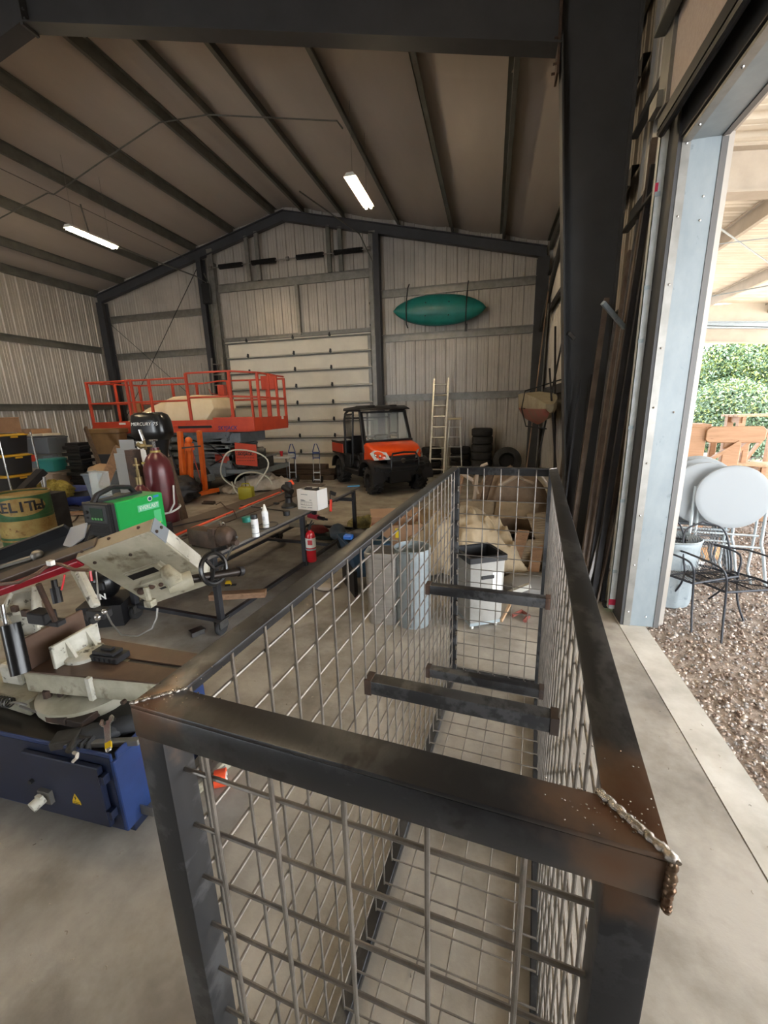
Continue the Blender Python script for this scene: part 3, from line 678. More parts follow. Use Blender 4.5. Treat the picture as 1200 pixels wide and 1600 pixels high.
for x in (0, W - t_):
    for y in (0, L_ - t_):
        MB().bb((x + .001 * (x < .1) , y + .001 * (y < .1), .05), (x + t_ - .001 * (x > .1), y + t_ - .001 * (y > .1), Hc - .0075)).obj('post', m_tint, cage, bevel=.003, seg=2)
MB().bb((t_, L_ / 2 - .02, 0.0), (W - t_, L_ / 2 + .02, .04)).obj('floor_bar', m_steel, cage, bevel=.003)
m_wire = mat('steel_wire', '#8d8780', .35, .6, '#6d6862', 14)
wr_r = .0036
def wire(l, axis):
    return MB().tube([(0, 0, 0), (l, 0, 0) if axis == 'x' else (0, l, 0) if axis == 'y' else (0, 0, l)], wr_r, 8).mesh('wire', m_wire)
mx_, my_, mz_ = wire(W - .06, 'x'), wire(L_ - .06, 'y'), wire(Hc - .039, 'z')
for yy in (.022, L_ - .022):
    s = 1 if yy < 1 else -1
    for k in range(5): inst('wire', mz_, cage, (.103 + k * .109, yy, .03))
    for k in range(15): inst('wire', mx_, cage, (.03, yy + s * .0072, Hc - .125 - k * (.107 if s > 0 else .1)))
for xx, s in ((.028, 1), (W - .028, -1)):
    for k in range(24):
        inst('wire', mz_, cage, (xx, .08 + k * .1, .03))
    for k in range(15): inst('wire', my_, cage, (xx - s * .0072, .03, .12 + .1 * k))
for k in range(5): inst('wire', my_, cage, (.12 + k * .107, .03, .052))
for k in range(24): inst('wire', mx_, cage, (.03, .08 + k * .1, .059))
for y, z in ((.795, 1.09), (1.63, .585), (1.63, 1.08)):
    MB().bb((.034, y - .024, z - .03), (W - .036, y + .024, z + .02)).obj('cross_bar', m_steel, cage, bevel=.003, seg=2)
    for xx in (.037, W - .039): MB().bb((xx - .012, y - .026, z - .033), (xx + .012, y + .026, z + .023)).obj('heat_mark', m_rust, cage)
m_weld = mat('bright_weld', '#b9b4ae', .22, .95, '#8a7f76', 60, bump=.3, bscale=220)
def bead(a, b, r, seed, ma=m_weld, n=44):
    a = V(a); b = V(b); p = []; rr = []
    for k in range(n + 1):
        t = k / n; p.append(a.lerp(b, t) + V((noise.noise(V((k * .35, seed, 0))), noise.noise(V((k * .35, seed, 5))), 0)) * .003)
        rr.append(r * (1 + .08 * math.sin(k * 1.9) + .22 * noise.noise(V((k * .4, seed, 9)))) * (1.0 if .03 < t < .97 else .5))
    o = MB().tube(p, rr, 8).obj('weld_bead', ma, cage, ang=80); return o
bead((W + .004, -.004, Hc), (W - t_ - .006, t_ + .004, Hc + .0005), .0048, 1)
bead((W + .001, -.001, Hc - .002), (W + .001, -.001, Hc - .062), .0045, 7, mat('brown_weld', '#8b7a66', .3, .8, '#5e4432', 40))
bead((0, 0, Hc + .0005), (t_ + .004, t_ + .002, Hc + .0005), .0035, 2, m_weld)
bead((.004, L_ - .004, Hc), (t_, L_ - t_, Hc), .003, 3); bead((W - .004, L_ - .004, Hc), (W - t_, L_ - t_, Hc), .003, 4)
sp = MB()
for k in range(120):
    s = rnd.random() < .5; cx = (W - .05) if s else .04; cy = .03 if s else .03
    sp.ball((min(W - .004, max(.004, cx + rnd.gauss(0, .03))), max(.004, min(.05, cy + rnd.gauss(0, .02))) if rnd.random() < .7 else (rnd.random() * .1 + .02), Hc), rnd.uniform(.0006, .0015), 6)
sp.v = [p for p in sp.v]
o = sp.obj('weld_spatter', m_weld, cage); o['kind'] = 'stuff'
tk = MB()
for k in range(12):
    z = .12 + k * .12; tk.bb((.002 + t_ * .9, L_ - .075, z), (.006 + t_ * .9 + .006, L_ - .052, z + .035))
tk.obj('tack_weld', m_weld, cage)['kind'] = 'stuff'
# ================================================================ utility vehicle
m_or = mat('orange_gloss', '#f0561c', .28, 0, '#e44c16', 3, coat=.5)
m_ord = mat('dull_red_orange', '#b04330', .5, 0, '#a03a2a', 5)
m_glass = mat('clear_glass', '#dfe8e6', .03, 0, alpha=.18)
m_lens = mat('headlight_lens', '#f2f3ef', .15, .1, '#c9ccc8', 60)
def wheel(parent, x, y, r, w, tread=True, nlug=18, rim=None):
    sgn = 1 if x > 0 else -1
    M_ = T(x, y, r) @ RY(PI / 2)
    t = MB().lathe([(r * .52, -w / 2), (r * .8, -w / 2), (r * .93, -w * .42), (r * .96, 0), (r * .93, w * .42), (r * .8, w / 2), (r * .52, w / 2), (r * .5, 0)], 28, M_, cap=False).obj('tyre', m_rubber, parent)
    MB().lathe([(.0, w * .3 * sgn), (r * .15, w * .32 * sgn), (r * .2, w * .22 * sgn), (r * .45, w * .18 * sgn), (r * .53, w * .45 * sgn), (r * .53, -w * .4 * sgn)], 24, M_, cap=False).obj('rim', rim or m_black, t)
    if tread:
        l = MB()
        for k in range(nlug):
            for s in (-1, 1):
                a = 2 * PI * (k + (.5 if s > 0 else 0)) / nlug
                q = M_ @ RZ(a) @ T(r * .95, 0, s * w * .25) @ RX(s * .55)
                l.box((0, 0, 0), (r * .11, r * .1, w * .52), q)
                l.box((-r * .05, 0, s * w * .2), (r * .12, r * .12, w * .12), q)
        l.obj('tread', m_rubber, t)
    return t
utv = thing('utility_vehicle', 'orange and black two-seat utility vehicle with roof parked before the back wall', 'vehicle', (-2.86, 10.66, 0), math.radians(-140))
for x in (-.6, .6):
    for y in (-1.0, 1.02): wheel(utv, x, y, .33, .27)
MB().bb((-.42, -1.35, .3), (.42, 1.2, .48)).bb((-.55, -.6, .28), (.55, .5, .42)).bb((-.3, .9, .25), (.3, 1.3, .5)).obj('chassis', m_plast, utv, bevel=.02)
for y in (-1.0, 1.02): MB().cyl((-.5, y, .33), (.5, y, .33), .04, 8).cyl((-.35, y - .15, .4), (-.5, y, .33), .02).cyl((.35, y - .15, .4), (.5, y, .33), .02).obj('axle', m_black, utv)
for x in (-.38, .38): spring('shock_spring', (x, 1.05, .4), (x * .9, 1.0, .75), .04, 7, .008, m_black, utv, 8)
# hood : rounded orange shell lofted front to back
def rring(y, hw, zb, zt, rr=.08, n=5):
    p = []
    for sx, a0 in ((1, 0), (-1, PI / 2)):
        for k in range(n + 1):
            a = a0 + PI / 2 * k / n; p.append((sx * (hw - rr) + rr * math.cos(a) if sx > 0 else -(hw - rr) + rr * math.cos(a), y, zt - rr + rr * math.sin(a)))
    return p + [(-hw, y, zb), (hw, y, zb)]
MB().loft([rring(.62, .66, .72, 1.2, .06), rring(.8, .67, .78, 1.19, .08), rring(1.05, .66, .8, 1.13, .1), rring(1.25, .6, .82, 1.03, .1), rring(1.36, .48, .84, .93, .06)]).obj('hood', m_or, utv, ang=50)
MB().loft([[(x, 1.37 if abs(x) < .3 else 1.33, z) for x, z in ((-.36, .68), (.36, .68), (.42, .92), (-.42, .92))], [(x * .95, 1.42, z) for x, z in ((-.3, .7), (.3, .7), (.36, .89), (-.36, .89))]]).obj('grille', m_plast, utv, bevel=.01)
b_ = MB().lathe([(.05, 0), (.052, .006), (.04, .008), (.038, .004), (0, .004)], 20, T(0, 1.425, .8) @ RX(-PI / 2) @ Matrix.Diagonal((1.3, 1, 1, 1)))
b_.bb((-.03, 1.428, .79), (.03, 1.435, .808)).obj('badge', m_chrome, utv)
for s in (-1, 1):
    hl = MB().loft([[(s * .36, 1.375, .83), (s * .62, 1.2, .84), (s * .665, 1.08, .98), (s * .6, 1.15, 1.03), (s * .42, 1.3, .97)], [(s * .33, 1.42, .84), (s * .65, 1.235, .82), (s * .7, 1.09, .97), (s * .63, 1.17, 1.045), (s * .4, 1.36, 1.0)]]).obj('headlight', m_lens, utv)
    MB().ball((s * .52, 1.27, .91), .05, 10).ball((s * .6, 1.2, .93), .035, 10).obj('bulb', m_chrome, hl)
    # fender arches
    MB().loft([[(s * (.5 + d * .3), 1.0 + .46 * math.cos(a), .36 + .47 * math.sin(a)) for d in (0, 1)] + [(s * (.5 + d * .3), 1.0 + .42 * math.cos(a), .36 + .42 * math.sin(a)) for d in (1, 0)] for a in [PI * (-.02 + k / 9) for k in range(10)]]).obj('fender', m_plast, utv)
    MB().loft([[(s * (.5 + d * .28), -1.0 + .45 * math.cos(a), .36 + .45 * math.sin(a)) for d in (0, 1)] + [(s * (.5 + d * .28), -1.0 + .41 * math.cos(a), .36 + .41 * math.sin(a)) for d in (1, 0)] for a in [PI * (.05 + .9 * k / 9) for k in range(10)]]).obj('fender', m_plast, utv)
    MB().bb((s * .5, -.62, .38), (s * .74, .58, .5)).bb((s * .6, -.6, .5), (s * .7, -.2, .85)).bb((s * .64, .45, .5), (s * .7, .66, .95)).obj('side_sill', m_plast, utv, bevel=.02)
    # cab posts
    MB().tube([(s * .66, .68, .95), (s * .66, .62, 1.2), (s * .62, .38, 1.93)], .034, 8).tube([(s * .66, -.55, .6), (s * .66, -.58, 1.7), (s * .64, -.52, 1.88), (s * .62, -.35, 1.95), (s * .62, .36, 1.95)], .032, 8).tube([(s * .65, -.1, .6), (s * .65, -.06, 1.3), (s * .63, -.02, 1.94)], .028, 8).obj('cab_post', m_black, utv)
# bumper guard
gd = MB()
for s in (-1, 1): gd.tube([(s * .36, 1.42, .5), (s * .36, 1.52, .62), (s * .36, 1.52, .84), (s * .3, 1.47, .97), (0, 1.46, .99)], .022, 8)
gd.tube([(-.72, 1.2, .66), (-.6, 1.4, .66), (-.36, 1.52, .66), (.36, 1.52, .66), (.6, 1.4, .66), (.72, 1.2, .66)], .024, 8).tube([(-.36, 1.52, .8), (.36, 1.52, .8)], .018, 8).bb((-.5, 1.36, .44), (.5, 1.44, .56)).bb((-.72, 1.22, .58), (.72, 1.4, .68))
gd.obj('bumper_guard', m_black, utv)
MB().loft([rring(1.28, .72, .5, .74, .05), rring(1.42, .58, .52, .72, .05)]).obj('bumper', m_plast, utv)
# windscreen frame + glass
wf = MB()
wq = [(-.62, .66, 1.18), (.62, .66, 1.18), (.59, .4, 1.9), (-.59, .4, 1.9)]
for a, b in zip(wq, wq[1:] + wq[:1]): wf.bar(a, b, .05, .05, (0, 1, 0))
wf.bb((-.66, .58, 1.12), (.66, .72, 1.24)); wf.bb((-.66, .55, .9), (.66, .68, 1.14))
wf = wf.obj('windscreen_frame', m_black, utv)
MB().add([(-.6, .655, 1.2), (.6, .655, 1.2), (.57, .405, 1.88), (-.57, .405, 1.88), (-.6, .65, 1.2), (.6, .65, 1.2), (.57, .4, 1.88), (-.57, .4, 1.88)], [(0, 1, 2, 3), (4, 5, 6, 7), (0, 1, 5, 4), (1, 2, 6, 5), (2, 3, 7, 6), (3, 0, 4, 7)]).obj('windscreen', m_glass, wf)
# roof
MB().loft([[(-.62, -.62, 1.93), (.62, -.62, 1.93), (.62, -.62, 1.97), (-.62, -.62, 1.97)], [(-.7, -.55, 1.95), (.7, -.55, 1.95), (.68, -.55, 2.01), (-.68, -.55, 2.01)], [(-.72, .3, 1.97), (.72, .3, 1.97), (.68, .3, 2.05), (-.68, .3, 2.05)], [(-.68, .58, 1.95), (.68, .58, 1.95), (.64, .56, 1.99), (-.64, .56, 1.99)]]).bb((-.4, -.4, 2.02), (-.2, .4, 2.065)).bb((.2, -.4, 2.02), (.4, .4, 2.065)).obj('roof', m_plast, utv, bevel=.012)
# rear screen mesh and frame
rs_ = MB().bar((-.62, -.57, 1.25), (.62, -.57, 1.25), .05, .05).bar((-.62, -.57, 1.75), (.62, -.57, 1.75), .04, .04).bar((0, -.57, 1.0), (0, -.57, 1.9), .04, .04).obj('rear_frame', m_black, utv)
def netmesh(x0, x1, z0_, z1, y, step, r, M_=None):
    w = MB(); 
    k = x0 - (z1 - z0_)
    while k < x1:
        for sg in (1, -1):
            if sg > 0: a = (max(k, x0), z0_ + max(0, x0 - k)); b = (min(k + (z1 - z0_), x1), min(z1, z0_ + (x1 - k)))
            else: a = (max(k, x0), z1 - max(0, x0 - k)); b = (min(k + (z1 - z0_), x1), max(z0_, z1 - (x1 - k)))
            if b[0] > a[0] + .01: w.tube([(a[0], y, a[1]), (b[0], y, b[1])], r, 4, M_)
        k += step
    return w
o = netmesh(-.6, .6, 1.3, 1.85, -.57, .05, .004).obj('screen_mesh', m_black, rs_); o['kind'] = 'stuff'
for s in (-1, 1):
    o = MB(); 
    o = netmesh(-.53, -.13, 1.28, 1.85, 0, .05, .0045, T(s * .65, 0, 0) @ RZ(PI / 2)).obj('side_mesh', m_black, rs_); o['kind'] = 'stuff'
    MB().bar((s * .655, -.56, 1.26), (s * .655, -.08, 1.26), .04, .04).bar((s * .65, -.56, 1.84), (s * .645, -.05, 1.86), .04, .04).obj('side_frame', m_black, rs_)
    se = MB().bb((s * .34 - .24, -.4, .7), (s * .34 + .24, .08, .84)).obj('seat', m_plast, utv, bevel=.03)
    MB().loft([[(s * .34 + a * .22, -.38 - c * .06 + (.0), .82) for a, c in ((-1, 1), (1, 1), (1, -1), (-1, -1))], [(s * .34 + a * .2, -.44 - c * .04, 1.3) for a, c in ((-1, 1), (1, 1), (1, -1), (-1, -1))]]).obj('backrest', m_plast, utv, bevel=.03)
MB().bb((-.6, -.45, .5), (.6, .1, .7)).bb((-.62, .4, .6), (.62, .6, 1.2)).obj('dashboard', m_plast, utv, bevel=.03)
MB().tube([(-.32 + .17 * math.cos(a), .28 + .06 * math.sin(a), 1.22 + .16 * math.sin(a)) for a in [2 * PI * k / 16 for k in range(16)]], .014, 6, closed=True).cyl((-.32, .28, 1.22), (-.32, .5, 1.1), .02, 8).bar((-.47, .28, 1.22), (-.17, .28, 1.22), .02, .03).obj('steering_wheel', m_black, utv)
# cargo bed
bed = MB().bb((-.66, -1.62, .78), (.66, -.62, .82)).bb((-.68, -1.62, .8), (-.62, -.62, 1.12)).bb((.62, -1.62, .8), (.68, -.62, 1.12)).bb((-.66, -.68, .8), (.66, -.62, 1.16)).bb((-.66, -1.64, .8), (.66, -1.58, 1.1)).obj('cargo_bed', m_black, utv, bevel=.006)
for s in (-1, 1):
    MB().bb((s * .68, -1.58, .84), (s * .695, -.7, 1.08)).obj('side_panel', mat('orange_bed_side', '#c94a34', .5), bed, bevel=.004)
    MB().tube([(s * .68, -1.62, 1.13), (s * .68, -.64, 1.13)], .016, 6).obj('bed_rail', m_black, bed)
tag(MB().bb((0, 0, 0), (.36, .13, .05)).obj('blue_bag', mat('light_blue_plastic', '#3f97cf', .4), None, (-3.0, 9.3, 0), bevel=.02), 'placeholder', 'bag') if 0 else None

# ================================================================ scissor lift
m_lo = mat('lift_orange_red', '#c9492c', .5, 0, '#b8402a', 3, c3='#8f3a28', s3=18, thr3=(.66, .74))
m_lg = mat('lift_grey', '#7b8284', .55, .1, '#6a7174', 4, c3='#4d5153', s3=14, thr3=(.6, .7))
lift = thing('scissor_lift', 'folded scissor lift with red-orange guard rails and grey scissor stack at the back left', 'scissor lift', (-7.7, 9.85, 0))
X0, X1, Y0, Y1 = -2.38, 2.3, -.85, .85
MB().bb((X0, Y0, 1.6), (X1, Y1, 1.66)).obj('deck', m_lg, lift)
d = MB().bb((X0, Y0 - .03, 1.56), (X1, Y0, 1.83)).bb((X0, Y1, 1.56), (X1, Y1 + .03, 1.83)).bb((X0 - .02, Y0, 1.56), (X0, Y1, 1.83)).bb((X1, Y0 - .03, 1.54), (X1 + .03, Y1, 1.86)).bb((1.25, Y0 - .045, 1.56), (X1 + .03, Y0 - .03, 1.88)).bb((X0, Y0 - .05, 1.68), (1.2, Y0 - .03, 1.71)).bb((X0, Y0 - .045, 1.54), (X1, Y0 - .03, 1.58))
d.obj('toe_board', m_lo, lift, bevel=.004)
MB().bb((-.55 + .8, Y0 - .052, 1.64), (1.2, Y0 - .045, 1.7)).obj('slot', m_black, lift)
def post(x, y, zt=2.9, r=.028, zb=1.6): return MB().bb((x - r, y - r, zb), (x + r, y + r, zt)).obj('rail_post', m_lo, lift, bevel=.004)
fx = [X0 + .02, X0 + .1, -1.05, -.95, -.52, .58, .66, 1.72]
for x in (X0 + .03, -1.12, -.98, -.45, .62, 1.78): post(x, Y0, 2.92 if x in (.62, 1.78) else 2.84)
for x in (X0 + .03, -1.2, -.4, .6, 1.3, 1.78, X1): post(x, Y1, 2.84)
for y in (-.5, 0., .42): post(X1, y, 2.88)
post(X1, Y0 + .02, 2.88) if 0 else None
for y in (0,): post(X0 + .03, y, 2.84)
def rail(pts, z, name='guard_rail', r=.022):
    return MB().tube([(p[0], p[1], z if len(p) < 3 else p[2]) for p in pts], r, 6).obj(name, m_lo, lift)
for z in (2.82, 2.3): rail([(X0 + .03, Y0), (.62, Y0)], z + 0); rail([(X0 + .03, Y1), (-.2, Y1, z - .02), (.3, Y1, z + .02), (X1, Y1)], z); rail([(X0 + .03, Y0), (X0 + .03, Y1)], z)
for z in (2.92, 2.36): rail([(.62, Y0), (1.78, Y0), (X1, -.5, z - .03), (X1, Y1, z - .05)], z)
MB().bar((-2.3, -.8, 2.78), (-1.1, -.7, 2.86), .02, .02).bar((-2.3, -.5, 2.78), (-1.1, -.65, 2.84), .02, .02).obj('gate_bar', m_lo, lift)
MB().bb((1.75, .62, 2.55), (2.15, .68, 2.9)).obj('control_box', m_lo, lift, bevel=.01)
MB().bb((.5, .5, 2.3), (.7, .62, 2.72)).tube([(.2, .55, 2.62), (.3, .5, 2.5), (.6, .5, 2.45)], .012, 6).obj('manual_box', m_ord, lift, bevel=.01)
# scissor stack
for i, z in enumerate((.78, .97, 1.16, 1.35)):
    for yy in (-.62, .62):
        sl = .1 if i % 2 else -.1
        MB().bar((-1.9, yy, z - sl), (1.45, yy, z + sl), .07, .13).obj('scissor_arm', m_lg, lift, bevel=.01)
        MB().bar((-1.9, yy * .86, z + sl), (1.45, yy * .86, z - sl), .07, .13).obj('scissor_arm', m_lg, lift, bevel=.01)
    for xx in (-1.85, -.25, 1.4): MB().cyl((xx, -.7, z), (xx, .7, z), .045, 10).obj('pivot_pin', m_lg, lift)
MB().bb((-2.0, -.66, 1.44), (1.5, -.5, 1.54)).bb((-2.0, .5, 1.44), (1.5, .66, 1.54)).bb((1.2, -.6, 1.25), (1.75, .6, 1.5)).obj('subframe', m_lg, lift, bevel=.01)
MB().tube([(-1.8, -.7, 1.5), (-1, -.74, 1.35), (0, -.72, 1.46), (1, -.74, 1.2), (1.3, -.72, .9), (.9, -.74, .7)], .02, 6).obj('hydraulic_hose', m_black, lift)
MB().bb((-2.0, -.72, .42), (1.3, .72, .66)).bb((-1.9, -.76, .5), (1.2, -.72, .62)).bb((1.3, -.7, .5), (2.3, -.64, .6)).bb((1.3, .64, .5), (2.3, .7, .6)).bb((2.26, -.7, .5), (2.34, .7, .62)).bb((.2, -.95, .3), (.75, -.72, .62)).bb((.78, -.96, .34), (1.0, -.74, .5)).obj('chassis', m_lg, lift, bevel=.012)
for x in (-1.6, .52):
    for s in (-1, 1):
        w_ = MB().lathe([(.2, -.12), (.36, -.11), (.39, -.06), (.39, .06), (.36, .11), (.2, .12)], 24, T(x, s * .82, .39) @ RX(PI / 2), cap=False).obj('tyre', m_rubber, lift)
        MB().lathe([(0, .08 * -s), (.1, .1 * -s), (.13, .04 * -s), (.21, .1 * -s)], 20, T(x, s * .82, .39) @ RX(PI / 2) @ RX(0), cap=False).obj('rim', m_ord, w_)
MB().bb((.95, -.6, .66), (1.35, .3, 1.12)).bb((1.0, -.62, .62), (1.2, -.5, .95)).obj('engine_cover', m_ord, lift, bevel=.02)
# engine : block, cylinders, fins, hoses
e = MB().bb((1.45, -.45, .58), (2.1, .3, .85)).bb((1.5, -.35, .85), (1.95, .2, 1.05)).cyl((1.72, -.62, .8), (1.72, -.45, .8), .17, 18)
for k in range(8): e.bb((1.52 + .05 * k, -.5, .86), (1.545 + .05 * k, -.3, 1.1))
for k in range(4): e.cyl((1.55 + .12 * k, -.3, 1.0), (1.55 + .12 * k, -.3, 1.15), .03, 8)
eng = e.obj('engine', mat('greasy_engine', '#3c3d3d', .5, .5, '#585855', 20), lift, bevel=.006)
MB().tube([(1.5, -.5, 1.0), (1.45, -.6, .8), (1.6, -.62, .65), (1.9, -.6, .6)], .02, 6).tube([(1.9, -.5, 1.05), (2.05, -.6, .9), (2.0, -.6, .68)], .018, 6).tube([(1.6, -.55, 1.12), (1.8, -.62, 1.0), (1.85, -.62, .7)], .012, 6).obj('engine_hose', m_black, eng)
MB().cyl((1.9, -.3, 1.05), (2.05, -.1, 1.05), .07, 12).obj('air_filter', m_galv_d, eng)
cv = MB().bb((1.62, -.98, .72), (2.22, -.95, 1.28)).bb((1.55, -.99, .7), (1.63, -.9, 1.3))
cv = MB().prism([(1.66, .74), (2.24, .7), (2.26, 1.22), (1.68, 1.28)], 0, .03, T(0, -.75, 0) @ RX(PI / 2)).obj('hinged_cover', m_lo, lift, bevel=.006)
h_ = MB()
for r_ in range(4):
    for c_ in range(11): h_.cyl((1.72 + c_ * .045, -.785, .84 + r_ * .07), (1.72 + c_ * .045, -.78, .84 + r_ * .07), .012, 6)
h_.obj('vent_hole', m_black, cv)['kind'] = 'stuff'
text('SKYJACK', 'lettering', .1, m_black, cv, T(1.95, -.787, 1.0) @ RX(PI / 2), bold=.002)
text('SKYJACK', 'lettering', .13, mat('navy_lettering', '#2b2f6b', .5), lift, T(1.62, Y0 - .047, 1.63) @ RX(PI / 2), shear=.2, bold=.002)
MB().bb((-1.5, Y0 - .052, 1.76), (-1.3, Y0 - .045, 1.81)).obj('sticker', m_white, lift)
MB().bb((X1 + .03, .5, 1.78), (X1 + .033, .62, 1.86)).obj('sticker', m_white, lift)
MB().bb((.0, .3, 2.36), (.4, .8, 2.4)).cyl((.1, .5, 2.4), (.1, .5, 3.3), .012, 6).obj('bracket_arm', m_galv_d, lift)
# cream foam wedge on the platform
m_cr = mat('cream_foam', '#f2dfba', .7, 0, '#ead5ac', 4)
wg = MB().prism([(-2.05, 1.67), (.6, 1.67), (1.0, 2.1), (.95, 2.34), (.55, 2.44), (-.15, 2.42), (-1.0, 2.15)], 0, 1.0, T(-7.7, 10.4, 0) @ RX(PI / 2))
tag(wg.obj('foam_block', m_cr, None, bevel=.04, seg=2), 'large cream foam wedge lying on the lift platform', 'foam block')
tag(MB().tube([(-9.75, 10.2, 1.68), (-9.85, 10.25, 2.35)], [.16, .13], 10).obj('cardboard_tube', mat('brown_cardboard', '#8a6646', .8, 0, '#765539', 5), None), 'brown rolled cardboard standing at the left end of the lift platform', 'roll')
# extension ladder leaning behind the lift on the door track
def ladder(name, label, a, b, w, rungs, side, ma, cat='ladder', r=.03, depth=.06):
    t = thing(name, label, cat, a)
    A = V((0, 0, 0)); B = V(b) - V(a); s = V(side).normalized() * w / 2
    up = B.normalized().cross(s.normalized())
    for k in (-1, 1): MB().bar(A + s * k, B + s * k, depth, r, tuple(up)).obj('rail', ma, t, bevel=.003)
    for k in range(rungs):
        c = A.lerp(B, (k + .6) / (rungs + .2)); MB().cyl(tuple(c - s), tuple(c + s), .02, 8).obj('rung', ma, t)
    for k in (-1, 1): MB().box(tuple(A + s * k + V((0, 0, .02))), (.04, .09, .04)).obj('foot', m_black, t)
    return t
ladder('extension_ladder', 'tall aluminium extension ladder leaning on the back wall right of the utility vehicle', (-1.5, 12.25, 0), (-1.45, 13.0, 2.8), .42, 9, (1, 0, 0), m_alu, r=.035, depth=.05)
ladder('wall_ladder', 'ladder standing behind the lift platform beside the garage door track', (-8.75, 12.4, 0), (-8.85, 12.9, 3.75), .38, 11, (1, .1, 0), m_galv_d)
sl = thing('step_ladder', 'short aluminium step ladder beside the tall extension ladder', 'ladder', (-1.0, 12.55, 0))
for s in (-1, 1):
    MB().bar((s * .24, -.28, 0), (s * .15, 0, 1.62), .03, .07, (0, 1, 0)).obj('rail', m_alu, sl, bevel=.003)
    MB().bar((s * .24, .4, 0), (s * .16, .06, 1.55), .02, .04, (0, 1, 0)).obj('back_rail', m_alu, sl)
for k in range(5): z = .26 + k * .28; MB().bb((-.235 + .055 * z / 1.6, -.3 + .28 * z / 1.62, z), (.235 - .055 * z / 1.6, -.2 + .28 * z / 1.62, z + .02)).obj('step', m_alu, sl)
MB().bb((-.2, -.07, 1.6), (.2, .12, 1.66)).obj('cap', mat('tan_top_cap', '#b5a98a', .5), sl, bevel=.01)
MB().bar((-.22, .36, .2), (.18, .2, .9), .015, .015).bar((.22, .36, .2), (-.18, .2, .9), .015, .015).bar((-.23, .37, .15), (.23, .37, .15), .015, .015).obj('cross_brace', m_alu, sl)
# tyres
def tyre(label, loc, rot=(0, 0, 0), r=.33, w=.22, group=None):
    t = thing('tyre', label, 'tyre', loc, 0, group); t.rotation_euler = rot
    MB().lathe([(r * .6, -w / 2), (r * .85, -w / 2), (r * .97, -w * .4), (r, -w * .2), (r * .985, -w * .16), (r, -w * .12), (r * .985, 0), (r, .12 * w), (r * .985, w * .16), (r, w * .2), (r * .97, w * .4), (r * .85, w / 2), (r * .6, w / 2), (r * .56, w * .4), (r * .56, -w * .4)], 36, T(0, 0, w / 2), cap=False).obj('carcass', m_rubber, t)
    MB().lathe([(0, .05), (r * .5, .05), (r * .57, .02), (r * .57, w * .9), (r * .54, w * .9), (r * .5, .09), (0, .09)], 24, cap=False).obj('rim', m_galv_d if 'rim' in label else m_black, t)
    return t
n_ = ['lowest', 'second from the bottom', 'third from the bottom', 'fourth from the bottom', 'second from the top', 'topmost']
for k in range(6): tyre('black tyre, %s of the tall stack of six by the back wall' % n_[k], (-.22 + .01 * math.sin(k * 2), 12.62, .225 * k + .0), r=.3, w=.225, group='tall stack of tyres')
for k in range(4): tyre('black tyre, %s of the low stack behind the extension ladder' % ['lowest', 'second', 'third', 'topmost'][k], (-1.72 + .01 * (k % 2), 12.75, .2 * k), r=.3, w=.2, group='low stack of tyres')
for k in range(4): tyre('dark tyre, %s of the middle stack between the step ladder and tall stack' % ['lowest', 'second', 'third', 'topmost'][k], (-.85, 12.85, .2 * k), r=.3, w=.2, group='middle stack of tyres')
tyre('large tyre leaning on the back wall in the right corner', (.48, 12.55, .4), (math.radians(80), 0, .1), r=.4, w=.24)
tyre('tyre lying flat in front of the tall stack', (.28, 12.1, 0), r=.3, w=.2)
# kayak on the wall
m_teal = mat('teal_plastic', '#1f7f78', .38, 0, '#1a6d68', 3)
ky = thing('kayak', 'teal kayak hung bottom out high on the back wall by two straps', 'kayak', (-1.53, 12.9, 4.64))
ky.rotation_euler = (0, math.radians(2.2), 0)
rings = []
for i in range(25):
    u = -1 + 2 * i / 24; w = .41 * (1 - abs(u) ** 2.4) ** .75 + .004; dpt = .2 * (1 - abs(u) ** 3) ** .6 + .01
    ring = []
    for k in range(16):
        a = 2 * PI * k / 16; z = w * math.cos(a); y = -dpt * max(0, math.sin(a)) + .09 * (1 - u * u) * max(0, -math.sin(a))
        y -= .035 * (1 - u * u) * math.exp(-(z / .06) ** 2) * (math.sin(a) > 0)
        ring.append((1.32 * u, y, z + .02 * u * u))
    rings.append(ring)
MB().loft(rings).obj('hull', m_teal, ky, ang=75)
k_ = MB()
for x in (-.35, .3):
    for z in (-.17, .17): k_.ball((x, -.19, z), .02, 8)
k_.obj('scupper', m_black, ky)
for x in (-.9, .78): MB().tube([(x, .18, .75), (x, -.02, .6), (x, -.12, .36), (x, -.21, .05), (x, -.1, -.36), (x, .1, -.42)], .018, 6).obj('strap', m_black, ky)
MB().bb((.76, -.02, -.58), (.83, .0, -.38)).obj('strap_end', m_black, ky)
# folding table with cup in front of the door, hand trucks
ft_ = thing('trestle_table', 'white folding trestle table in front of the garage door', 'table', (-5.9, 10.75, 0))
MB().bb((-.62, -.33, .72), (.6, .33, .77)).obj('tabletop', m_white, ft_, bevel=.01)
for x in (-.5, .48):
    for y in (-.25, .25): MB().cyl((x, y, 0), (x, y, .72), .014, 8).obj('leg', m_ftubd, ft_)
    MB().cyl((x, -.25, .12), (x, .25, .12), .01, 6).cyl((x * .98, 0, .68), (x * .3, 0, .7), .008, 6).obj('brace', m_ftubd, ft_)
cup = thing('red_cup', 'red plastic cup standing on the white trestle table', 'cup', (-5.62, 10.65, .77))
MB().lathe([(.0, 0), (.032, 0), (.048, .13), (.05, .132), (.046, .128), (.03, .006)], 18).obj('body', mat('red_plastic', '#d3272e', .35), cup)
MB().cyl((0, 0, .02), (.02, .01, .19), .004, 6).obj('straw', m_white, cup)
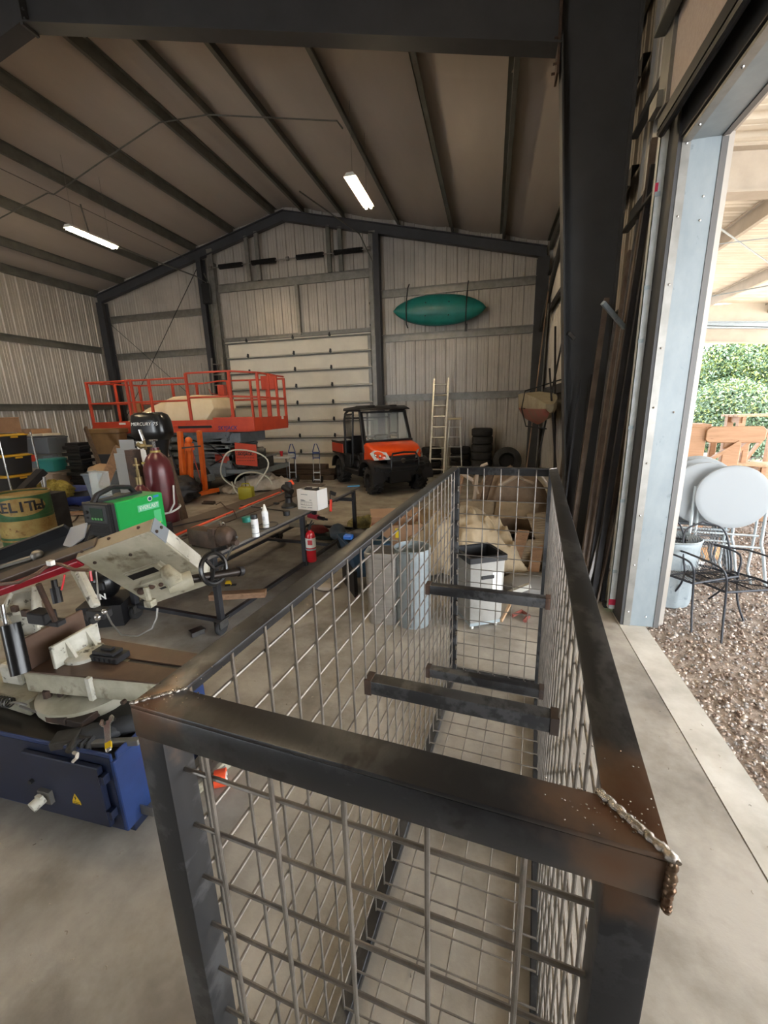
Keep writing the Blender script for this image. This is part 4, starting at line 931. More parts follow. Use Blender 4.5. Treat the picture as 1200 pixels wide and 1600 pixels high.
tag(MB().lathe([(0, 0), (.09, 0), (.1, .06), (.095, .06), (.08, .01)], 20).obj('white_bowl', m_white, None, (-5.42, 10.85, .77)), 'white bowl on the trestle table right of the red cup', 'bowl')
tag(blobmesh('rag', mat('grey_rag', '#8d8b84', .9), (.13, .09, .035), .4, 2, 3, 3, flat=-.02, loc=(-6.0, 10.8, .79)), 'crumpled grey rag on the trestle table', 'rag')
tag(MB().bb((0, 0, 0), (.2, .12, .03)).bb((.02, .02, .03), (.1, .1, .06)).obj('tool_box_lid', m_galv_d, None, (-6.35, 10.65, .77), bevel=.005), 'small grey metal box at the left end of the trestle table', 'box')
m_navy = mat('navy_paint', '#24376e', .4)
for i, (x, y, lb) in enumerate(((-5.38, 10.75, 'steel hand truck with navy handle, left of the two before the garage door'), (-4.65, 10.75, 'steel hand truck with navy handle, right of the two before the garage door'))):
    h = thing('hand_truck', lb, 'hand truck', (x, y, 0), .1, 'hand trucks'); h.scale = (.72, 1, 1)
    for s in (-1, 1):
        MB().tube([(s * .13, 0, .05), (s * .13, .06, .68)], .013, 8).obj('rail', m_alu, h)
        MB().lathe([(.03, -.02), (.09, -.02), (.1, 0), (.09, .02), (.03, .02)], 16, T(s * .17, .06, .1) @ RY(PI / 2)).obj('wheel', m_rubber, h)
    MB().tube([(-.13, .06, .66), (-.13, .075, .88), (-.04, .085, 1.08), (.04, .085, 1.08), (.13, .075, .88), (.13, .06, .66)], .018, 8).bar((-.13, .072, .84), (.13, .072, .84), .025, .05).bar((-.13, .065, .7), (.13, .065, .7), .02, .03).obj('handle', m_navy, h)
    MB().bb((-.16, -.14, .0), (.16, .03, .015)).obj('toe_plate', m_alu, h)
    for z in (.1, .3): MB().bar((-.13, .01, z), (.13, .01, z), .02, .03).obj('cross_rail', m_alu, h)
# timbers in front of the door
m_tim = mat('weathered_timber', '#5a4636', .85, 0, '#463729', 3, stretch=(1, 8, 8), bump=.4, bscale=12)
for i, (x0, x1, y, z, n) in enumerate(((-7.2, -4.35, 11.35, 0, 'lowest of the stack'), (-7.4, -4.0, 11.62, 0, 'at the rear of the floor layer'), (-7.3, -4.5, 11.4, .15, 'second layer'), (-7.1, -4.05, 11.6, .15, 'second layer at the rear'), (-7.2, -4.6, 11.48, .3, 'topmost'))):
    tag(MB().bb((x0, y - .09, z), (x1, y + .09, z + .14)).obj('timber', m_tim, None, bevel=.008), 'weathered brown timber lying before the garage door, ' + n, 'timber', 'stack of timbers')
# white sacks, hose loop, yellow can
m_sack = mat('white_woven_sack', '#c9c2b8', .8, 0, '#aea69b', 5, bump=.3, bscale=30)
tag(drape('sack', m_sack, None, 1.5, .8, lambda a, b: .33 * math.sin(PI * a) ** .6 * math.sin(PI * b) ** .6, (-5.75, 9.75, 0), .2, 44, 4, .14, sc=4), 'heap of white woven sacks in front of the trestle table', 'sack')
tag(drape('sack', m_sack, None, .8, .5, lambda a, b: .1 * math.sin(PI * a) ** .6 * math.sin(PI * b) ** .6, (-6.45, 9.35, 0), -.3, 30, 8, .1, sc=5), 'flat empty white sack left of the sack heap', 'sack')
m_hose = mat('pale_hose', '#c9cbbf', .4)
tag(MB().tube([(-5.75 + .62 * math.cos(a) + .08 * math.sin(3 * a), 8.9 + .12 * math.sin(2 * a), .62 + .5 * math.sin(a)) for a in [2 * PI * k / 40 - 1.2 for k in range(39)]], .018, 8).tube([(-5.75 + .5 * math.cos(a) + .2, 8.95, .28 + .3 * math.sin(a)) for a in [PI * k / 20 for k in range(21)]], .018, 8).tube([(-6.1, 8.9, .35), (-6.05, 8.9, .15), (-5.9, 8.85, .02)], .018, 8).obj('hose', m_hose, None), 'large loop of stiff pale hose standing behind the welding table', 'hose')
gc = thing('fuel_can', 'yellow fuel can on the floor inside the pale hose loop', 'fuel can', (-5.5, 8.55, 0), .2)
MB().bb((-.17, -.1, 0), (.17, .1, .3)).obj('body', mat('yellow_plastic', '#a8a32a', .45), gc, bevel=.035, seg=2)
MB().tube([(-.1, 0, .3), (-.08, 0, .37), (.08, 0, .37), (.1, 0, .3)], .016, 6).obj('handle', MATS['yellow_plastic'], gc)
MB().cyl((.0, 0, .3), (0.0, 0, .55), .012, 8).obj('spout', m_black, gc)
tag(MB().bb((0, 0, 0), (.3, .05, .04)).bb((0, .08, 0), (.28, .12, .05)).bb((.02, .04, .03), (.3, .09, .07)).obj('steel_offcuts', m_rust, None, (-6.25, 7.9, 0)), 'short rusty steel offcuts on the floor below the orange stand', 'offcuts')
# orange stand (engine stand / gantry)
m_os = mat('orange_stand_paint', '#d8661f', .45, 0, '#c55a1b', 5)
os_ = thing('engine_hoist', 'orange folded steel shop crane standing in front of the lift', 'hoist', (-6.9, 8.4, 0))
_o = V((-6.9, 8.4, 0)); R_o = lambda p: tuple(V(p) - _o)
b1_, b2_ = R_o(PZ(284, 778, .12)), R_o(PZ(341, 765, .12)); c1_, c2_ = R_o(PZ(272, 772, .12)), R_o(PZ(312, 759, .12))
MB().bar(b1_, b2_, .09, .1).bar(c1_, c2_, .08, .09).bar(c1_, b1_, .08, .08).obj('base', m_os, os_, bevel=.008)
MB().bar(R_o(PY(288, 774, 8.35)), R_o(PY(281, 674, 8.35)), .1, .1, (0, 1, 0)).obj('upright', m_os, os_, bevel=.006)
MB().bar(R_o(PY(298, 768, 8.5)), R_o(PY(297, 698, 8.5)), .1, .1, (0, 1, 0)).obj('upright', m_os, os_, bevel=.006)
MB().bar(R_o(PY(321, 766, 8.75)), R_o(PY(311, 673, 8.6)), .09, .1, (0, 1, 0)).obj('boom', m_os, os_, bevel=.006)
MB().cyl(R_o(PY(291, 765, 8.55)), R_o(PY(292, 690, 8.55)), .045, 10).ball(R_o(PY(295, 688, 8.45)), .08, 12).box(R_o(PY(296, 698, 8.45)), (.16, .12, .16)).obj('hydraulic_ram', m_os, os_)
MB().tube(smooth([R_o(PY(300, 700, 8.4)), R_o(PY(306, 725, 8.4)), R_o(PY(317, 760, 8.5))]), .01, 6).obj('hose', m_ord, os_)
for q_ in (b1_, b2_, c1_): MB().cyl((q_[0], q_[1] - .02, .04), (q_[0], q_[1] + .02, .04), .035, 12).obj('caster', m_black, os_)
MB().bar(R_o(PY(284, 700, 8.28)), R_o(PY(314, 697, 8.5)), .01, .03).obj('tie_strap', m_black, os_)
# outboard motor
om = thing('outboard_motor', 'black outboard motor on a stand behind the gas cylinder', 'outboard motor', (-5.05, 5.5, 0), .12)
ob_rings = []
for z, a, b, cx in ((1.62, .24, .14, .0), (1.68, .29, .18, 0), (1.75, .295, .185, 0), (1.9, .28, .18, .0), (1.99, .25, .165, -.01), (2.03, .18, .12, -.02)):
    ob_rings.append([(cx + a * (abs(math.cos(t)) ** .55) * (1 if math.cos(t) > 0 else -1), b * (abs(math.sin(t)) ** .6) * (1 if math.sin(t) > 0 else -1), z) for t in [2 * PI * k / 28 for k in range(28)]])
m_gl = mat('gloss_black', '#0f1012', .3, 0, coat=.2)
MB().loft(ob_rings).obj('cowl', m_gl, om, ang=40)
MB().loft([[(cx + a * math.cos(t), b * math.sin(t), z) for t in [2 * PI * k / 20 for k in range(20)]] for z, a, b, cx in ((1.62, .25, .14, 0), (1.45, .2, .12, .0), (1.3, .15, .1, .02), (1.0, .12, .07, .05), (.75, .1, .05, .05))]).obj('mid_section', m_gl, om)
MB().loft([[(cx + a * math.cos(t), b * math.sin(t), z) for t in [2 * PI * k / 16 for k in range(16)]] for z, a, b, cx in ((.78, .17, .07, .05), (.74, .17, .07, .05), (.5, .13, .045, .05), (.36, .2, .06, .07), (.3, .06, .05, .1))]).obj('lower_unit', m_gl, om)
MB().bb((-.3, -.12, 1.1), (-.12, .12, 1.6)).bb((-.34, -.1, .8), (-.26, .1, 1.5)).tube([(-.3, 0, 1.2), (-.42, 0, 1.0), (-.44, 0, .4), (-.44, 0, 0)], .03, 8).bb((-.7, -.3, 0), (.3, -.24, .05)).bb((-.7, .24, 0), (.3, .3, .05)).bb((-.7, -.3, 0), (-.62, .3, .05)).bb((-.46, -.3, 0), (-.4, .3, .05)).obj('stand', m_black, om)
text('MERCURY', 'lettering', .066, m_white, om, T(-.04, -.188, 1.86) @ RX(PI / 2), sx=1.1, shear=.2)
text('75', 'lettering', .07, m_white, om, T(.19, -.18, 1.86) @ RZ(.08) @ RX(PI / 2), sx=1.1, shear=.2)
MB().lathe([(0, 0), (.03, 0), (.03, .004), (0, .004)], 14, T(.12, -.105, 1.42) @ RX(PI / 2)).obj('badge', m_white, om)
# ================================================================ welding table
m_plate = mat('worn_plate_steel', '#6d6964', .5, .4, '#827d77', 2.5, c3='#4b4743', s3=1.6, thr3=(.5, .7), bump=.1, bscale=30)
m_tube = mat('dark_square_tube', '#35363a', .45, .6, '#44454a', 5)
TX, TY, TA = -1.975, 6.15, -.1003
tb = thing('welding_table', 'long steel-topped welding table on casters with tools on it', 'table', (TX, TY, 0), TA)
Mtb = T(TX, TY, 0) @ RZ(TA)
def TL(x, y, z=.8): return Mtb @ V((x, y, z))      # local table coords: x<0 towards the far side, y<0 towards the camera
MB().bb((-1.2, -3.55, .775), (0, 0, .8)).obj('tabletop', m_plate, tb, bevel=.003)
MB().bb((-1.2, -3.3, .8), (-.62, .1, .812)).obj('upper_plate', mat('brown_plate_steel', '#4c413a', .55, .4, '#5a4f47', 3), tb, bevel=.002)
for x in (-.06, -1.12):
    for y in (-3.15, -1.62, -.06):
        if x < -1 and y == -1.62: continue
        leg = MB().bb((x - .026, y - .026, .1), (x + .026, y + .026, .775)).obj('leg', m_tube, tb, bevel=.003)
    for y in (-3.1, -.55):
        c = MB().lathe([(.02, -.022), (.065, -.02), (.075, -.008), (.075, .008), (.065, .02), (.02, .022)], 20, T(x - .0, y - .06, .075) @ RY(PI / 2)).obj('caster_wheel', m_rubber, tb)
        MB().bb((x - .035, y - .11, .075), (x - .03, y - .0, .15)).bb((x + .03, y - .11, .075), (x + .035, y, .15)).bb((x - .04, y - .11, .145), (x + .04, y + .02, .155)).obj('fork', m_rawsteel, c)
for x in (-.06, -1.12):
    MB().bb((x - .02, -3.13, .12), (x + .02, -.09, .16)).obj('lower_rail', m_tube, tb, bevel=.002)
    MB().bb((x - .02, -3.13, .735), (x + .02, -.09, .775)).obj('upper_rail', m_tube, tb, bevel=.002)
for y in (-3.15, -.9, -.06): MB().bb((-1.1, y - .02, .12), (-.08, y + .02, .16)).obj('cross_rail', m_tube, tb, bevel=.002)
MB().bb((-.32, -.13, .6), (-.06, -.08, .65)).bb((-.34, -.2, .6), (-.28, -.02, .66)).obj('side_arm', m_tube, tb, bevel=.002)
MB().bb((-.8, -2.9, .765), (-.2, -2.86, .775)).obj('stiffener', m_tube, tb)
def onT(x, y): # table-top point from pixel
    return PZ(x, y, .8)
# vise
vo = onT(350, 858); vo.z = .8
vs = thing('bench_vise', 'big rusty bench vise clamped on the near edge of the welding table', 'vise', vo, -.2)
m_vis = mat('rusty_cast_vise', '#5c4a3f', .6, .5, '#3f342d', 10, bump=.4, bscale=40)
MB().bb((-.38, -.06, .02), (-.1, .07, .17)).bb((-.36, -.05, .0), (-.02, .06, .05)).obj('fixed_jaw', m_vis, vs, bevel=.012, seg=2)
MB().bb((-.1, -.075, .02), (-.02, .085, .21)).obj('jaw_face', m_vis, vs, bevel=.008)
MB().loft([[(x_, .085 * math.cos(a) * s_ + .005, .12 + .095 * math.sin(a) * s_) for a in [2 * PI * k / 16 for k in range(16)]] for x_, s_ in ((-.01, 1.0), (.05, 1.05), (.1, .85), (.12, .5))]).obj('moving_jaw', m_vis, vs, ang=50)
MB().cyl((.1, 0, .08), (.17, 0, .08), .028, 12).obj('screw_boss', m_vis, vs)
vh = MB().cyl((.15, .02, .12), (.06, -.12, -.16), .009, 8).ball((.06, -.12, -.165), .018, 8).ball((.15, .02, .125), .015, 8).obj('handle', m_rawsteel, vs)
MB().bb((-.05, .02, .21), (-.03, .04, .25)).ball((0, .03, .235), .012, 8).obj('jaw_screw', m_chrome, vs)
# aerosol cans
def spray(name, label, loc, r, h, body, cap, capr=.8, nozzle=False):
    t = thing(name, label, 'spray can', loc)
    MB().lathe([(0, 0), (r, 0), (r * 1.02, .004), (r, .01), (r, h), (r * .97, h + .01), (r * .6, h + .025), (0, h + .027)], 24).obj('body', body, t)
    if nozzle: MB().lathe([(r * .7, h + .02), (r * .7, h + .03), (r * .35, h + .07), (r * .3, h + .085), (0, h + .086)], 16).bb((-.035, -.006, h + .045), (.0, .006, h + .055)).obj('nozzle', cap, t)
    else: MB().lathe([(r * .92, h), (r * .95, h + .005), (r * .93, h + .05), (r * .85, h + .055), (0, h + .056)], 20).obj('cap', cap, t)
    MB().lathe([(r * 1.01, h * .2), (r * 1.012, h * .2), (r * 1.012, h * .24), (r * 1.01, h * .24)], 24, cap=False).obj('label_band', mat('label_grey', '#8f9aa0', .5), t)
    for k, z in enumerate((.72, .62, .55)): MB().bb((-.018, -r - .0012, h * z), (.014, -r * .8, h * z + .004)).obj('print', mat('print_grey', '#55606a', .6), t)
    return t
m_wl = mat('white_label', '#e8eaea', .35)
spray('spray_can', 'white spray can with black cap next to the vise', onT(400, 838), .036, .17, m_wl, m_black)
spray('spray_can', 'white spray bottle with white nozzle right of the black-capped can', onT(416, 824), .034, .165, m_wl, m_white, nozzle=True)
tag(MB().lathe([(0, 0), (.05, 0), (.052, .05), (.05, .055), (0, .056)], 20, T(*onT(386, 815)) @ T(0, 0, 0)).obj('tape_roll', mat('teal_tin', '#2f8f85', .4), None), 'teal tin behind the vise on the welding table', 'tin')
tag(MB().lathe([(.02, 0), (.04, 0), (.04, .05), (.02, .05)], 18, T(*onT(448, 805))).obj('socket', m_plast, None), 'small black round cap left of the white carton on the welding table', 'cap')
# white carton
cb = thing('white_carton', 'white cardboard carton with printed label at the edge of the welding table', 'carton', onT(481, 797), -.22)
m_cart = mat('white_cardboard', '#e9e6e0', .7)
hh = .25
MB().bb((-.15, 0, 0), (.15, .006, hh)).bb((-.15, .214, 0), (.15, .22, hh)).bb((-.15, 0, 0), (-.144, .22, hh)).bb((.144, 0, 0), (.15, .22, hh)).bb((-.15, 0, 0), (.15, .22, .006)).obj('carton', m_cart, cb)
MB().bb((-.1, -.001, .06), (.07, 0, .063)).bb((-.1, -.001, .1), (.07, 0, .103)).bb((-.1, -.001, .06), (-.097, 0, .1)).bb((.067, -.001, .06), (.07, 0, .1)).obj('label_frame', m_black, cb)
for k in range(5): MB().bb((-.08 + k * .03, -.001, .06), (-.078 + k * .03, 0, .1)).obj('label_line', m_black, cb)
for x0_, x1_, z_ in ((-.1, -.05, .12), (-.1, -.03, .112), (.03, .065, .125), (-.09, .01, .19), (-.1, -.02, .03), (.0, .07, .03)): MB().bb((x0_, -.001, z_), (x1_, 0, z_ + .006)).obj('label_print', MATS['print_grey'], cb)
tag(MB().cyl((-.05, .0, 0), (.09, .05, .03), .03, 12).bb((-.1, .03, .01), (-.02, .09, .05)).obj('carton_tool', m_plast, None, tuple(onT(481, 797) + V((.02, .09, .205)))), 'black tool lying in the open white carton', 'tool')
# orange straightedge, rods
m_och = mat('orange_edge', '#ef5a35', .4); 
A_ = onT(262, 845); B_ = onT(455, 764)
A_.z = B_.z = .815
tag(MB().bar(A_, A_.lerp(B_, .42), .035, .03).bar(A_.lerp(B_, .47), A_.lerp(B_, .86), .035, .03).bar(A_.lerp(B_, .9), B_, .035, .03).obj('orange_rail', m_och, None, (0, 0, .0)), 'long orange rail lying across the welding table', 'rail')
tag(MB().bar(A_ + V((.06, .0, -.0)), B_ + V((.06, -.05, 0)), .04, .022).obj('flat_bar', m_galv_d, None), 'grey flat bar lying against the orange rail on the table', 'bar')
tag(MB().cyl(onT(268, 826) + V((0, 0, .02)), onT(360, 806) + V((0, 0, .02)), .006, 6).obj('thin_rod', m_black, None), 'thin black rod on the far part of the welding table', 'rod')
tag(MB().cyl(onT(376, 792) + V((0, 0, .02)), onT(447, 800) + V((0, 0, .01)), .007, 6).ball(onT(432, 790) + V((0, 0, .03)), (.05, .02, .02), 8).obj('grinder_cable', m_black, None), 'black cable with plug behind the white spray bottle', 'cable')
tag(MB().tube([tuple(onT(418, 822) + V((.1 * math.cos(a), .14 * math.sin(a), .008))) for a in [2 * PI * k / 24 for k in range(25)]], .005, 6).obj('cable_coil', m_black, None), 'thin black cable coiled around the spray bottle', 'cable')
tag(MB().tube([tuple(onT(x, y) + V((0, 0, .03))) for x, y in ((338, 792), (345, 788), (355, 798), (365, 800), (370, 812))], .006, 6).obj('wire_bit', m_rust, None), 'bent rusty wire near the middle of the welding table', 'wire')
for i, (x, y, a) in enumerate(((305, 838, .5), (312, 835, 1.3), (318, 832, .2))):
    tag(MB().tube([(-.09, 0, .012), (-.02, .01, .015), (.02, -.012, .015), (.09, .01, .012)], .011, 6).ball((0, 0, .018), .018, 8).obj('pliers', m_rawsteel, None, tuple(onT(x, y) + V((0, 0, .012 * (i + 1))))), ['steel pliers left of the vise, nearest', 'steel pliers left of the vise, middle of the pile', 'steel pliers left of the vise, furthest'][i], 'pliers').rotation_euler = (0, 0, a)
tag(MB().cyl(onT(300, 846) + V((0, 0, .03)), onT(345, 846) + V((0, 0, .03)), .014, 8).ball(onT(303, 846) + V((0, 0, .03)), .025, 8).obj('ball_hammer', m_chrome, None), 'bright steel hammer lying beside the pliers', 'hammer')
# blower / black angle grinder with orange at far end
gr = thing('angle_grinder', 'black and orange angle grinder standing at the left of the white carton', 'grinder', onT(452, 792))
MB().cyl((0, 0, .12), (-.02, .08, .3), .05, 12).lathe([(0, 0), (.1, 0), (.1, .02), (.05, .06), (.04, .12), (0, .13)], 20).obj('body', m_plast, gr)
MB().cyl((-.02, .08, .28), (.03, .1, .31), .035, 10).obj('orange_grip', m_och, gr)
MB().cyl((-.08, .04, .25), (.06, -.02, .2), .04, 12).obj('gear_head', m_black, gr)
# clamp with red handle and drill hung under the edge
cl = thing('bar_clamp', 'black and red bar clamp on the near edge right of the carton', 'clamp', tuple(onT(518, 786)))
MB().bar((-.01, -.03, -.07), (-.09, .2, .1), .018, .03).bar((-.09, .2, .1), (-.05, .28, .06), .03, .05).obj('bar', m_black, cl)
MB().bar((0, -.05, -.1), (-.03, .06, 0.03), .035, .035).obj('handle', mat('red_grip', '#dd3a30', .4), cl, bevel=.008)
dl = thing('cordless_drill', 'dark red cordless drill hanging under the side arm of the welding table', 'drill', tuple(PD(494, 806, 5.45)), -.2)
MB().cyl((-.12, 0, 0), (.03, 0, -.02), .035, 12).obj('motor', mat('dark_red_plastic', '#8e2330', .4), dl)
MB().cyl((.03, 0, -.02), (.12, 0, -.03), .025, 12).cyl((.12, 0, -.03), (.17, 0, -.035), .015, 8).bar((-.03, 0, .02), (0, 0, .17), .04, .05).obj('chuck', m_plast, dl)
# fire extinguisher hung on the middle leg
exo = TL(.035, -1.62, .17)
ex = thing('fire_extinguisher', 'red fire extinguisher hung on the middle leg of the welding table', 'fire extinguisher', exo)
m_red = mat('red_enamel', '#c8202c', .25, 0, coat=.4)
MB().lathe([(0, 0), (.055, 0), (.062, .01), (.062, .33), (.05, .37), (.022, .39), (.02, .41), (0, .41)], 28).obj('cylinder', m_red, ex)
MB().lathe([(.0628, .19), (.0632, .19), (.0632, .31), (.0628, .31)], 28, cap=False).obj('label', m_white, ex)
MB().lathe([(.0635, .155), (.065, .155), (.065, .175), (.0635, .175)], 28, cap=False).bb((-.09, -.01, .15), (-.055, .01, .18)).obj('strap', m_galv, ex)
MB().bb((-.015, -.02, .4), (.015, .02, .44)).bar((-.01, 0, .43), (.06, 0, .5), .02, .012).bar((-.01, 0, .44), (.04, 0, .53), .02, .012).obj('valve', m_black, ex)
MB().tube([(-.01, 0, .43), (-.06, .02, .44), (-.085, .02, .36), (-.08, .0, .2), (-.078, 0, .12)], .009, 6).obj('hose', m_rubber, ex)
MB().bb((-.01, -.066, .23), (.05, -.06, .29)).obj('label_print', mat('red_label_print', '#c9434a', .5), ex)
# things under / around the table
tag(MB().bb((-.26, -.17, 0), (.26, .17, .012)).bb((-.28, -.19, .012), (.28, .19, .07)).obj('tool_tray', mat('dark_green_tray', '#39423a', .6), None, tuple(PZ(502, 838, .0)), bevel=.01), 'dark green flat tray on the floor under the far end of the welding table', 'tray')
tag(blobmesh('grinder_bag', mat('grey_blue_case', '#6d7780', .5), (.12, .1, .13), .3, 2, 3, 5, flat=-.1, loc=tuple(PZ(528, 832, .17))), 'grey power tool resting on the low tray under the table', 'tool')
tag(blobmesh('red_rag', mat('red_brown_rag', '#7d3430', .9), (.16, .1, .07), .5, 2.4, 3, 6, flat=-.03, loc=tuple(PZ(496, 828, .14))), 'dark red rag beside the grey tool under the table', 'rag')
tag(MB().bb((-.13, -.09, 0), (.13, .09, .1)).obj('plastic_box', mat('tan_box', '#9c9482', .6), None, tuple(PZ(466, 822, .17)), bevel=.02), 'pale plastic box on the table frame behind the extinguisher', 'box')
def tmeas(label, p, rz):
    t = thing('tape_measure', label, 'tape measure', p, rz)
    MB().prism([(-.035, 0), (.035, 0), (.04, .03), (.02, .065), (-.02, .065), (-.035, .04)], -.022, .022, RX(PI / 2)).obj('case', mat('yellow_case', '#d9b32a', .4), t, bevel=.006)
    MB().bb((-.036, -.026, .005), (.03, .026, .03)).bb((.03, -.02, .0), (.09, .02, .01)).obj('grip', m_black, t); return t
tmeas('yellow and black tape measure on the floor under the middle of the welding table', PZ(357, 915, 0), .4)
tmeas('yellow tape measure on the floor near the left caster of the table', PZ(229, 930, 0), -.6)
m_wood = mat('raw_wood', '#957459', .8, 0, '#7b5f48', 5, stretch=(1, 6, 6), c3='#5e3f26', s3=9, thr3=(.62, .7), bump=.3, bscale=20)
wp = tag(MB().bar(TL(-.45, -2.85, .16) + V((0, 0, .03)), TL(.06, -2.62, .16) + V((0, 0, .03)), .1, .06).obj('wood_offcut', m_wood, None, bevel=.004), 'short raw timber offcut lying across the lower rail at the near end of the table', 'wood block')
tag(MB().bar(PZ(298, 988, .02), PZ(318, 980, .02), .1, .006).bar(PZ(300, 994, .02), PZ(320, 986, .02), .006, .05).obj('angle_offcut', m_rawsteel, None), 'short steel angle offcut on the floor by the near caster', 'offcut')
for i, (x, y) in enumerate(((262, 985), (148, 1010), (440, 895))):
    pass
# ---- welder, tray, cylinders, drum
tr_ = thing('tool_tray_stack', 'black and red tool tray beneath the green welder', 'tray', TL(-.98, -3.22, .812), .1)
MB().bb((-.2, -.28, 0), (.2, .4, .03)).bb((-.2, -.28, .03), (-.19, .4, .11)).bb((.19, -.28, .03), (.2, .4, .11)).bb((-.2, .39, .03), (.2, .4, .11)).bb((-.2, -.28, .03), (.2, -.27, .08)).obj('tray', m_black, tr_, bevel=.004)
MB().bb((-.18, -.29, .05), (.18, -.28, .065)).obj('red_strip', m_red, tr_)
for x in (-.12, 0, .12): MB().cyl((x, -.34, .06), (x, -.1, .07), .012, 8).obj('handle_tool', m_rawsteel, tr_)
MB().bb((-.2, -.27, .11), (.2, .39, .125)).obj('lid', m_black, tr_)
wo = PD(160, 836, 3.55)
wo = V((wo.x, wo.y, .937))
we = thing('welder', 'green and black welding power source with markers held on its side', 'welder', wo, -.1)
we.scale = (1.25, .97, .97)
m_green = mat('green_enamel', '#18a24c', .35, 0, coat=.3)
MB().bb((-.115, 0, .03), (.115, .02, .36)).bb((-.13, -.02, .0), (.13, .0, .375)).bb((-.125, .0, 0), (.125, .05, .37)).obj('front_frame', m_plast, we, bevel=.012)
MB().bb((-.118, .05, .01), (.118, .55, .365)).obj('case', m_green, we, bevel=.01)
MB().bb((-.1, -.028, .2), (.1, -.018, .35)).obj('control_panel', mat('dark_grey_panel', '#3a3d40', .5), we, bevel=.004)
MB().bb((-.04, -.031, .22), (.075, -.027, .33)).obj('screen', mat('dull_screen', '#31453c', .2), we)
for k in range(4): MB().bb((-.035 + k * .027, -.033, .225), (-.018 + k * .027, -.03, .245)).obj('button', mat('green_print', '#5fae67', .4), we)
MB().cyl((-.075, -.045, .29), (-.075, -.02, .29), .017, 14).cyl((-.075, -.045, .24), (-.075, -.02, .24), .012, 14).obj('knob', m_black, we)
for k in range(6): MB().bb((-.1, -.026, .105 + k * .013), (.1, -.018, .111 + k * .013)).obj('louvre', m_black, we)
for k, x in enumerate((-.07, 0, .07)):
    MB().cyl((x, -.02, .06), (x, -.09, .045), .024, 12).tube([(x, -.08, .047), (x - .03, -.16, .04), (x - .1, -.22, -.02), (x - .22, -.2, -.08)], .012, 8).obj('cable_plug', m_rubber, we)
MB().tube([(-.03, .0, .37), (-.03, .05, .43), (-.03, .2, .47), (-.03, .36, .44), (-.03, .42, .37)], .022, 8).bb((-.06, .02, .36), (.0, .46, .385)).obj('handle', m_plast, we)
text('EVERLAST', 'lettering', .05, m_white, we, T(.1225, .375, .26) @ RZ(PI / 2) @ RX(PI / 2), sx=.92)
MB().bb((.118, .26, .23), (.1195, .49, .29)).obj('logo_plate', mat('mint_plate', '#6fc79a', .4), we)
MB().bb((.118, .42, .08), (.1195, .5, .21)).obj('spec_label', mat('mint_print', '#52bf7d', .5), we)
MB().bb((.119, .43, .07), (.12, .48, .09)).obj('yellow_label', mat('yellow_print', '#d6cc2c', .5), we)
MB().cyl((.118, .4, .33), (.1205, .4, .33), .024, 20).obj('badge', m_white, we); MB().cyl((.12, .4, .33), (.1215, .4, .33), .017, 20).obj('badge_ring', m_navy, we)
MB().bb((.118, .44, .33), (.1195, .5, .35)).obj('blue_print', mat('blue_print', '#3c86c8', .5), we)
for k, (c, cc) in enumerate((('#dfe8e2', '#3fae6a'), ('#c9ced2', '#23262a'), ('#8da2b8', '#2a4f9a'), ('#e06a3a', '#15161a'), ('#e0633a', '#15161a'))):
    y = .07 + k * .026; z = .02 + .006 * k
    pen = thing('marker_pen', ['white marker with green cap', 'grey marker with dark cap', 'grey marker with blue cap', 'orange marker, left of two', 'orange and white marker, rightmost'][k] + ' held on the side of the green welder', 'marker', we.matrix_world @ V((0, 0, 0)), 0, 'markers on the welder')
    pm = T(*wo) @ RZ(-.1)
    pen.location = pm @ V((.127, y, z)); pen.rotation_euler = (0, 0, -.1)
    MB().cyl((0, 0, 0), (0, -.004, .13 + .01 * k), .009, 10).obj('barrel', mat('pen' + c, c, .4), pen)
    MB().cyl((0, -.004, .13 + .01 * k), (0, -.005, .17 + .013 * k), .0085, 10).obj('cap', mat('cap' + cc, cc, .4), pen)
# clear visor box on the welder
vz = thing('clear_visor', 'clear scratched plastic visor standing behind the welder front', 'visor', tuple(PD(160, 775, 3.75)))
MB().bb((-.11, 0, 0), (.11, .004, .22)).bb((-.11, 0, 0), (-.106, .08, .22)).obj('sheet', mat('scratched_plastic', '#cfd2cc', .25, 0, alpha=.35), vz)
MB().bb((-.115, -.004, 0), (.115, .008, .01)).bb((-.115, -.004, .215), (.115, .008, .225)).obj('rim', m_galv_d, vz)
# big maroon cylinder
m_mar = mat('maroon_cylinder', '#5a2226', .32, .1, '#4a1c20', 6, c3='#7a4a48', s3=30, thr3=(.68, .74))
gc_o = PD(251, 760, 4.75); gc_o.z = .12
g1 = thing('gas_cylinder', 'tall maroon gas cylinder with brass regulator behind the green welder', 'gas cylinder', gc_o)
MB().lathe([(0, 0), (.14, 0), (.15, .02), (.15, 1.2), (.147, 1.28), (.13, 1.36), (.095, 1.425), (.055, 1.465), (.045, 1.48), (.045, 1.52), (0, 1.52)], 36).obj('body', m_mar, g1, ang=50)
MB().lathe([(.05, 1.45), (.053, 1.45), (.053, 1.49), (.05, 1.49)], 24, cap=False).bb((-.1, -.115, 1.35), (-.03, -.1, 1.372)).obj('collar', mat('worn_gold', '#9a8a4a', .5, .3), g1)
MB().cyl((0, 0, 1.51), (0, 0, 1.59), .018, 10).lathe([(0, 1.59), (.04, 1.59), (.045, 1.6), (.04, 1.61), (0, 1.61)], 14).obj('valve', m_chrome, g1)
m_brass = mat('brass', '#7a6a48', .4, .7)
MB().cyl((0, 0, 1.54), (-.1, -.03, 1.54), .014, 10).cyl((-.1, -.03, 1.54), (-.13, -.06, 1.54), .026, 14).cyl((-.13, -.03, 1.52), (-.17, -.06, 1.57), .024, 14).cyl((-.1, -.02, 1.5), (-.1, -.03, 1.62), .016, 10).obj('regulator', m_brass, g1)
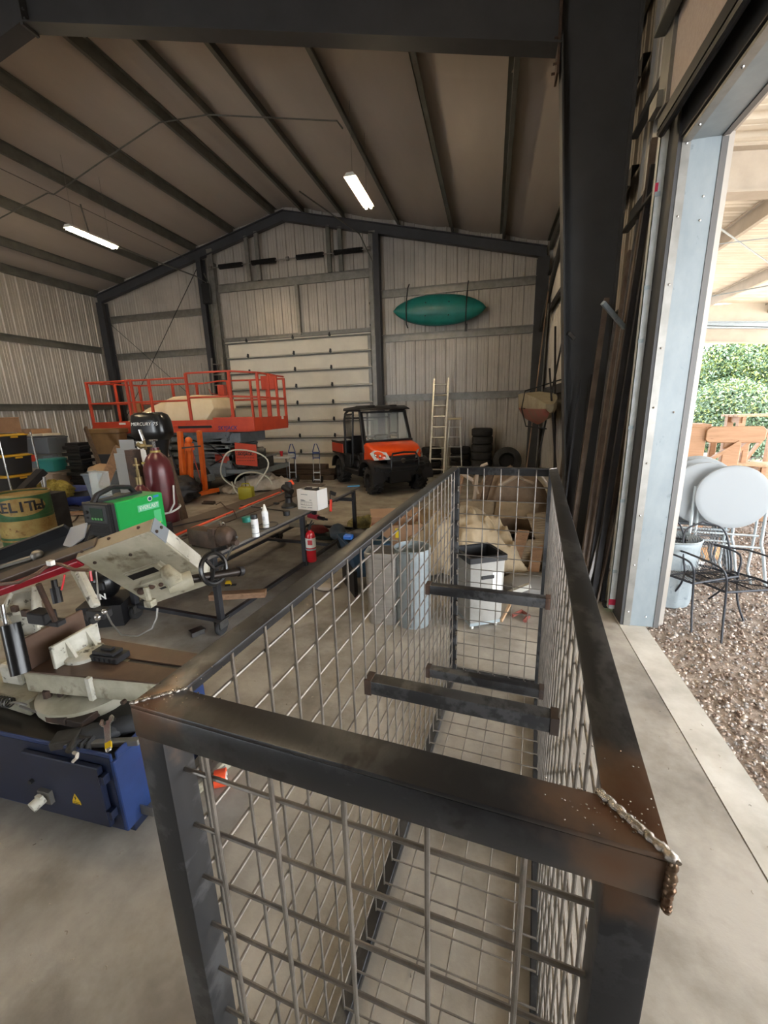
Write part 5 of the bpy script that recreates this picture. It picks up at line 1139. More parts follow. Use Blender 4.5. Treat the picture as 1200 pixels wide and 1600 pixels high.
MB().cyl((-.1, -.03, 1.6), (-.13, -.03, 1.72), .018, 12).obj('flow_tube', m_chrome, g1)
MB().tube([(.17 * math.cos(a), .17 * math.sin(a), .82 + .02 * math.sin(a * 2)) for a in [2 * PI * k / 30 for k in range(30)]], .012, 6, closed=True).tube([(.15, -.1, .8), (.2, -.06, .9), (.19, -.02, 1.1)], .01, 6).obj('hose_wrap', mat('white_hose', '#c3c4c0', .4), g1)
MB().bb((-.2, -.22, -.12), (.2, .2, 0)).obj('cylinder_stand', m_black, g1)
g2o = PD(219, 760, 4.45); g2o.z = .1
g2 = thing('small_gas_cylinder', 'smaller gas cylinder with white and green shoulder label left of the maroon one', 'gas cylinder', g2o)
MB().lathe([(0, -.1), (.1, -.1), (.105, .02), (.105, 1.02), (.09, 1.1), (.05, 1.15), (.03, 1.17), (.03, 1.2), (0, 1.2)], 28).obj('body', m_mar, g2)
MB().lathe([(.107, 1.0), (.109, 1.0), (.101, 1.07), (.098, 1.07)], 28, cap=False).obj('shoulder_label', m_white, g2)
MB().bb((-.02, -.11, 1.02), (.02, -.104, 1.05)).obj('green_mark', m_green, g2)
MB().cyl((0, 0, 1.18), (0, 0, 1.26), .035, 12).cyl((0, 0, 1.26), (0, 0, 1.34), .018, 10).cyl((0, 0, 1.34), (-.0, 0, 1.46), .012, 8).lathe([(.0, 1.38), (.035, 1.38), (.035, 1.395), (0, 1.395)], 12).obj('valve', m_brass, g2)
# dark post, translucent panels, plank behind
tag(MB().bb((-.06, -.05, 0), (.06, .05, 1.62)).bb((-.045, -.055, .2), (.045, -.05, 1.55)).obj('channel_post', m_rust, None, tuple(V((PD(213, 740, 4.75).x, PD(213, 740, 4.75).y, 0)))), 'rusty steel channel standing upright behind the small gas cylinder', 'channel')
p_ = PD(200, 730, 5.2)
for k, (w_, h_, dy, lb) in enumerate(((.36, .5, 0, 'translucent white plastic panel, front one of three left of the rusty channel'), (.3, .56, .05, 'translucent white plastic panel, middle of three'), (.22, .66, .1, 'translucent white plastic panel, rear and tallest of three'))):
    tag(MB().bb((-w_ / 2, 0, 0), (w_ / 2, .006, h_)).obj('translucent_sheet', mat('translucent_white', '#a3a4a2', .35, 0, alpha=.85), None, (p_.x - .03 * k, p_.y + dy, 1.04)), lb, 'panel', 'plastic panels')
bk = thing('ribbed_drum', 'black ribbed plastic drum under the white panels', 'drum', (p_.x, p_.y + .05, 0))
MB().lathe([(0, 0), (.24, 0), (.26, .05), (.26, .6), (.28, .62), (.26, .64), (.26, .75), (.28, .77), (.26, .79), (.26, .98), (.27, 1.0), (.25, 1.04), (0, 1.04)], 28).obj('body', m_plast, bk)
tag(MB().bar(tuple(PD(160, 762, 5.6)), tuple(PD(186, 700, 6.2)), .05, .12, (0, 1, 0)).obj('leaning_board', m_wood, None), 'long wooden board leaning left of the white plastic panels', 'board')
tag(MB().bar(tuple(PD(218, 690, 5.0)), tuple(V((PD(250, 760, 4.95).x, PD(250, 760, 4.95).y, 0))), .02, .09, (0, 1, 0)).obj('white_strip', m_white, None), 'white strip of board leaning beside the rusty channel', 'strip')
tag(MB().bar(tuple(PD(262, 715, 6.1)), tuple(V((PD(292, 790, 6.1).x, PD(292, 790, 6.1).y, 0))), .06, .09, (0, 1, 0)).obj('timber_prop', m_tim, None), 'weathered timber prop right of the maroon cylinder', 'timber')
# green and yellow painted oil drum
m_oil = mat('oil_yellow', '#a8955a', .6, .2, '#8b6a3a', 5, c3='#5e3a22', s3=14, thr3=(.6, .72))
m_ogr = mat('oil_green', '#3e6a42', .55, .2, '#2f5535', 6, c3='#6d5a3a', s3=16, thr3=(.64, .72))
do = PD(40, 800, 5.8); do.z = 0
dr_ = thing('oil_drum', 'old steel drum painted in green and yellow bands with faded lettering', 'drum', do, .0)
R_ = .31
def band(z0_, z1_, ma, nm):
    pr_ = []; z = z0_
    k = int((z1_ - z0_) / .02)
    for i in range(k + 1):
        pr_.append((R_ + .0025 * (i % 2), z0_ + (z1_ - z0_) * i / k))
    return MB().lathe(pr_, 48, cap=False).obj(nm, ma, dr_, ang=80)
band(0, .44, m_ogr, 'lower_band'); band(.44, .67, m_oil, 'yellow_band'); band(.67, .71, m_ogr, 'thin_band'); band(.71, 1.0, m_ogr, 'upper_band')
MB().lathe([(R_ - .01, .99), (R_ + .012, .99), (R_ + .012, 1.02), (R_ - .01, 1.02)], 48, cap=False).lathe([(0, .985), (R_ - .01, .985), (R_ - .01, .98), (0, .98)], 40).obj('rim', m_oil, dr_)
MB().lathe([(R_ + .006, .39), (R_ + .012, .39), (R_ + .012, .41), (R_ + .006, .41)], 48, cap=False).obj('rolling_hoop', m_oil, dr_)
# curved name plate: letters wrapped on the drum
def wrap_text(s, size, zc, a0, ma, parent, R0, step):
    for i, ch in enumerate(s):
        a = a0 + i * step
        text(ch, 'letter', size, ma, parent, RZ(a) @ T(0, -R0, zc) @ RX(PI / 2), ext=.001, bold=.004)
face = math.atan2(-do.x, do.y) # rotate so that -y local faces the camera
pl = MB(); n = 30
rings = [[((R_ + .004) * math.sin(a), -(R_ + .004) * math.cos(a), .85 - .12 * math.sqrt(max(0, 1 - ((k - 15) / 15) ** 2)) ), ((R_ + .004) * math.sin(a), -(R_ + .004) * math.cos(a), .85 + .12 * math.sqrt(max(0, 1 - ((k - 15) / 15) ** 2)) + .001)] for k, a in [(k, -.95 + 1.9 * k / 30) for k in range(31)]]
v_ = [p for r in rings for p in r]; pl.add(v_, [(2 * i, 2 * i + 2, 2 * i + 3, 2 * i + 1) for i in range(30)]); pl.obj('name_panel', m_oil, dr_)
wrap_text('KELITH', .19, .85, -.85, m_black, dr_, R_ + .006, .3)
MB().add([((R_ + .006) * math.sin(a), -(R_ + .006) * math.cos(a), z) for a, z in ((.55, .8), (.62, .84), (.8, .85), (.92, .82), (.85, .8), (.7, .79))], [(0, 1, 2, 3, 4, 5)]).obj('paint_blot', m_black, dr_)
dr_.rotation_euler = (0, 0, -.0)
dr_.rotation_euler = (0, 0, math.atan2(do.x, -do.y) * 1 + PI) if 0 else (0, 0, math.atan2(-do.x, do.y) * 1.0 - .15)
# cable and helmet under the head
hm = thing('welding_helmet', 'black welding helmet with white letters under the tilted saw head', 'helmet', tuple(PZ(168, 930, .25)), .4)
MB().ball((0, 0, .14), (.14, .16, .17), 16).obj('shell', m_gl, hm); MB().bb((-.07, -.175, .12), (.07, -.13, .2)).obj('lens_frame', m_plast, hm, bevel=.01)
text('AN', 'lettering', .08, m_white, hm, T(.02, -.178, .06) @ RX(PI / 2), bold=.003)
MB().bb((-.2, -.2, -.25), (.2, .2, -.03)).obj('box_under', m_plast, hm)
# ================================================================ band saw
SX, SY = -2.25, 1.6
saw = thing('band_saw', 'horizontal metal band saw with blue base and raised cream head', 'saw', (SX, SY, 0))
def sw(mb): mb.v = [(p[0] - SX, p[1] - SY, p[2]) for p in mb.v]; return mb
m_blue = mat('blue_enamel', '#1d3566', .45, 0, '#182c57', 5, c3='#38528a', s3=40, thr3=(.7, .74), coat=.2)
m_blue_shade = mat('navy_enamel', '#121d38', .45, 0, '#0f182d', 5, c3='#39445c', s3=50, thr3=(.72, .76))  # same blue enamel made darker, shade painted on the cabinet front
m_crm = mat('oily_cream_paint', '#b7b3a0', .5, 0, '#97937f', 5, c3='#5f553f', s3=8, thr3=(.56, .7), bump=.05)
m_crw = mat('chipped_white_paint', '#d3d1c5', .5, 0, '#b5b3a4', 8, c3='#4f4a3e', s3=22, thr3=(.58, .66))
m_rusttop = mat('brown_table_steel', '#6b5548', .45, .5, '#54443a', 4, c3='#80685a', s3=2, thr3=(.5, .7))
bx0, bx1, by0, by1 = -3.0, -1.62, 1.22, 1.85
sw(MB().bb((bx0, by0, .06), (bx1, by1, .46)).bb((bx0, by0, .46), (bx1 - .012, by0 + .012, .5)).bb((bx1 - .012, by0 + .02, .46), (bx1, by1, .5)).bb((bx0, by1 - .012, .46), (bx1, by1, .5))).obj('base_cabinet', m_blue, saw, bevel=.004)
sw(MB().bb((bx0, by0 - .002, .07), (bx1 - .02, by0 + .004, .48))).obj('front_skin', m_blue_shade, saw)  # thin skin carrying the shaded blue of the front face
sw(MB().bb((bx0 + .01, by0 + .015, .455), (bx1 - .015, by1 - .015, .468))).obj('sump_top', mat('oily_black_top', '#2a2725', .4, .2, '#3a3632', 4), saw)
for x in (bx1 - .08, bx0 + .1): sw(MB().bb((x, by0 + .05, 0), (x + .06, by1 - .05, .06))).obj('foot_channel', m_blue_shade, saw)
dc = sw(MB().bb((-2.15, by0 - .03, .1), (-1.685, by0 - .004, .44))).obj('cabinet_door', m_blue_shade, saw, bevel=.004)
for z in (.16, .36): sw(MB().cyl((-1.678, by0 - .03, z), (-1.678, by0 - .03, z + .045), .009, 8).bb((-1.68, by0 - .035, z), (-1.655, by0 - .003, z + .045))).obj('hinge', m_blue_shade, dc)
sw(MB().cyl((-2.06, by0 - .03, .215), (-2.06, by0 - .036, .215), .034, 20).bb((-2.07, by0 - .05, .18), (-2.0, by0 - .03, .25))).obj('switch_plate', m_galv_d, dc)
sw(MB().cyl((-2.04, by0 - .05, .215), (-2.05, by0 - .1, .205), .026, 18).bb((-2.055, by0 - .075, .235), (-2.02, by0 - .06, .245))).obj('switch_knob', m_crw, dc)
sw(MB().cyl((-2.115, by0 - .03, .28), (-2.115, by0 - .045, .28), .012, 10)).obj('door_lock', m_black, dc)
m_wy = mat('warning_yellow', '#d9b419', .4)
sw(MB().prism([(-1.885, .215), (-1.835, .215), (-1.86, .262)], 0, .001, T(0, by0 - .0305, 0) @ RX(PI / 2)).bb((-1.885, by0 - .0315, .2), (-1.835, by0 - .0305, .211))).obj('warning_sign', m_wy, dc)
sw(MB().prism([(-1.858, .252), (-1.866, .237), (-1.86, .237), (-1.864, .222), (-1.853, .24), (-1.859, .24)], 0, .001, T(0, by0 - .032, 0) @ RX(PI / 2)).bb((-1.88, by0 - .0325, .203), (-1.84, by0 - .0317, .207))).obj('warning_symbol', m_black, dc)
sw(MB().bb((bx1, 1.3, .075), (bx1 + .075, 1.38, .08)).bb((bx1, 1.3, .08), (bx1 + .075, 1.305, .13)).bb((bx1, 1.375, .08), (bx1 + .075, 1.38, .13))).obj('lifting_bracket', m_galv_d, saw)
# bed and turntable
sw(MB().lathe([(0, .5), (.24, .5), (.25, .52), (.25, .56), (.2, .58), (0, .58)], 36, T(-2.1, 1.56, 0)).lathe([(0, .47), (.2, .47), (.2, .5), (0, .5)], 24, T(-2.1, 1.56, 0))).obj('turntable', m_crm, saw)
sw(MB().prism([(-2.32, 1.39), (-1.54, 1.45), (-1.44, 1.72), (-2.42, 1.76)], .6, .714)).obj('bed', m_crm, saw, bevel=.006)
sw(MB().prism([(-2.315, 1.395), (-1.545, 1.455), (-1.445, 1.575), (-1.84, 1.575), (-2.35, 1.575)], .714, .722).prism([(-2.35, 1.605), (-1.84, 1.605), (-1.44, 1.605), (-1.44, 1.715), (-2.415, 1.755)], .714, .722).bb((-1.52, 1.575, .714), (-1.45, 1.605, .722))).obj('bed_plate', m_rusttop, saw)
sw(MB().bb((-1.85, 1.575, .712), (-1.52, 1.605, .7145))).obj('bed_slot', m_black, saw)
sw(MB().bb((-1.93, 1.402, .6), (-1.905, 1.425, .726))).obj('white_patch', m_crw, saw)
sw(MB().prism([(-1.46, 1.58), (-1.44, 1.58), (-1.4, 1.72), (-1.43, 1.72)], .71, .735)).obj('white_edge', m_crw, saw)
sw(MB().cyl((-1.72, 1.42, .62), (-1.72, 1.4, .62), .012, 8).cyl((-1.6, 1.43, .62), (-1.6, 1.41, .62), .012, 8)).obj('bed_bolt', m_rust, saw)
sw(MB().bb((-2.3, 1.4, .722), (-2.285, 1.74, .9))).obj('fixed_jaw', m_rusttop, saw, bevel=.003)
jw = sw(MB().bb((-2.175, 1.44, .722), (-2.155, 1.71, .85))).obj('moving_jaw', m_crw, saw, bevel=.003)
for y in (1.52, 1.64): sw(MB().prism([(-2.155, .722), (-2.09, .722), (-2.155, .84)], -.008, .008, T(0, y, 0) @ RX(PI / 2))).obj('jaw_rib', m_crw, jw)
sw(MB().lathe([(0, .722), (.1, .722), (.1, .74), (.08, .75), (0, .75)], 24, T(-2.13, 1.58, 0))).obj('jaw_base', m_crw, jw)
sw(MB().bb((-2.05, 1.54, .722), (-1.87, 1.63, .755)).bb((-2.04, 1.55, .755), (-1.9, 1.62, .775)).bb((-2.0, 1.57, .775), (-1.93, 1.6, .79))).obj('vise_slide', m_plast, saw, bevel=.004)
for k in range(5): sw(MB().bb((-2.03 + k * .032, 1.535, .728), (-2.015 + k * .032, 1.54, .75))).obj('slide_tooth', m_black, saw)
# head
hA = V((-1.859, 1.434, 1.355)); hB = V((-1.486, 1.511, 1.483)); hF = V((-1.793, 1.744, .976))
HM = frame(hA, hB - hA, hF - hA)
def hd(mb): mb.v = [tuple(HM @ V(p) - V((SX, SY, 0))) for p in mb.v]; return mb
hU, hV, hT = .402, .494, .08
wh = hd(MB().prism([(0, 0), (hU, 0), (hU, hV - .06), (hU - .05, hV), (0, hV)], 0, hT)).obj('blade_guard', m_crm, saw, bevel=.003)
hd(MB().bb((.005, -.002, .004), (hU - .005, .0, hT - .004))).obj('guard_top_strip', mat('tan_oily_strip', '#a5967c', .5, 0, '#8f8168', 5), wh)
hd(MB().bb((hU, .0, .0), (hU + .003, .1, hT + .004))).obj('grey_patch', mat('grey_patch', '#7d8388', .5), wh)
hd(MB().bb((hU, .1, .01), (hU + .003, .27, hT + .004)).bb((hU, .27, .0), (hU + .003, hV - .08, hT + .004))).obj('white_edge_strip', m_crw, wh)
bl = [(.03, -.003, .03, 1), (.17, -.003, .05, 1), (.33, -.003, .05, 1), (.05, .06, -.003, 0), (.22, .09, -.003, 0), (hU + .004, .03, .02, 2), (hU + .004, .05, .06, 2)]
b2 = MB()
for x, y, z, q in bl: b2.ball((x, y, z), .009, 6)
hd(b2).obj('rusty_bolt', m_rust, wh)
# recess and bracket on the face (n < 0 side)
hd(MB().bb((.09, .2, -.012), (.28, .27, .0)).bb((.08, .19, -.006), (.3, .3, .001))).obj('recess_rim', m_crm, wh, bevel=.004)
hd(MB().bb((.1, .21, -.0135), (.25, .25, -.0118)).bb((.14, .37, -.003), (.29, .4, -.001))).obj('recess_hole', m_black, wh)
hd(MB().bb((.12, .28, -.035), (.26, .35, -.0)).cyl((.17, .31, -.036), (.17, .31, -.041), .018, 12)).obj('bracket_block', m_crm, wh, bevel=.005)
for c, r_ in (((.165, .31, -.04), .016), ((.21, .32, -.04), .012), ((.07, .34, -.02), .02), ((.3, .4, -.02), .018)): hd(MB().ball(c, r_, 10)).obj('dark_bolt', m_rust, wh)
def sp_(mb): return sw(mb)
p0 = PD(268, 897, 1.83); p1 = PD(268, 914, 1.84); p2 = PD(300, 906, 1.87); p3 = PD(338, 888, 1.93); p4 = PD(376, 893, 2.02); 
sp_(MB().tube([tuple(PD(258, 888, 1.85)), tuple(PD(270, 905, 1.83)), tuple(PD(276, 914, 1.83))], [.025, .04, .035], 12)).obj('guide_mount', m_crm, saw)
sp_(MB().tube([tuple(PD(262, 916, 1.83)), tuple(PD(300, 904, 1.88))], .038, 20)).obj('guide_tube', m_crm, saw)
sp_(MB().cyl(tuple(PD(298, 905, 1.88)), tuple(PD(374, 893, 2.02)), .02, 14)).obj('guide_shaft', mat('dark_shaft', '#332e2b', .35, .6), saw)
hc = PD(334, 888, 1.93); dirw = (PD(374, 893, 2.02) - PD(298, 905, 1.88)).normalized()
hw = MB(); HW = frame(hc, (dirw * .75 - cf * .75), (0, 0, 1)) @ RY(PI / 2)
hw.tube([tuple(HW @ V((.072 * math.cos(a), .072 * math.sin(a), 0))) for a in [2 * PI * k / 28 for k in range(28)]], .011, 8, closed=True)
for k in range(3):
    a = 2 * PI * k / 3; hw.cyl(tuple(HW @ V((0, 0, 0))), tuple(HW @ V((.06 * math.cos(a), .06 * math.sin(a), 0))), .009, 6)
hw.cyl(tuple(hc + V((-.02, .03, .075))), tuple(hc + V((.05, .05, .09))), .01, 8)
sp_(hw).obj('handwheel', m_gl, saw)
sp_(MB().cyl(tuple(PD(372, 893, 2.01)), tuple(PD(378, 892, 2.03)), .024, 14)).obj('shaft_end', m_plast, saw)
# head beam to the left
hd(MB().bb((-.95, .02, .0), (-.01, .06, .03))).obj('red_beam', mat('red_beam_paint', '#9c1428', .35), saw, bevel=.003)
hd(MB().bb((-.95, -.01, .03), (.1, .03, .085))).obj('brown_ledge', mat('brown_oily_rail', '#5d5045', .5, .2, '#4a3f37', 4), saw, bevel=.003)
hd(MB().bb((-.95, .03, .085), (-.03, .04, .25)).bb((-.95, -.03, .235), (-.13, .04, .25)).bb((-.95, .0, .03), (.1, .02, .04))).obj('trough', m_black, saw)
hd(MB().prism([(-.12, .245), (-.02, .235), (.0, .13), (-.06, .09), (-.12, .13)], .0, .006, Matrix(((1, 0, 0, 0), (0, 0, 1, .0), (0, -1, 0, .0), (0, 0, 0, 1))) @ T(0, 0, 0) @ Matrix.Diagonal((1, -1, 1, 1)))).obj('end_plate', mat('blue_grey_plate', '#8b93a0', .45, .3), saw)
hd(MB().ball((-.3, .02, .15), .03, 10).tube([(-.95, .0, .12), (-.5, -.01, .13), (-.33, .02, .15)], .012, 6)).obj('motor_lump', m_galv_d, saw)
cbp = [(0, 913, 1.78), (30, 910, 1.78), (60, 895, 1.79), (78, 880, 1.82), (95, 882, 1.82), (115, 890, 1.83), (138, 891, 1.84)]
sp_(MB().tube([tuple(PD(*q)) for q in cbp], .008, 8)).obj('brown_cable', mat('brown_cable', '#5b4032', .5), saw)
sp_(MB().bb(tuple(PD(73, 884, 1.8)), tuple(PD(79, 876, 1.8) + V((.01, .01, 0))))).obj('white_clip', m_white, saw)
# blade arm and guide clamp
aT = PD(124, 893, 1.93); aB = PD(150, 948, 1.86)
sp_(MB().bar(aT, aB, .035, .03, (1, 0, 0))).obj('blade_arm', m_crw, saw, bevel=.006)
sp_(MB().bar(aT + V((-.035, 0, 0)), aB + V((-.015, 0, 0)), .02, .02, (1, 0, 0))).obj('blade_arm_rib', m_crm, saw, bevel=.004)
cc_ = PD(155, 957, 1.86)
sp_(MB().box(tuple(cc_), (.1, .05, .04)).cyl(tuple(PD(140, 960, 1.9)), tuple(PD(148, 968, 1.86)), .025, 10)).obj('guide_clamp', m_plast, saw, bevel=.006)
sp_(MB().ball(tuple(PD(153, 964, 1.83)), .016, 10).ball(tuple(PD(163, 956, 1.83)), .012, 10)).obj('guide_bolt', m_chrome, saw)
sp_(MB().tube([tuple(PD(*q)) for q in ((166, 958, 1.84), (175, 975, 1.84), (190, 992, 1.84), (215, 994, 1.84), (238, 982, 1.84), (245, 965, 1.84), (246, 950, 1.84))], .004, 6)).obj('sense_wire', m_galv_d, saw)
sp_(MB().tube([tuple(PD(*q)) for q in ((150, 893, 1.95), (153, 925, 1.95), (156, 950, 1.92))], .004, 6)).obj('thin_wire', m_galv_d, saw)
sp_(MB().tube([tuple(PD(*q)) for q in ((141, 892, 1.93), (143, 908, 1.93))], .006, 6).tube([tuple(PD(*q)) for q in ((101, 898, 1.85), (99, 910, 1.85), (96, 922, 1.85))], .004, 6)).obj('red_wire', m_red, saw)
sp_(MB().cyl(tuple(PD(228, 918, 1.83)), tuple(PD(234, 942, 1.84)), .012, 8).box(tuple(PD(235, 942, 1.84)), (.035, .035, .03))).obj('lower_spigot', m_crm, saw)
sp_(MB().tube([tuple(PD(*q)) for q in ((60, 913, 1.9), (72, 940, 1.95), (86, 970, 2.0))], .012, 8)).obj('brown_rod', m_rust, saw)
sp_(MB().cyl(tuple(PD(84, 906, 2.2)), tuple(PD(90, 940, 2.2)), .014, 8).cyl(tuple(PD(86, 918, 2.2)), tuple(PD(91, 942, 2.2)), .024, 10)).obj('lift_cylinder', m_plast, saw)
sp_(MB().box(tuple(PD(66, 963, 2.05)), (.11, .07, .06)).box(tuple(PD(87, 972, 2.05)), (.08, .05, .03))).obj('black_block', m_plast, saw, bevel=.006)
# pivot casting on the left
q = [PD(22, 923, 2.3), PD(56, 916, 2.3), PD(56, 952, 2.28), PD(64, 988, 2.25), PD(33, 997, 2.22), PD(5, 958, 2.25)]
dn = V((-.03, .06, 0))
mb = MB(); v_ = [tuple(p) for p in q] + [tuple(p + dn) for p in q]; mb.add(v_, [(0, 1, 2, 3, 4, 5), (11, 10, 9, 8, 7, 6)] + [(i, (i + 1) % 6, (i + 1) % 6 + 6, i + 6) for i in range(6)])
sp_(mb).obj('pivot_casting', m_crw, saw, bevel=.008)
rib = MB()
for a, b in ((q[0], q[1]), (q[1], q[2]), (q[2], q[3]), (q[5], q[2]), (q[0], q[5]), (q[5], q[4])): rib.bar(a - dn * .3, b - dn * .3, .018, .02, (0, 1, 0))
sp_(rib).obj('casting_rib', m_crw, saw, bevel=.004)
sp_(MB().box(tuple(PD(23, 951, 2.24)), (.035, .02, .03)).box(tuple(PD(40, 958, 2.24)), (.04, .02, .035))).obj('casting_pocket', m_rust, saw)
sp_(MB().cyl(tuple(PD(16, 975, 2.1)), tuple(PD(33, 1052, 2.1)), .042, 18)).obj('hydraulic_cylinder', m_gl, saw)
sp_(MB().cyl(tuple(PD(3, 945, 2.1)), tuple(PD(9, 978, 2.1)), .01, 10)).obj('piston_rod', m_chrome, saw)
sp_(MB().prism([(-2.95, 1.42), (-2.3, 1.36), (-2.3, 1.5), (-2.5, 1.65), (-2.95, 1.65)], .47, .56)).obj('arm_base', m_crm, saw, bevel=.01)
c1 = PZ(22, 1052, .62)
sp_(MB().box(tuple(c1), (.14, .05, .12), None)).obj('casting_lug', m_crw, saw, bevel=.012)
sp_(MB().cyl((-2.2, 1.4, .56), (-2.2, 1.4, .62), .02, 6).cyl((-2.14, 1.42, .56), (-2.14, 1.42, .64), .014, 6)).obj('bolt', m_rust, saw)
spr_ = spring('return_spring', (-2.72, 1.33, .56), (-2.38, 1.34, .56), .024, 18, .0045, m_rawsteel, saw)
for v in spr_.data.vertices: v.co = v.co - V((SX, SY, 0))
sp_(MB().tube([(-2.38, 1.34, .56), (-2.34, 1.335, .575), (-2.3, 1.34, .57), (-2.28, 1.345, .56), (-2.3, 1.35, .55)], .006, 6).tube([(-2.32, 1.34, .55), (-2.22, 1.335, .54), (-2.1, 1.34, .53)], .006, 6)).obj('spring_hook', m_galv_d, saw)
sp_(MB().box((-2.06, 1.33, .53), (.12, .04, .035)).bb((-2.02, 1.32, .5), (-1.9, 1.42, .54))).obj('stop_bracket', m_rust, saw, bevel=.004)
# loose tools on the sump
def steelbar(name, label, a, b, w, h, ma, cat): return tag(MB().bar(a, b, w, h).obj(name, ma, None, bevel=.003), label, cat)
ZT = .468
steelbar('flat_steel', 'wide flat steel offcut lying on the saw base left of the wrench', PZ(84, 1158, ZT + .03), PZ(150, 1146, ZT + .03), .09, .04, m_rawsteel, 'offcut')
steelbar('flat_steel', 'long flat steel bar along the front edge of the saw base', PZ(104, 1164, ZT + .02), PZ(218, 1158, ZT + .02), .03, .03, m_galv_d, 'bar')
gl = thing('work_gloves', 'pair of dark work gloves bunched on the saw base behind the wrench', 'gloves', tuple(PZ(170, 1143, ZT + .03)), .3)
blobmesh('glove', mat('dark_glove_fabric', '#3b3d40', .8), (.1, .05, .035), .35, 3, 3, 11, parent=gl, loc=(-.04, 0, 0))
blobmesh('glove', MATS['dark_glove_fabric'], (.09, .045, .04), .35, 3, 3, 12, parent=gl, loc=(.08, .03, .01))
for k in range(4): MB().tube([(-.1 + .02 * k, -.03 - .004 * k, .01), (-.14 + .03 * k, -.075, .0), (-.13 + .03 * k, -.1, -.01)], .012, 6).obj('finger', MATS['dark_glove_fabric'], gl)
wA, wB = PZ(167, 1122, ZT + .09), PZ(170, 1174, ZT + .045)
wr_ = thing('adjustable_wrench', 'chrome adjustable wrench with yellow end lying on the saw base', 'wrench', tuple(wB))
M_w = frame((0, 0, 0), wA - wB, (1, 0, 0)); ln = (wA - wB).length
MB().prism([(0, -.011), (0, .011), (ln * .75, .015), (ln * .82, .03), (ln * .9, .034), (ln * 1.02, .025), (ln * 1.0, .012), (ln * .9, .008), (ln * .9, -.01), (ln * 1.0, -.014), (ln * 1.03, -.026), (ln * .9, -.034), (ln * .8, -.024), (ln * .75, -.015)], -.006, .006, M_w).obj('body', m_chrome, wr_, bevel=.002)
MB().prism([(ln * .08, -.0125), (ln * .08, .0125), (ln * .25, .0128), (ln * .25, -.0128)], -.0068, .0068, M_w).obj('yellow_band', m_wy, wr_)
MB().cyl(tuple(M_w @ V((ln * .8, -.008, 0))), tuple(M_w @ V((ln * .88, -.008, 0))), .009, 8).obj('worm', m_rawsteel, wr_)
pA, pB = PZ(128, 1136, ZT + .06), PZ(107, 1174, ZT + .04)
tag(MB().tube([tuple(pA), tuple(pA.lerp(pB, .35)), tuple(pA.lerp(pB, .45)), tuple(pB)], [.003, .006, .011, .014], 10).obj('punch', m_rawsteel, None), 'tapered steel punch lying left of the wrench', 'punch')
tag(MB().tube([tuple(PZ(115, 1176, ZT + .04)), tuple(PZ(121, 1178, ZT + .05)), tuple(PZ(120, 1184, ZT + .04)), tuple(PZ(114, 1190, ZT + .02))], .008, 6).obj('paper_scrap', m_sack, None), 'small white scrap at the front edge of the saw base', 'scrap')
# white level and orange roll beside the saw base
lv = thing('spirit_level', 'cream spirit level leaning at the floor right of the blue saw base', 'level', (-1.52, 1.42, 0))
MB().bb((0, 0, 0), (.03, .5, .06)).obj('body', m_crm, lv, bevel=.003); MB().bb((-.001, .15, .02), (.031, .28, .045)).obj('window', m_galv_d, lv)
lv.rotation_euler = (0, 0, -.3)
og = thing('tape_reel', 'orange and white tape reel on the floor beyond the saw base', 'reel', tuple(PZ(346, 1226, .0)), .5)
MB().cyl((-.03, 0, .045), (.03, 0, .045), .045, 20).obj('reel', m_och, og); MB().cyl((.028, 0, .045), (.034, 0, .045), .026, 18).obj('hub', m_white, og); MB().cyl((.034, 0, .045), (.036, 0, .045), .008, 10).obj('bore', m_black, og)
tag(blobmesh('plastic_wrap', mat('clear_wrap', '#b9bfc2', .2, 0), (.07, .12, .07), .6, 3, 3, 15, flat=-.05, loc=(-1.5, 1.9, .06)), 'crumpled clear plastic between the saw base and the cage', 'plastic wrap')
# ================================================================ bins inside the shop
m_ss = mat('brushed_stainless', '#b9b6b0', .3, .55, '#a8a49e', 3, stretch=(1, 1, 12))
def rrect(hw, hd, r, n=5):
    return [(sx * (hw - r) + r * math.cos(a0 + PI / 2 * k / n), sy * (hd - r) + r * math.sin(a0 + PI / 2 * k / n)) for sx, sy, a0 in ((1, 1, 0), (-1, 1, PI / 2), (-1, -1, PI), (1, -1, 1.5 * PI)) for k in range(n + 1)]
b1 = thing('steel_bin', 'brushed stainless rectangular waste bin seen through the mesh, left of the galvanised one', 'bin', (-.94, 3.57, 0), .05)
H_ = .72
MB().loft([[(x, y, z) for x, y in rrect(hw, hd, .05)] for hw, hd, z in ((.13, .1, 0), (.135, .105, .02), (.15, .12, H_ - .06), (.15, .12, H_), (.145, .115, H_), (.14, .11, H_ - .06), (.125, .095, .03))]).obj('body', m_ss, b1, ang=40)
MB().loft([[(x, y, z) for x, y in rrect(hw, hd, .055)] for hw, hd, z in ((.152, .122, H_ - .05), (.156, .126, H_ - .045), (.156, .126, H_ - .005), (.152, .122, H_))], cap=False).obj('rim_band', m_ss, b1)
MB().tube([(-.13, .1, H_), (-.13, .12, H_ + .05), (.13, .12, H_ + .05), (.13, .1, H_)], .006, 6).obj('bag_ring', m_galv_d, b1)
b2 = thing('galvanised_bin', 'plain galvanised cylindrical bin right of the stainless bin', 'bin', (-.66, 3.6, 0))
rim = [(0, 0), (.165, 0), (.168, .015), (.168, .74), (.173, .745), (.173, .755), (.165, .755), (.163, .74), (.163, .03), (0, .03)]
MB().lathe(rim, 40).obj('body', m_galv, b2, ang=30)
MB().bb((-.004, -.1695, .02), (.012, -.166, .74)).obj('seam', m_galv_d, b2)
b3 = thing('wheeled_bin', 'grey-white square waste cart with black liner and wheels beyond the cage end', 'bin', (-.06, 3.72, 0), .5)
m_gb = mat('grey_plastic_panel', '#94928d', .5, 0, '#82807b', 5)
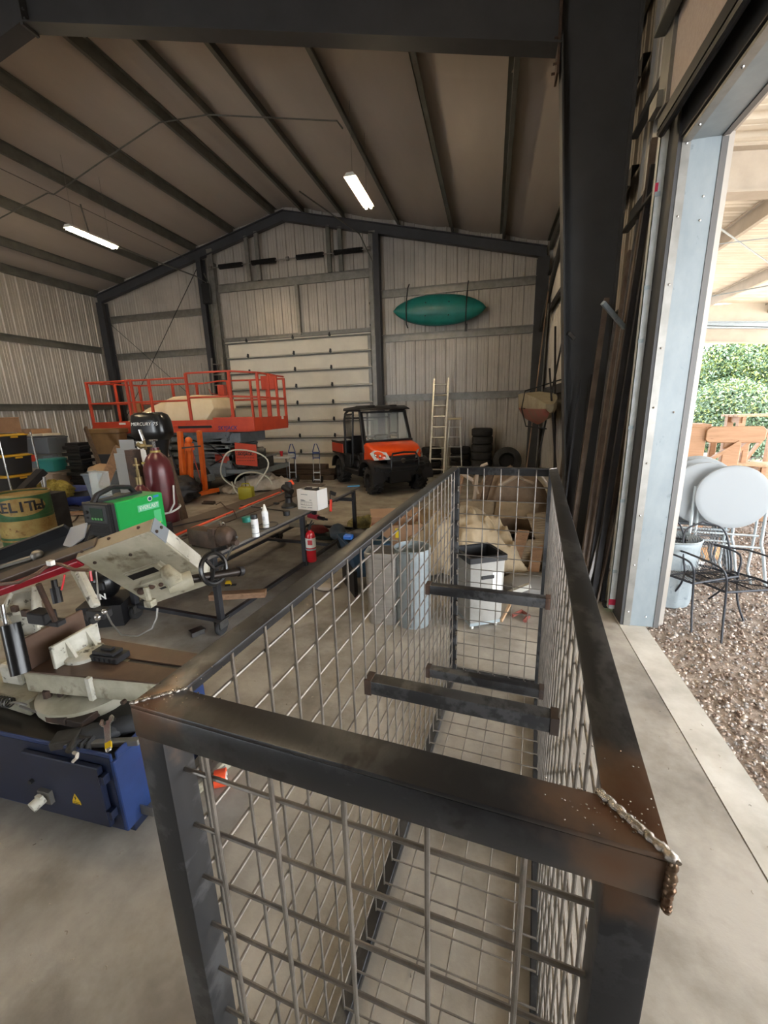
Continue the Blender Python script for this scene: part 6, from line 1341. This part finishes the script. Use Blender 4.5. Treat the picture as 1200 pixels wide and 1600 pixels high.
MB().loft([[(x, y, z) for x, y in rrect(hw, hd, .015, 2)] for hw, hd, z in ((.15, .15, .07), (.16, .16, .1), (.17, .17, .66), (.18, .18, .665), (.18, .18, .7), (.165, .165, .7), (.15, .15, .12))]).obj('body', m_gb, b3, ang=30)
MB().loft([[(x, y, z) for x, y in rrect(hw, hd, .02, 2)] for hw, hd, z in ((.163, .163, .715), (.187, .187, .71), (.187, .187, .66), (.182, .182, .66))] , cap=False).obj('liner', m_black, b3)
MB().loft([[(x, y, z) for x, y in rrect(hw, hw, .015, 2)] for hw, z in ((.162, .705), (.15, .3), (.0, .29))], cap=False).obj('liner_bag', m_black, b3)
MB().bb((-.15, -.15, .04), (.15, .15, .07)).obj('base_plate', m_galv, b3)
for x in (-.12, .12):
    for y in (-.12, .12): MB().cyl((x - .01, y, .022), (x + .01, y, .022), .022, 12).cyl((x, y, .02), (x, y, .05), .008, 6).obj('caster', m_white, b3)
MB().bb((.165, -.06, .5), (.176, .06, .53)).bb((-.06, -.18, .5), (.06, -.168, .53)).obj('handle_slot', m_black, b3)
MB().bb((.05, -.171, .3), (.14, -.166, .55)).obj('white_sheet', m_white, b3)
# shiny steel plate leaning on the bin, wooden stick
tag(MB().bar((.18, 3.85, .22), (.42, 3.95, .3), .04, .05).obj('steel_shelf', m_alu, None), 'short bright steel channel right of the wheeled bin', 'channel')
tag(MB().bar((.16, 3.72, .02), (.3, 4.1, .12), .02, .03).obj('wood_strip', m_ced2, None), 'thin wooden strip on the floor beside the wheeled bin', 'strip')
# blue crate with cardboard box
m_bl = mat('blue_tub', '#2c4b66', .5)
bc = thing('blue_cart', 'dark blue cart with white swirls on its side behind the stainless bin', 'cart', (-1.35, 4.3, 0), .6)
MB().loft([[(x, y, z) for x, y in rrect(hw, hd, .03, 2)] for hw, hd, z in ((.15, .2, .2), (.24, .3, .58), (.23, .29, .58), (.14, .19, .22))]).obj('tub', m_bl, bc, bevel=.0)
MB().bb((-.2, -.25, 0), (-.16, .25, .3)).bb((.16, -.25, 0), (.2, .25, .3)).obj('leg_frame', m_plast, bc)
mk = MB()
for k in range(3): mk.tube([(-.05 + .06 * k, -.21 - .02 * k, .3 + .07 * k), (-.02 + .06 * k, -.235 - .02 * k, .36 + .07 * k), (-.06 + .06 * k, -.25 - .02 * k, .42 + .05 * k)], .009, 5)
mk.obj('swirl_mark', mat('cream_print', '#c9b48c', .5), bc)
b_i = blobmesh('tool_bag', m_plast, (.14, .12, .08), .4, 2, 3, 19, loc=tuple(V((-1.38, 4.25, .6)))); tag(b_i, 'black and red power tools heaped in the blue cart', 'tools')
tag(MB().bb((-.05, -.04, 0), (.05, .04, .05)).obj('blue_case', mat('bright_blue', '#2866c0', .4), None, (-1.46, 4.12, .62), bevel=.01), 'small bright blue case on top of the blue cart', 'case')
cbx = thing('cardboard_box', 'open brown cardboard box with yellow sticker above the blue crate', 'box', (-1.12, 5.0, .34), .25)
m_cb = mat('brown_cardboard_box', '#98765a', .8, 0, '#86674c', 4)
MB().bb((-.32, -.2, 0), (.32, -.19, .26)).bb((-.32, .19, 0), (.32, .2, .26)).bb((-.32, -.2, 0), (-.31, .2, .26)).bb((.31, -.2, 0), (.32, .2, .26)).bb((-.32, -.2, 0), (.32, .2, .01)).obj('carton', m_cb, cbx)
MB().bar((-.32, -.2, .26), (-.32, -.36, .2), .01, .0).bb((-.02, -.202, .1), (.03, -.2, .22)).obj('yellow_sticker', mat('yellow_sticker', '#e3c71e', .5), cbx)
MB().add([(-.32, .2, .26), (.32, .2, .26), (.34, .34, .34), (-.34, .34, .34), (-.32, .2, .265), (.32, .2, .265), (.34, .34, .345), (-.34, .34, .345)], [(0, 1, 2, 3), (4, 5, 6, 7), (0, 1, 5, 4), (1, 2, 6, 5), (2, 3, 7, 6), (3, 0, 4, 7)]).obj('flap', m_cb, cbx)
cr8 = thing('blue_crate', 'dark blue plastic crate under the open cardboard box', 'crate', (-1.12, 5.0, 0), .25)
MB().loft([[(x, y, z) for x, y in rrect(hw, hd, .03, 2)] for hw, hd, z in ((.3, .2, 0), (.36, .24, .3), (.37, .25, .31), (.37, .25, .335), (.34, .22, .335), (.3, .19, .05))]).obj('crate', m_bl, cr8)
tag(MB().cyl((-.14, 0, .09), (.1, .05, .09), .06, 16).cyl((-.15, 0, .09), (-.14, 0, .09), .04, 16).obj('paper_roll', mat('brown_red_roll', '#7e3e2a', .6), None, (-1.3, 4.95, .42)), 'red-brown roll lying in the open cardboard box', 'roll')
# heap of canvas, cardboard and timber
m_canv = mat('dirty_canvas', '#b3a287', .9, 0, '#97866b', 3, c3='#6f5c45', s3=2.2, thr3=(.55, .7), bump=.4, bscale=30)
m_canv2 = mat('brown_canvas', '#8a7663', .9, 0, '#6f5d4c', 4, bump=.4, bscale=30)
tag(drape('canvas_tarp', m_canv, None, 1.5, 1.1, lambda a, b: .05 + .55 * math.sin(PI * a) ** .5 * math.sin(PI * min(1, b * 1.0)) ** .5, (-.35, 5.15, 0), .15, 90, 2, .2, sc=3.6), 'big dirty cream canvas tarp crumpled behind the wheeled bin', 'tarp')
tag(drape('canvas_tarp', m_canv, None, .9, .7, lambda a, b: .5 * math.sin(PI * a) ** .5 * math.sin(PI * b) ** .5, (-.95, 5.75, 0), .4, 40, 9, .14, sc=4), 'smaller cream canvas bundle left of the big tarp', 'tarp')
tag(drape('canvas_tarp', m_canv2, None, 1.3, .9, lambda a, b: .05 + .85 * math.sin(PI * a) ** .45 * math.sin(PI * b) ** .5, (.35, 6.75, 0), -.2, 50, 5, .2, sc=3), 'brown canvas heaped at the back of the pile by the right wall', 'tarp')
for i, (x, y, z, w_, h_, rx, rz, lb) in enumerate(((-.12, 5.85, .56, .5, .34, .55, .15, 'corrugated cardboard sheet lying on the heap, left one'), (.38, 5.8, .58, .56, .34, .5, -.12, 'corrugated cardboard sheet lying on the heap, right one'), (.75, 5.5, .42, .4, .5, .8, .4, 'brown cardboard sheet tilted at the right of the heap'), (.55, 5.1, .2, .5, .4, .9, .2, 'lower brown cardboard sheet leaning at the right of the big tarp'), (.8, 4.9, .16, .3, .5, 1.0, -.5, 'cardboard scrap against the right wall side of the heap'))):
    mb = MB(); nk = 24
    mb.grid(lambda a, b: ((a - .5) * w_, (b - .5) * h_, .004 * math.sin(b * 2 * PI * 14) + .02 * math.sin(a * 3)), 4, 84)
    o = tag(mb.obj('cardboard_sheet', mat('tan_corrugated', '#8a7860', .85, 0, '#77664f', 4), None, (x, y, z), solid=.006, ang=70), lb, 'cardboard', 'cardboard sheets on the heap'); o.rotation_euler = (rx, 0, rz)
for i, (a, b, w_, lb) in enumerate((((.28, 4.75, .1), (.45, 5.3, .45), .14, 'grey-brown plank sloping down right of the big tarp'), ((.1, 4.9, .05), (.2, 5.4, .3), .12, 'pale plank end below the cream tarp'), ((.5, 4.6, .04), (.62, 5.2, .3), .12, 'brown plank low at the right of the heap'), ((-.1, 6.2, .5), (.05, 6.5, 1.05), .1, 'board standing out of the back of the heap'), ((-.5, 6.3, .4), (-.38, 6.5, 1.0), .06, 'thin board at the back left of the heap'))):
    tag(MB().bar(a, b, w_, .03).obj('plank', m_tim if i % 2 else m_wood, None), lb, 'plank')
tag(MB().tube([(-.15, 6.3, .7), (-.22, 6.35, .9), (-.4, 6.3, 1.02)], .03, 8).tube([(-.22, 6.35, .9), (-.1, 6.4, 1.12), (-.02, 6.4, 1.15)], .025, 8).tube([(-.2, 6.3, .6), (-.18, 6.3, .86), (-.16, 6.25, 1.1)], .03, 8).obj('driftwood', mat('grey_driftwood', '#9b8975', .8), None), 'pale forked driftwood sticking up at the back of the heap', 'driftwood')
tag(MB().tube([(.15, 6.2, .85), (.4, 6.25, 1.0), (.62, 6.3, 1.08), (.78, 6.3, 1.02)], .03, 8).tube([(.4, 6.25, 1.0), (.5, 6.3, .93), (.62, 6.2, .9)], .02, 8).obj('driftwood', MATS['grey_driftwood'], None), 'long pale driftwood branch at the upper right of the heap', 'driftwood')
tag(drape('cloth', mat('yellowish_cloth', '#9d9663', .9, 0, '#5c5a41', 8), None, .8, .4, lambda a, b: .12 * math.sin(PI * a) ** .5 * math.sin(PI * b) ** .5, (-1.95, 6.75, 0), .3, 36, 12, .1, sc=8), 'yellowish cloths on the floor beyond the welding table end', 'cloth')
tag(drape('cloth', mat('olive_cloth', '#7c7a55', .9, 0, '#44442f', 8), None, .7, .5, lambda a, b: .3 * math.sin(PI * a) ** .5 * math.sin(PI * b) ** .5, (-1.3, 6.3, 0), .3, 36, 13, .14, sc=7), 'olive camouflage cloth left of the canvas heap', 'cloth')
tag(blobmesh('work_glove', mat('white_glove', '#b9ada0', .9), (.12, .07, .03), .5, 3, 3, 22, flat=-.02, loc=tuple(PZ(508, 917, .03))), 'white glove on the floor left of the blue cart', 'glove')
tag(blobmesh('work_glove', MATS['white_glove'], (.07, .05, .03), .5, 3, 3, 24, flat=-.02, loc=tuple(PZ(522, 914, .03))), 'second white glove, nearer the blue cart', 'glove')
tag(MB().tube([tuple(PZ(x, y, .03)) for x, y in ((800, 962), (815, 955), (826, 962), (820, 970))], .02, 6).obj('red_hose', mat('dull_red_hose', '#7d4238', .7), None), 'dull red hose end on the floor right of the wheeled bin', 'hose')
tag(blobmesh('grey_bag', mat('grey_plastic_bag', '#6d6a66', .5), (.3, .2, .12), .5, 2, 3, 27, flat=-.04, loc=(.5, 4.5, .06)), 'grey plastic bag on the floor right of the wheeled bin', 'bag')
# small boat hull hanging on the right wall
m_hull = mat('faded_hull', '#a39a83', .6, 0, '#8e8570', 4, c3='#7a7059', s3=14, thr3=(.62, .72)); m_hr = mat('faded_red_hull', '#a65f58', .6, 0, '#8c6f60', 4)
bt = thing('canoe', 'old tan and faded red canoe hung on the right wall, its bow towards the door', 'canoe', (1.0, 8.9, 1.9)); bt.scale = (1, 1, 1.15)
rings = []; rr2 = []
for i in range(13):
    u = i / 12; s = min(1, .2 + 1.1 * u ** .55); y = u * 3.2 - .9
    ring = [(-.36 * s, y, .26 * s + .02), (-.33 * s, y, .0), (-.2 * s, y, -.2 * s), (0, y - .0, -.3 * s), (.2 * s, y, -.2 * s), (.3 * s, y, .0), (.3 * s, y, .24 * s + .02), (0, y, .3 * s)]
    rings.append(ring)
MB().loft(rings).obj('hull', m_hull, bt, ang=60)
MB().loft([[(p[0] * 1.015 - .002, p[1] - .01, p[2] * 1.02) for p in r[1:4]] + [(p[0] * .97, p[1], p[2] * .97) for p in r[3:0:-1]] for r in rings]).obj('red_side', m_hr, bt, ang=60)
MB().bb((-.38, -.2, .0), (-.36, .5, .012)).obj('rub_strake', m_rust, bt)
MB().tube([(.1, .2, -.35), (-.3, .2, -.3), (-.4, .2, 0), (-.35, .2, .3), (.45, .2, .5)], .012, 6).obj('sling', m_black, bt)
# steel stock leaning on the right wall
m_brn = mat('brown_steel_stock', '#76685c', .55, .35, '#574b43', 5); m_dst = mat('dark_steel_stock', '#2c2b2d', .5, .5, '#3a393b', 5); m_gst = mat('pale_steel_stock', '#8a8684', .4, .6, '#6b6866', 6)
stock = [((.98, 4.5), (1.36, 5.35, 3.5), .06, m_brn, 'brown steel tube, widest and leftmost of the leaning stock'), ((1.02, 4.45), (1.38, 5.1, 3.95), .05, m_brn, 'brown steel tube second from the left of the leaning stock'), ((1.04, 4.42), (1.38, 5.0, 4.1), .045, m_dst, 'dark tube in the middle of the leaning stock, tall'),
         ((1.07, 4.42), (1.38, 4.95, 3.4), .03, m_dst, 'thin dark bar between the brown tube and pale tube'), ((1.1, 4.4), (1.4, 4.85, 3.0), .05, m_gst, 'pale grey steel tube of the leaning stock'), ((1.08, 4.34), (1.38, 4.7, 4.3), .05, m_dst, 'tall dark tube behind the galvanised door track'),
         ((1.16, 4.3), (1.38, 4.9, 2.6), .035, m_dst, 'dark bar right of the pale grey tube'), ((1.0, 4.34), (1.4, 4.72, 2.2), .025, m_gst, 'short crossing bar low beside the door track'), ((1.1, 4.25), (1.38, 4.6, 1.9), .014, m_brn, 'thin rusty rod low beside the door track'),
         ((.92, 4.9), (1.2, 5.5, 3.1), .05, m_brn, 'brown tube leaning close to the dark column'), ((.9, 4.85), (1.12, 5.5, 2.3), .03, m_dst, 'dark bar leaning on the column edge'), ((.86, 5.2), (1.0, 5.5, 2.25), .02, m_dst, 'thin dark rod in front of the dark column'),
         ((1.2, 4.55), (1.42, 5.2, 4.4), .05, m_brn, 'tall brown tube at the back of the leaning stock'), ((1.18, 4.7), (1.4, 5.3, 3.0), .04, m_dst, 'dark tube at the back of the stock'),
         ((1.05, 4.6), (1.37, 5.25, 3.75), .035, m_gst, 'grey tube just behind the widest brown one'), ((1.13, 4.5), (1.4, 5.0, 3.7), .03, m_brn, 'narrow brown angle right of the middle dark tube'), ((.99, 4.6), (1.3, 5.45, 2.9), .03, m_gst, 'thin grey bar left of the widest brown tube'), ((1.14, 4.36), (1.39, 4.75, 3.2), .03, m_brn, 'narrow rusty bar beside the galvanised track')]
for i, (a, b, r, ma, lb) in enumerate(stock):
    d = (V(b) - V((a[0], a[1], 0)))
    tag(MB().bar((a[0], a[1], .03), b, r, r, (1, 0, 0)).obj('steel_tube', ma, None), lb, 'steel stock', 'steel stock leaning on the right wall')
for i, (a, b, r, lb) in enumerate((((.75, 9.5, 0), (1.25, 11.5, 4.9), .025, 'long pale pole leaning in the far right corner, front one'), ((1.0, 9.8, 0), (1.2, 11.0, 4.2), .02, 'thin pole leaning in the far right corner behind the front one'), ((1.2, 8.0, 0), (1.3, 10.4, 3.6), .04, 'dark tube crossing behind the canoe'), ((.8, 8.7, 0), (1.35, 9.6, 3.2), .035, 'dark tube leaning right of the canoe bow'), ((1.2, 7.4, 0), (1.0, 8.4, 2.6), .03, 'dark bar leaning the other way below the canoe'), ((1.05, 7.0, 0), (1.38, 7.8, 3.4), .04, 'brown tube leaning between canoe and column'))):
    tag(MB().bar(a, b, r, r, (1, 0, 0)).obj('leaning_pole', [m_canv2, m_galv_d, m_dst, m_dst, m_dst, m_brn][i], None), lb, 'pole', 'poles in the far right corner')
for i, (a, b, lb) in enumerate(((PD(942, 473, 3.95), PD(1001, 541, 4.25), 'galvanised support arm sticking out beside the door track, nearer one'), (PD(888, 520, 4.9), PD(938, 571, 5.2), 'steel support arm sticking out in front of the dark column, farther one'))):
    t = thing('support_arm', lb, 'support arm', tuple(b))
    MB().bar((0, 0, 0), tuple(a - b), .04, .04, (0, 1, 0)).obj('arm', m_galv if i == 0 else m_galv_d, t, bevel=.003)
    MB().bb((0, -.04, -.06), (1.4 - b.x, .04, .04)).obj('mount', m_dst, t)
# small charger with green light on floor
ch = thing('laser_level', 'small black device with green light on the floor at the foot of the stock', 'device', tuple(PZ(950, 948, 0)))
MB().bb((-.05, -.04, 0), (.05, .04, .05)).obj('body', m_plast, ch, bevel=.008); MB().ball((-.02, -.042, .035), .006, 8).obj('green_light', mat('green_glow', '#38e08a', .4, emit=3), ch)
yl = tag(MB().bar(PZ(893, 838, .3), PZ(900, 825, .3), .03, .05).obj('yellow_tag', m_wy, None), 'small yellow piece against the wall behind the cage', 'tag')
# ================================================================ clutter at the left wall
m_tote = mat('black_tote', '#202124', .5); m_yl = mat('yellow_lid', '#c29a2c', .5)
def tote(label, loc, rz, w, d, h, body, lid, group, tilt=0):
    t = thing('storage_tote', label, 'tote', loc, rz, group)
    MB().loft([[(x, y, z) for x, y in rrect(hw, hd, .03, 2)] for hw, hd, z in ((w * .44, d * .44, 0), (w * .485, d * .485, h * .86), (w * .5, d * .5, h * .88), (w * .5, d * .5, h * .92))]).obj('body', body, t)
    MB().loft([[(x, y, z) for x, y in rrect(hw, hd, .04, 2)] for hw, hd, z in ((w * .515, d * .515, h * .9), (w * .515, d * .515, h * .95), (w * .46, d * .46, h * .97), (w * .45, d * .45, h))]).obj('lid', lid, t)
    for s in (-1, 1): MB().bb((s * w * .5 - .01, -.06, h * .8), (s * w * .5 + .02, .06, h * .88)).obj('handle', lid, t)
    return t
m_ply = mat('plywood_shelf', '#8e7550', .8, 0, '#7b6442', 4)
sh_ = thing('shelf_rack', 'chrome wire rack holding stacked black totes at the left edge', 'rack', (-9.45, 6.3, 0), .0)
for x in (-.45, .45):
    for y in (-.3, .3): MB().cyl((x, y, 0), (x - .08 * (x > 0) * 0, y, 1.72), .016, 8).obj('post', m_chrome, sh_)
for z in (.1,): MB().bb((-.46, -.3, z), (.46, .3, z + .02)).obj('shelf', m_ply, sh_)
for k, lb in enumerate(('lowest', 'second from the bottom', 'third from the bottom', 'topmost')): tote('black tote with yellow lid, %s in the rack at the left edge' % lb, (-9.45, 6.3, .12 + k * .4), 0, .82, .55, .385, m_tote, m_yl, 'black totes with yellow lids')
bx_ = thing('cardboard_box', 'brown cardboard box on top of the totes at the left edge', 'box', (-9.5, 6.3, 1.73))
MB().bb((-.35, -.25, 0), (.35, .25, .28)).obj('carton', m_cb, bx_, bevel=.004)
for s in (-1, 1): MB().bar((-.35, s * .25, .28), (.35, s * .25, .28), .01, .02).obj('flap_edge', m_cb, bx_)
MB().bb((.05, -.256, .1), (.2, -.25, .18)).obj('label', m_white, tbx := bx_)
m_gt = mat('grey_tote', '#5c6064', .5); m_bt = mat('beige_tote', '#a8988a', .5); m_tt = mat('teal_tote', '#2e7f7c', .5); m_clr = mat('cloudy_plastic', '#8b969f', .3, alpha=.7)
pz = PY(60, 690, 8.4)
tote('dark grey tote on top of the heap at the left wall, under a cream sheet', (-11.0, 8.3, 1.12), .1, .95, .6, .42, m_gt, m_gt, 'totes at the left wall')
tote('long cloudy blue tote beneath the dark grey one', (-11.2, 8.2, .78), .0, 1.3, .6, .33, m_clr, m_gt, 'totes at the left wall')
tote('teal tote in the middle of the left wall heap', (-10.45, 8.0, .72), .15, .5, .45, .3, m_tt, m_tt, 'totes at the left wall')
tote('beige tote with black latches, lowest in the left wall heap', (-10.75, 8.0, .22), .08, 1.1, .6, .48, m_bt, m_bt, 'totes at the left wall')
tag(MB().bb((-1.0, -.5, .1), (1.0, .5, .2)).bb((-.9, -.45, 0), (-.8, .45, .1)).bb((.8, -.45, 0), (.9, .45, .1)).obj('pallet', m_tim, None, (-10.9, 8.15, 0)), 'wooden pallet under the heap of totes', 'pallet')
for x, y, z, s, lb in ((-11.25, 8.35, 1.56, .34, 'open brown carton on the totes, right of the rack'),):
    t = thing('cardboard_box', lb, 'box', (x, y, z), -.2)
    MB().bb((-s, -.22, 0), (s, .22, .16)).obj('carton', m_cb, t, bevel=.003); MB().bar((-s, -.22, .16), (-s - .1, -.3, .26), .3, .006).obj('flap', m_cb, t)
tag(MB().bb((-.34, -.22, 0), (.34, .22, .05)).obj('cream_sheet', mat('cream_paper', '#c9bfa6', .8), None, (-10.85, 8.2, 1.56), bevel=.003), 'cream printed sheet on the dark grey tote', 'sheet')
for i, (x, z, c, lb) in enumerate(((-11.55, 1.12, '#7b1f33', 'dark red bottle pack left of the grey tote, upper'), (-11.6, .95, '#6a1b2c', 'dark red bottle pack left of the grey tote, lower'), (-10.9, .98, '#b83a2a', 'red-orange box corner below the grey tote'))):
    tag(MB().bb((0, 0, 0), (.3, .2, .15)).bb((.02, .02, .15), (.08, .08, .2)).bb((.12, .02, .15), (.18, .08, .2)).obj('red_pack', mat('pack' + c, c, .5), None, (x, 7.6, z - .0)), lb, 'pack')
sk = thing('black_stack', 'tall irregular stack of black plastic crates left of the grey bin', 'crates', (-9.85, 8.25, 0))
for k in range(8): MB().bb((-.26 - .04 * math.sin(k * 2.3), -.2, .1 + k * .16), (.26 + .05 * math.sin(k * 3.1), .2, .18 + k * .16)).bb((-.2, -.15, .18 + k * .16), (.2, .15, .26 + k * .16)).obj('crate', m_tote, sk, bevel=.01)
MB().bb((-.3, -.25, 0), (.3, .25, .1)).obj('base', m_tim, sk)
gb = thing('grey_bin', 'grey square waste bin with scraps sticking out at the left', 'bin', (-8.1, 7.2, 0), .2)
MB().loft([[(x, y, z) for x, y in rrect(hw, hd, .03, 2)] for hw, hd, z in ((.17, .17, 0), (.25, .25, .78), (.27, .27, .79), (.27, .27, .83), (.25, .25, .83), (.16, .16, .1))]).obj('body', mat('blue_grey_plastic', '#7a8590', .5), gb)
MB().bb((-.1, -.262, .62), (.1, -.255, .68)).obj('grip', m_gt, gb)
tag(blobmesh('scrap_paper', mat('crumpled_paper', '#a88c6c', .9), (.2, .2, .12), .5, 2, 3, 31, loc=(-8.1, 7.2, .86)), 'crumpled brown paper filling the grey bin', 'paper')
tag(MB().bar((-8.1, 7.3, .5), (-8.75, 7.6, 1.75), .05, .12).obj('scrap_board', m_tim, None), 'dark board sticking up out of the grey bin', 'board')
# brown tilted tub and engine
tt = thing('brown_tub', 'brown square plastic tub lid standing tilted behind the dirt engine', 'tub', (-8.9, 8.3, 1.1), .1)
MB().loft([[(x, y, z) for x, y in rrect(hw, hd, .05, 3)] for hw, hd, z in ((.34, .12, 0), (.4, .16, .48), (.43, .18, .5), (.43, .18, .58), (.4, .15, .6))]).obj('tub', mat('brown_plastic', '#80603a', .5, 0, '#6e5231', 3), tt, bevel=.0)
MB().bb((-.35, -.15, -1.1), (.35, .15, 0)).obj('stand', m_tote, tt)
en = thing('old_motorbike', 'dismantled dirt bike with white number plate among the scrap at the left', 'motorbike', (-8.05, 8.4, 0), .3)
m_eng = MATS['greasy_engine']
MB().bb((-.3, -.15, .45), (.3, .15, .8)).cyl((0, -.2, .8), (0, -.1, 1.15), .13, 14).cyl((-.2, -.25, .55), (-.2, .25, .55), .16, 16).cyl((.2, -.22, .6), (.2, .22, .6), .13, 16).obj('engine', m_eng, en, bevel=.01)
for s, r_ in ((-.8, .3), (.75, .32)):
    w_ = MB().tube([(s + r_ * math.cos(a), 0, .34 + r_ * math.sin(a)) for a in [2 * PI * k / 28 for k in range(28)]], .05, 8, closed=True).obj('wheel', m_rubber, en)
    for k in range(10):
        a = 2 * PI * k / 10; MB().cyl((s, -.01, .34), (s + r_ * .95 * math.cos(a), 0, .34 + r_ * .95 * math.sin(a)), .004, 4).obj('spoke', m_galv_d, w_)
MB().tube([(.8, 0, .34), (.55, 0, 1.25), (.2, 0, 1.0), (-.4, 0, .95), (-.8, 0, .34)], .03, 8).tube([(.55, 0, 1.25), (-.1, 0, .45), (-.4, 0, .95)], .022, 8).tube([(.45, -.35, 1.35), (.5, -.1, 1.28), (.5, .1, 1.28), (.45, .35, 1.35)], .015, 8).obj('frame', m_dst, en)
MB().bb((.5, -.12, 1.0), (.53, .12, 1.25)).prism([(-.12, 0), (.12, 0), (.15, .2), (0, .28), (-.15, .2)], -.01, .01, T(.3, -.16, 1.12) @ RX(PI / 2 - .3)).obj('number_plate', m_crw, en)
text('7', 'number', .16, m_black, en, T(.3, -.2, 1.23) @ RX(PI / 2 - .3), bold=.004)
MB().tube([(.1, -.2, .8), (.3, -.3, .6), (0, -.3, .4), (-.5, -.25, .5), (-.9, -.2, .7)], .04, 10).obj('exhaust', m_rust, en)
MB().loft([[(-.5, -.12, .95), (-.5, .12, .95), (-.5, .1, 1.05), (-.5, -.1, 1.05)], [(.1, -.15, 1.0), (.1, .15, 1.0), (.1, .1, 1.2), (.1, -.1, 1.2)], [(.35, -.1, 1.05), (.35, .1, 1.05), (.35, .06, 1.22), (.35, -.06, 1.22)]]).obj('tank_seat', m_plast, en)
tag(blobmesh('scrap_heap', m_dst, (.7, .4, .3), .8, 3, 4, 41, flat=-.24, loc=(-7.3, 8.0, .3)), 'dark heap of greasy machine parts below the dirt bike', 'scrap')
# blue sleeping bag roll, pole, steel on floor
sb = thing('stuffed_bag', 'blue and black stuffed bag lying on the floor left of the welder', 'bag', tuple(PZ(112, 790, 0)), .25)
MB().loft([[(x, r * math.cos(a), .24 + r * math.sin(a)) for a in [2 * PI * k / 20 for k in range(20)]] for x, r in ((-.02, .235), (.2, .24), (.45, .22), (.6, .15), (.66, .05))]).obj('blue_body', mat('blue_nylon', '#3a4a8f', .6, 0, '#2f3d7c', 4, bump=.3, bscale=10), sb)
MB().loft([[(x, r * math.cos(a), .24 + r * math.sin(a)) for a in [2 * PI * k / 20 for k in range(20)]] for x, r in ((-.36, .02), (-.36, .17), (-.3, .225), (-.15, .24), (-.02, .24))]).obj('black_end', mat('black_nylon', '#2b2c30', .7), sb)
tag(MB().bar(PD(30, 772, 6.6), PD(66, 736, 6.9), .16, .1, (0, 0, 1)).obj('steel_channel', m_dst, None), 'thick dark steel channel leaning above the oil drum', 'channel')
_p = PD(45, 760, 6.75)
tag(MB().bb((-.35, -.3, 0), (.35, .3, .795)).bb((-.33, -.31, .1), (.33, -.3, .6)).obj('steel_crate', m_dst, None, (_p.x, _p.y, 0)), 'dark steel crate under the leaning channel behind the oil drum', 'crate')
tag(MB().cyl(tuple(V((PD(62, 775, 6.3).x, PD(62, 775, 6.3).y, 0))), tuple(PD(69, 745, 6.3)), .02, 8).obj('pipe_stub', m_galv_d, None), 'short grey pipe standing behind the oil drum', 'pipe')
for i, (a, b, lb) in enumerate((((-9.6, 7.0, .3), (-7.9, 7.6, .34), 'long dark steel member lying in front of the totes'), ((-9.2, 6.9, .12), (-7.9, 6.7, .1), 'dark angle iron on the floor behind the blue bag'), ((-8.9, 6.4, .05), (-7.4, 6.9, .05), 'brown board lying on the floor behind the blue bag'), ((-10.2, 6.4, .4), (-8.8, 6.5, .42), 'rusty beam end above the oil drum'))):
    tag(MB().bar(a, b, .16 if i != 1 else .05, .1 if i == 0 else .05).obj('scrap_steel', [m_dst, m_dst, m_wood, m_rust][i], None), lb, 'scrap steel')
tag(blobmesh('yellow_rope', mat('yellow_rope', '#a09040', .8, 0, '#7d6f30', 30, bump=1, bscale=60), (.35, .25, .2), .6, 4, 4, 52, flat=-.15, loc=(-9.1, 6.9, .45)), 'tangle of yellow rope right of the totes', 'rope')
tag(MB().tube([tuple(PZ(x, y, .02)) for x, y in ((105, 822), (118, 812), (126, 800), (122, 790), (112, 780))], .012, 6).obj('floor_cable', m_rust, None), 'rusty looped cable on the floor left of the welder', 'cable')
tag(MB().bar(PZ(104, 797, .03), PZ(134, 795, .03), .04, .03).bar(PZ(118, 790, .03), PZ(136, 786, .03), .04, .03).obj('loose_bars', m_gst, None), 'pale loose bars on the floor beside the stuffed bag', 'bars')
# bright bits
tag(MB().bar(PZ(543, 760, .81), PZ(562, 759, .81), .05, .012).obj('blue_strip', mat('light_blue_plastic', '#3f97cf', .4), None), 'light blue plastic strip at the far right corner of the welding table', 'strip')
cr_d = MB(); rs = np.random.RandomState(11)
for k in range(150):
    x = -2.2 + 2.0 * rs.rand() if k % 3 else 1.0 + .38 * rs.rand(); y = .15 + 2.6 * rs.rand(); a = rs.rand() * 6.28; l = .004 + .008 * rs.rand()
    cr_d.tube([(x, y, .003), (x + l * math.cos(a), y + l * math.sin(a), .005), (x + 1.7 * l * math.cos(a + .5), y + 1.7 * l * math.sin(a + .5), .003)], .0018, 4)
tag(cr_d.obj('floor_debris', mat('pale_chips', '#b5aa98', .8, 0, '#6d6458', 40), None), 'tiny pale chips and metal shavings scattered over the concrete floor', 'debris', None, 'stuff')
# hanging LED lights; the two nearer ones are unseen, added for ambient light
m_led = mat('led_tube_glow', '#ffe6bd', .4, emit=LAMP)
def led(label, x, y, z, group='hanging LED shop lights'):
    t = thing('shop_light', label, 'ceiling light', (x, y, z), 0, group)
    MB().prism([(-.11, .0), (.11, 0), (.06, .06), (-.06, .06)], -.61, .61, RX(PI / 2)).obj('housing', m_white, t)
    for k in (-1, 1): MB().cyl((k * .05, -.59, -.02), (k * .05, .59, -.02), .022, 8).obj('tube', m_led, t)
    zt = zr(x) - z - .03
    for yy in (-.45, .45): MB().cyl((0, yy, .06), (0, yy, zt), .004, 4).obj('chain', m_galv_d, t)
    return t
led('glowing LED shop light hanging right of the ridge, above the utility vehicle', -2.5, 8.66, 5.9)
led('glowing LED shop light hanging left of the ridge, above the scissor lift', -8.84, 8.78, 5.9)
led('LED shop light hanging nearer the camera right of the ridge, outside the view', -2.5, 2.4, 5.9)  # extra lamp out of view, put in to brighten the interior
led('LED shop light hanging nearer the camera left of the ridge, outside the view', -8.84, 2.4, 5.9)
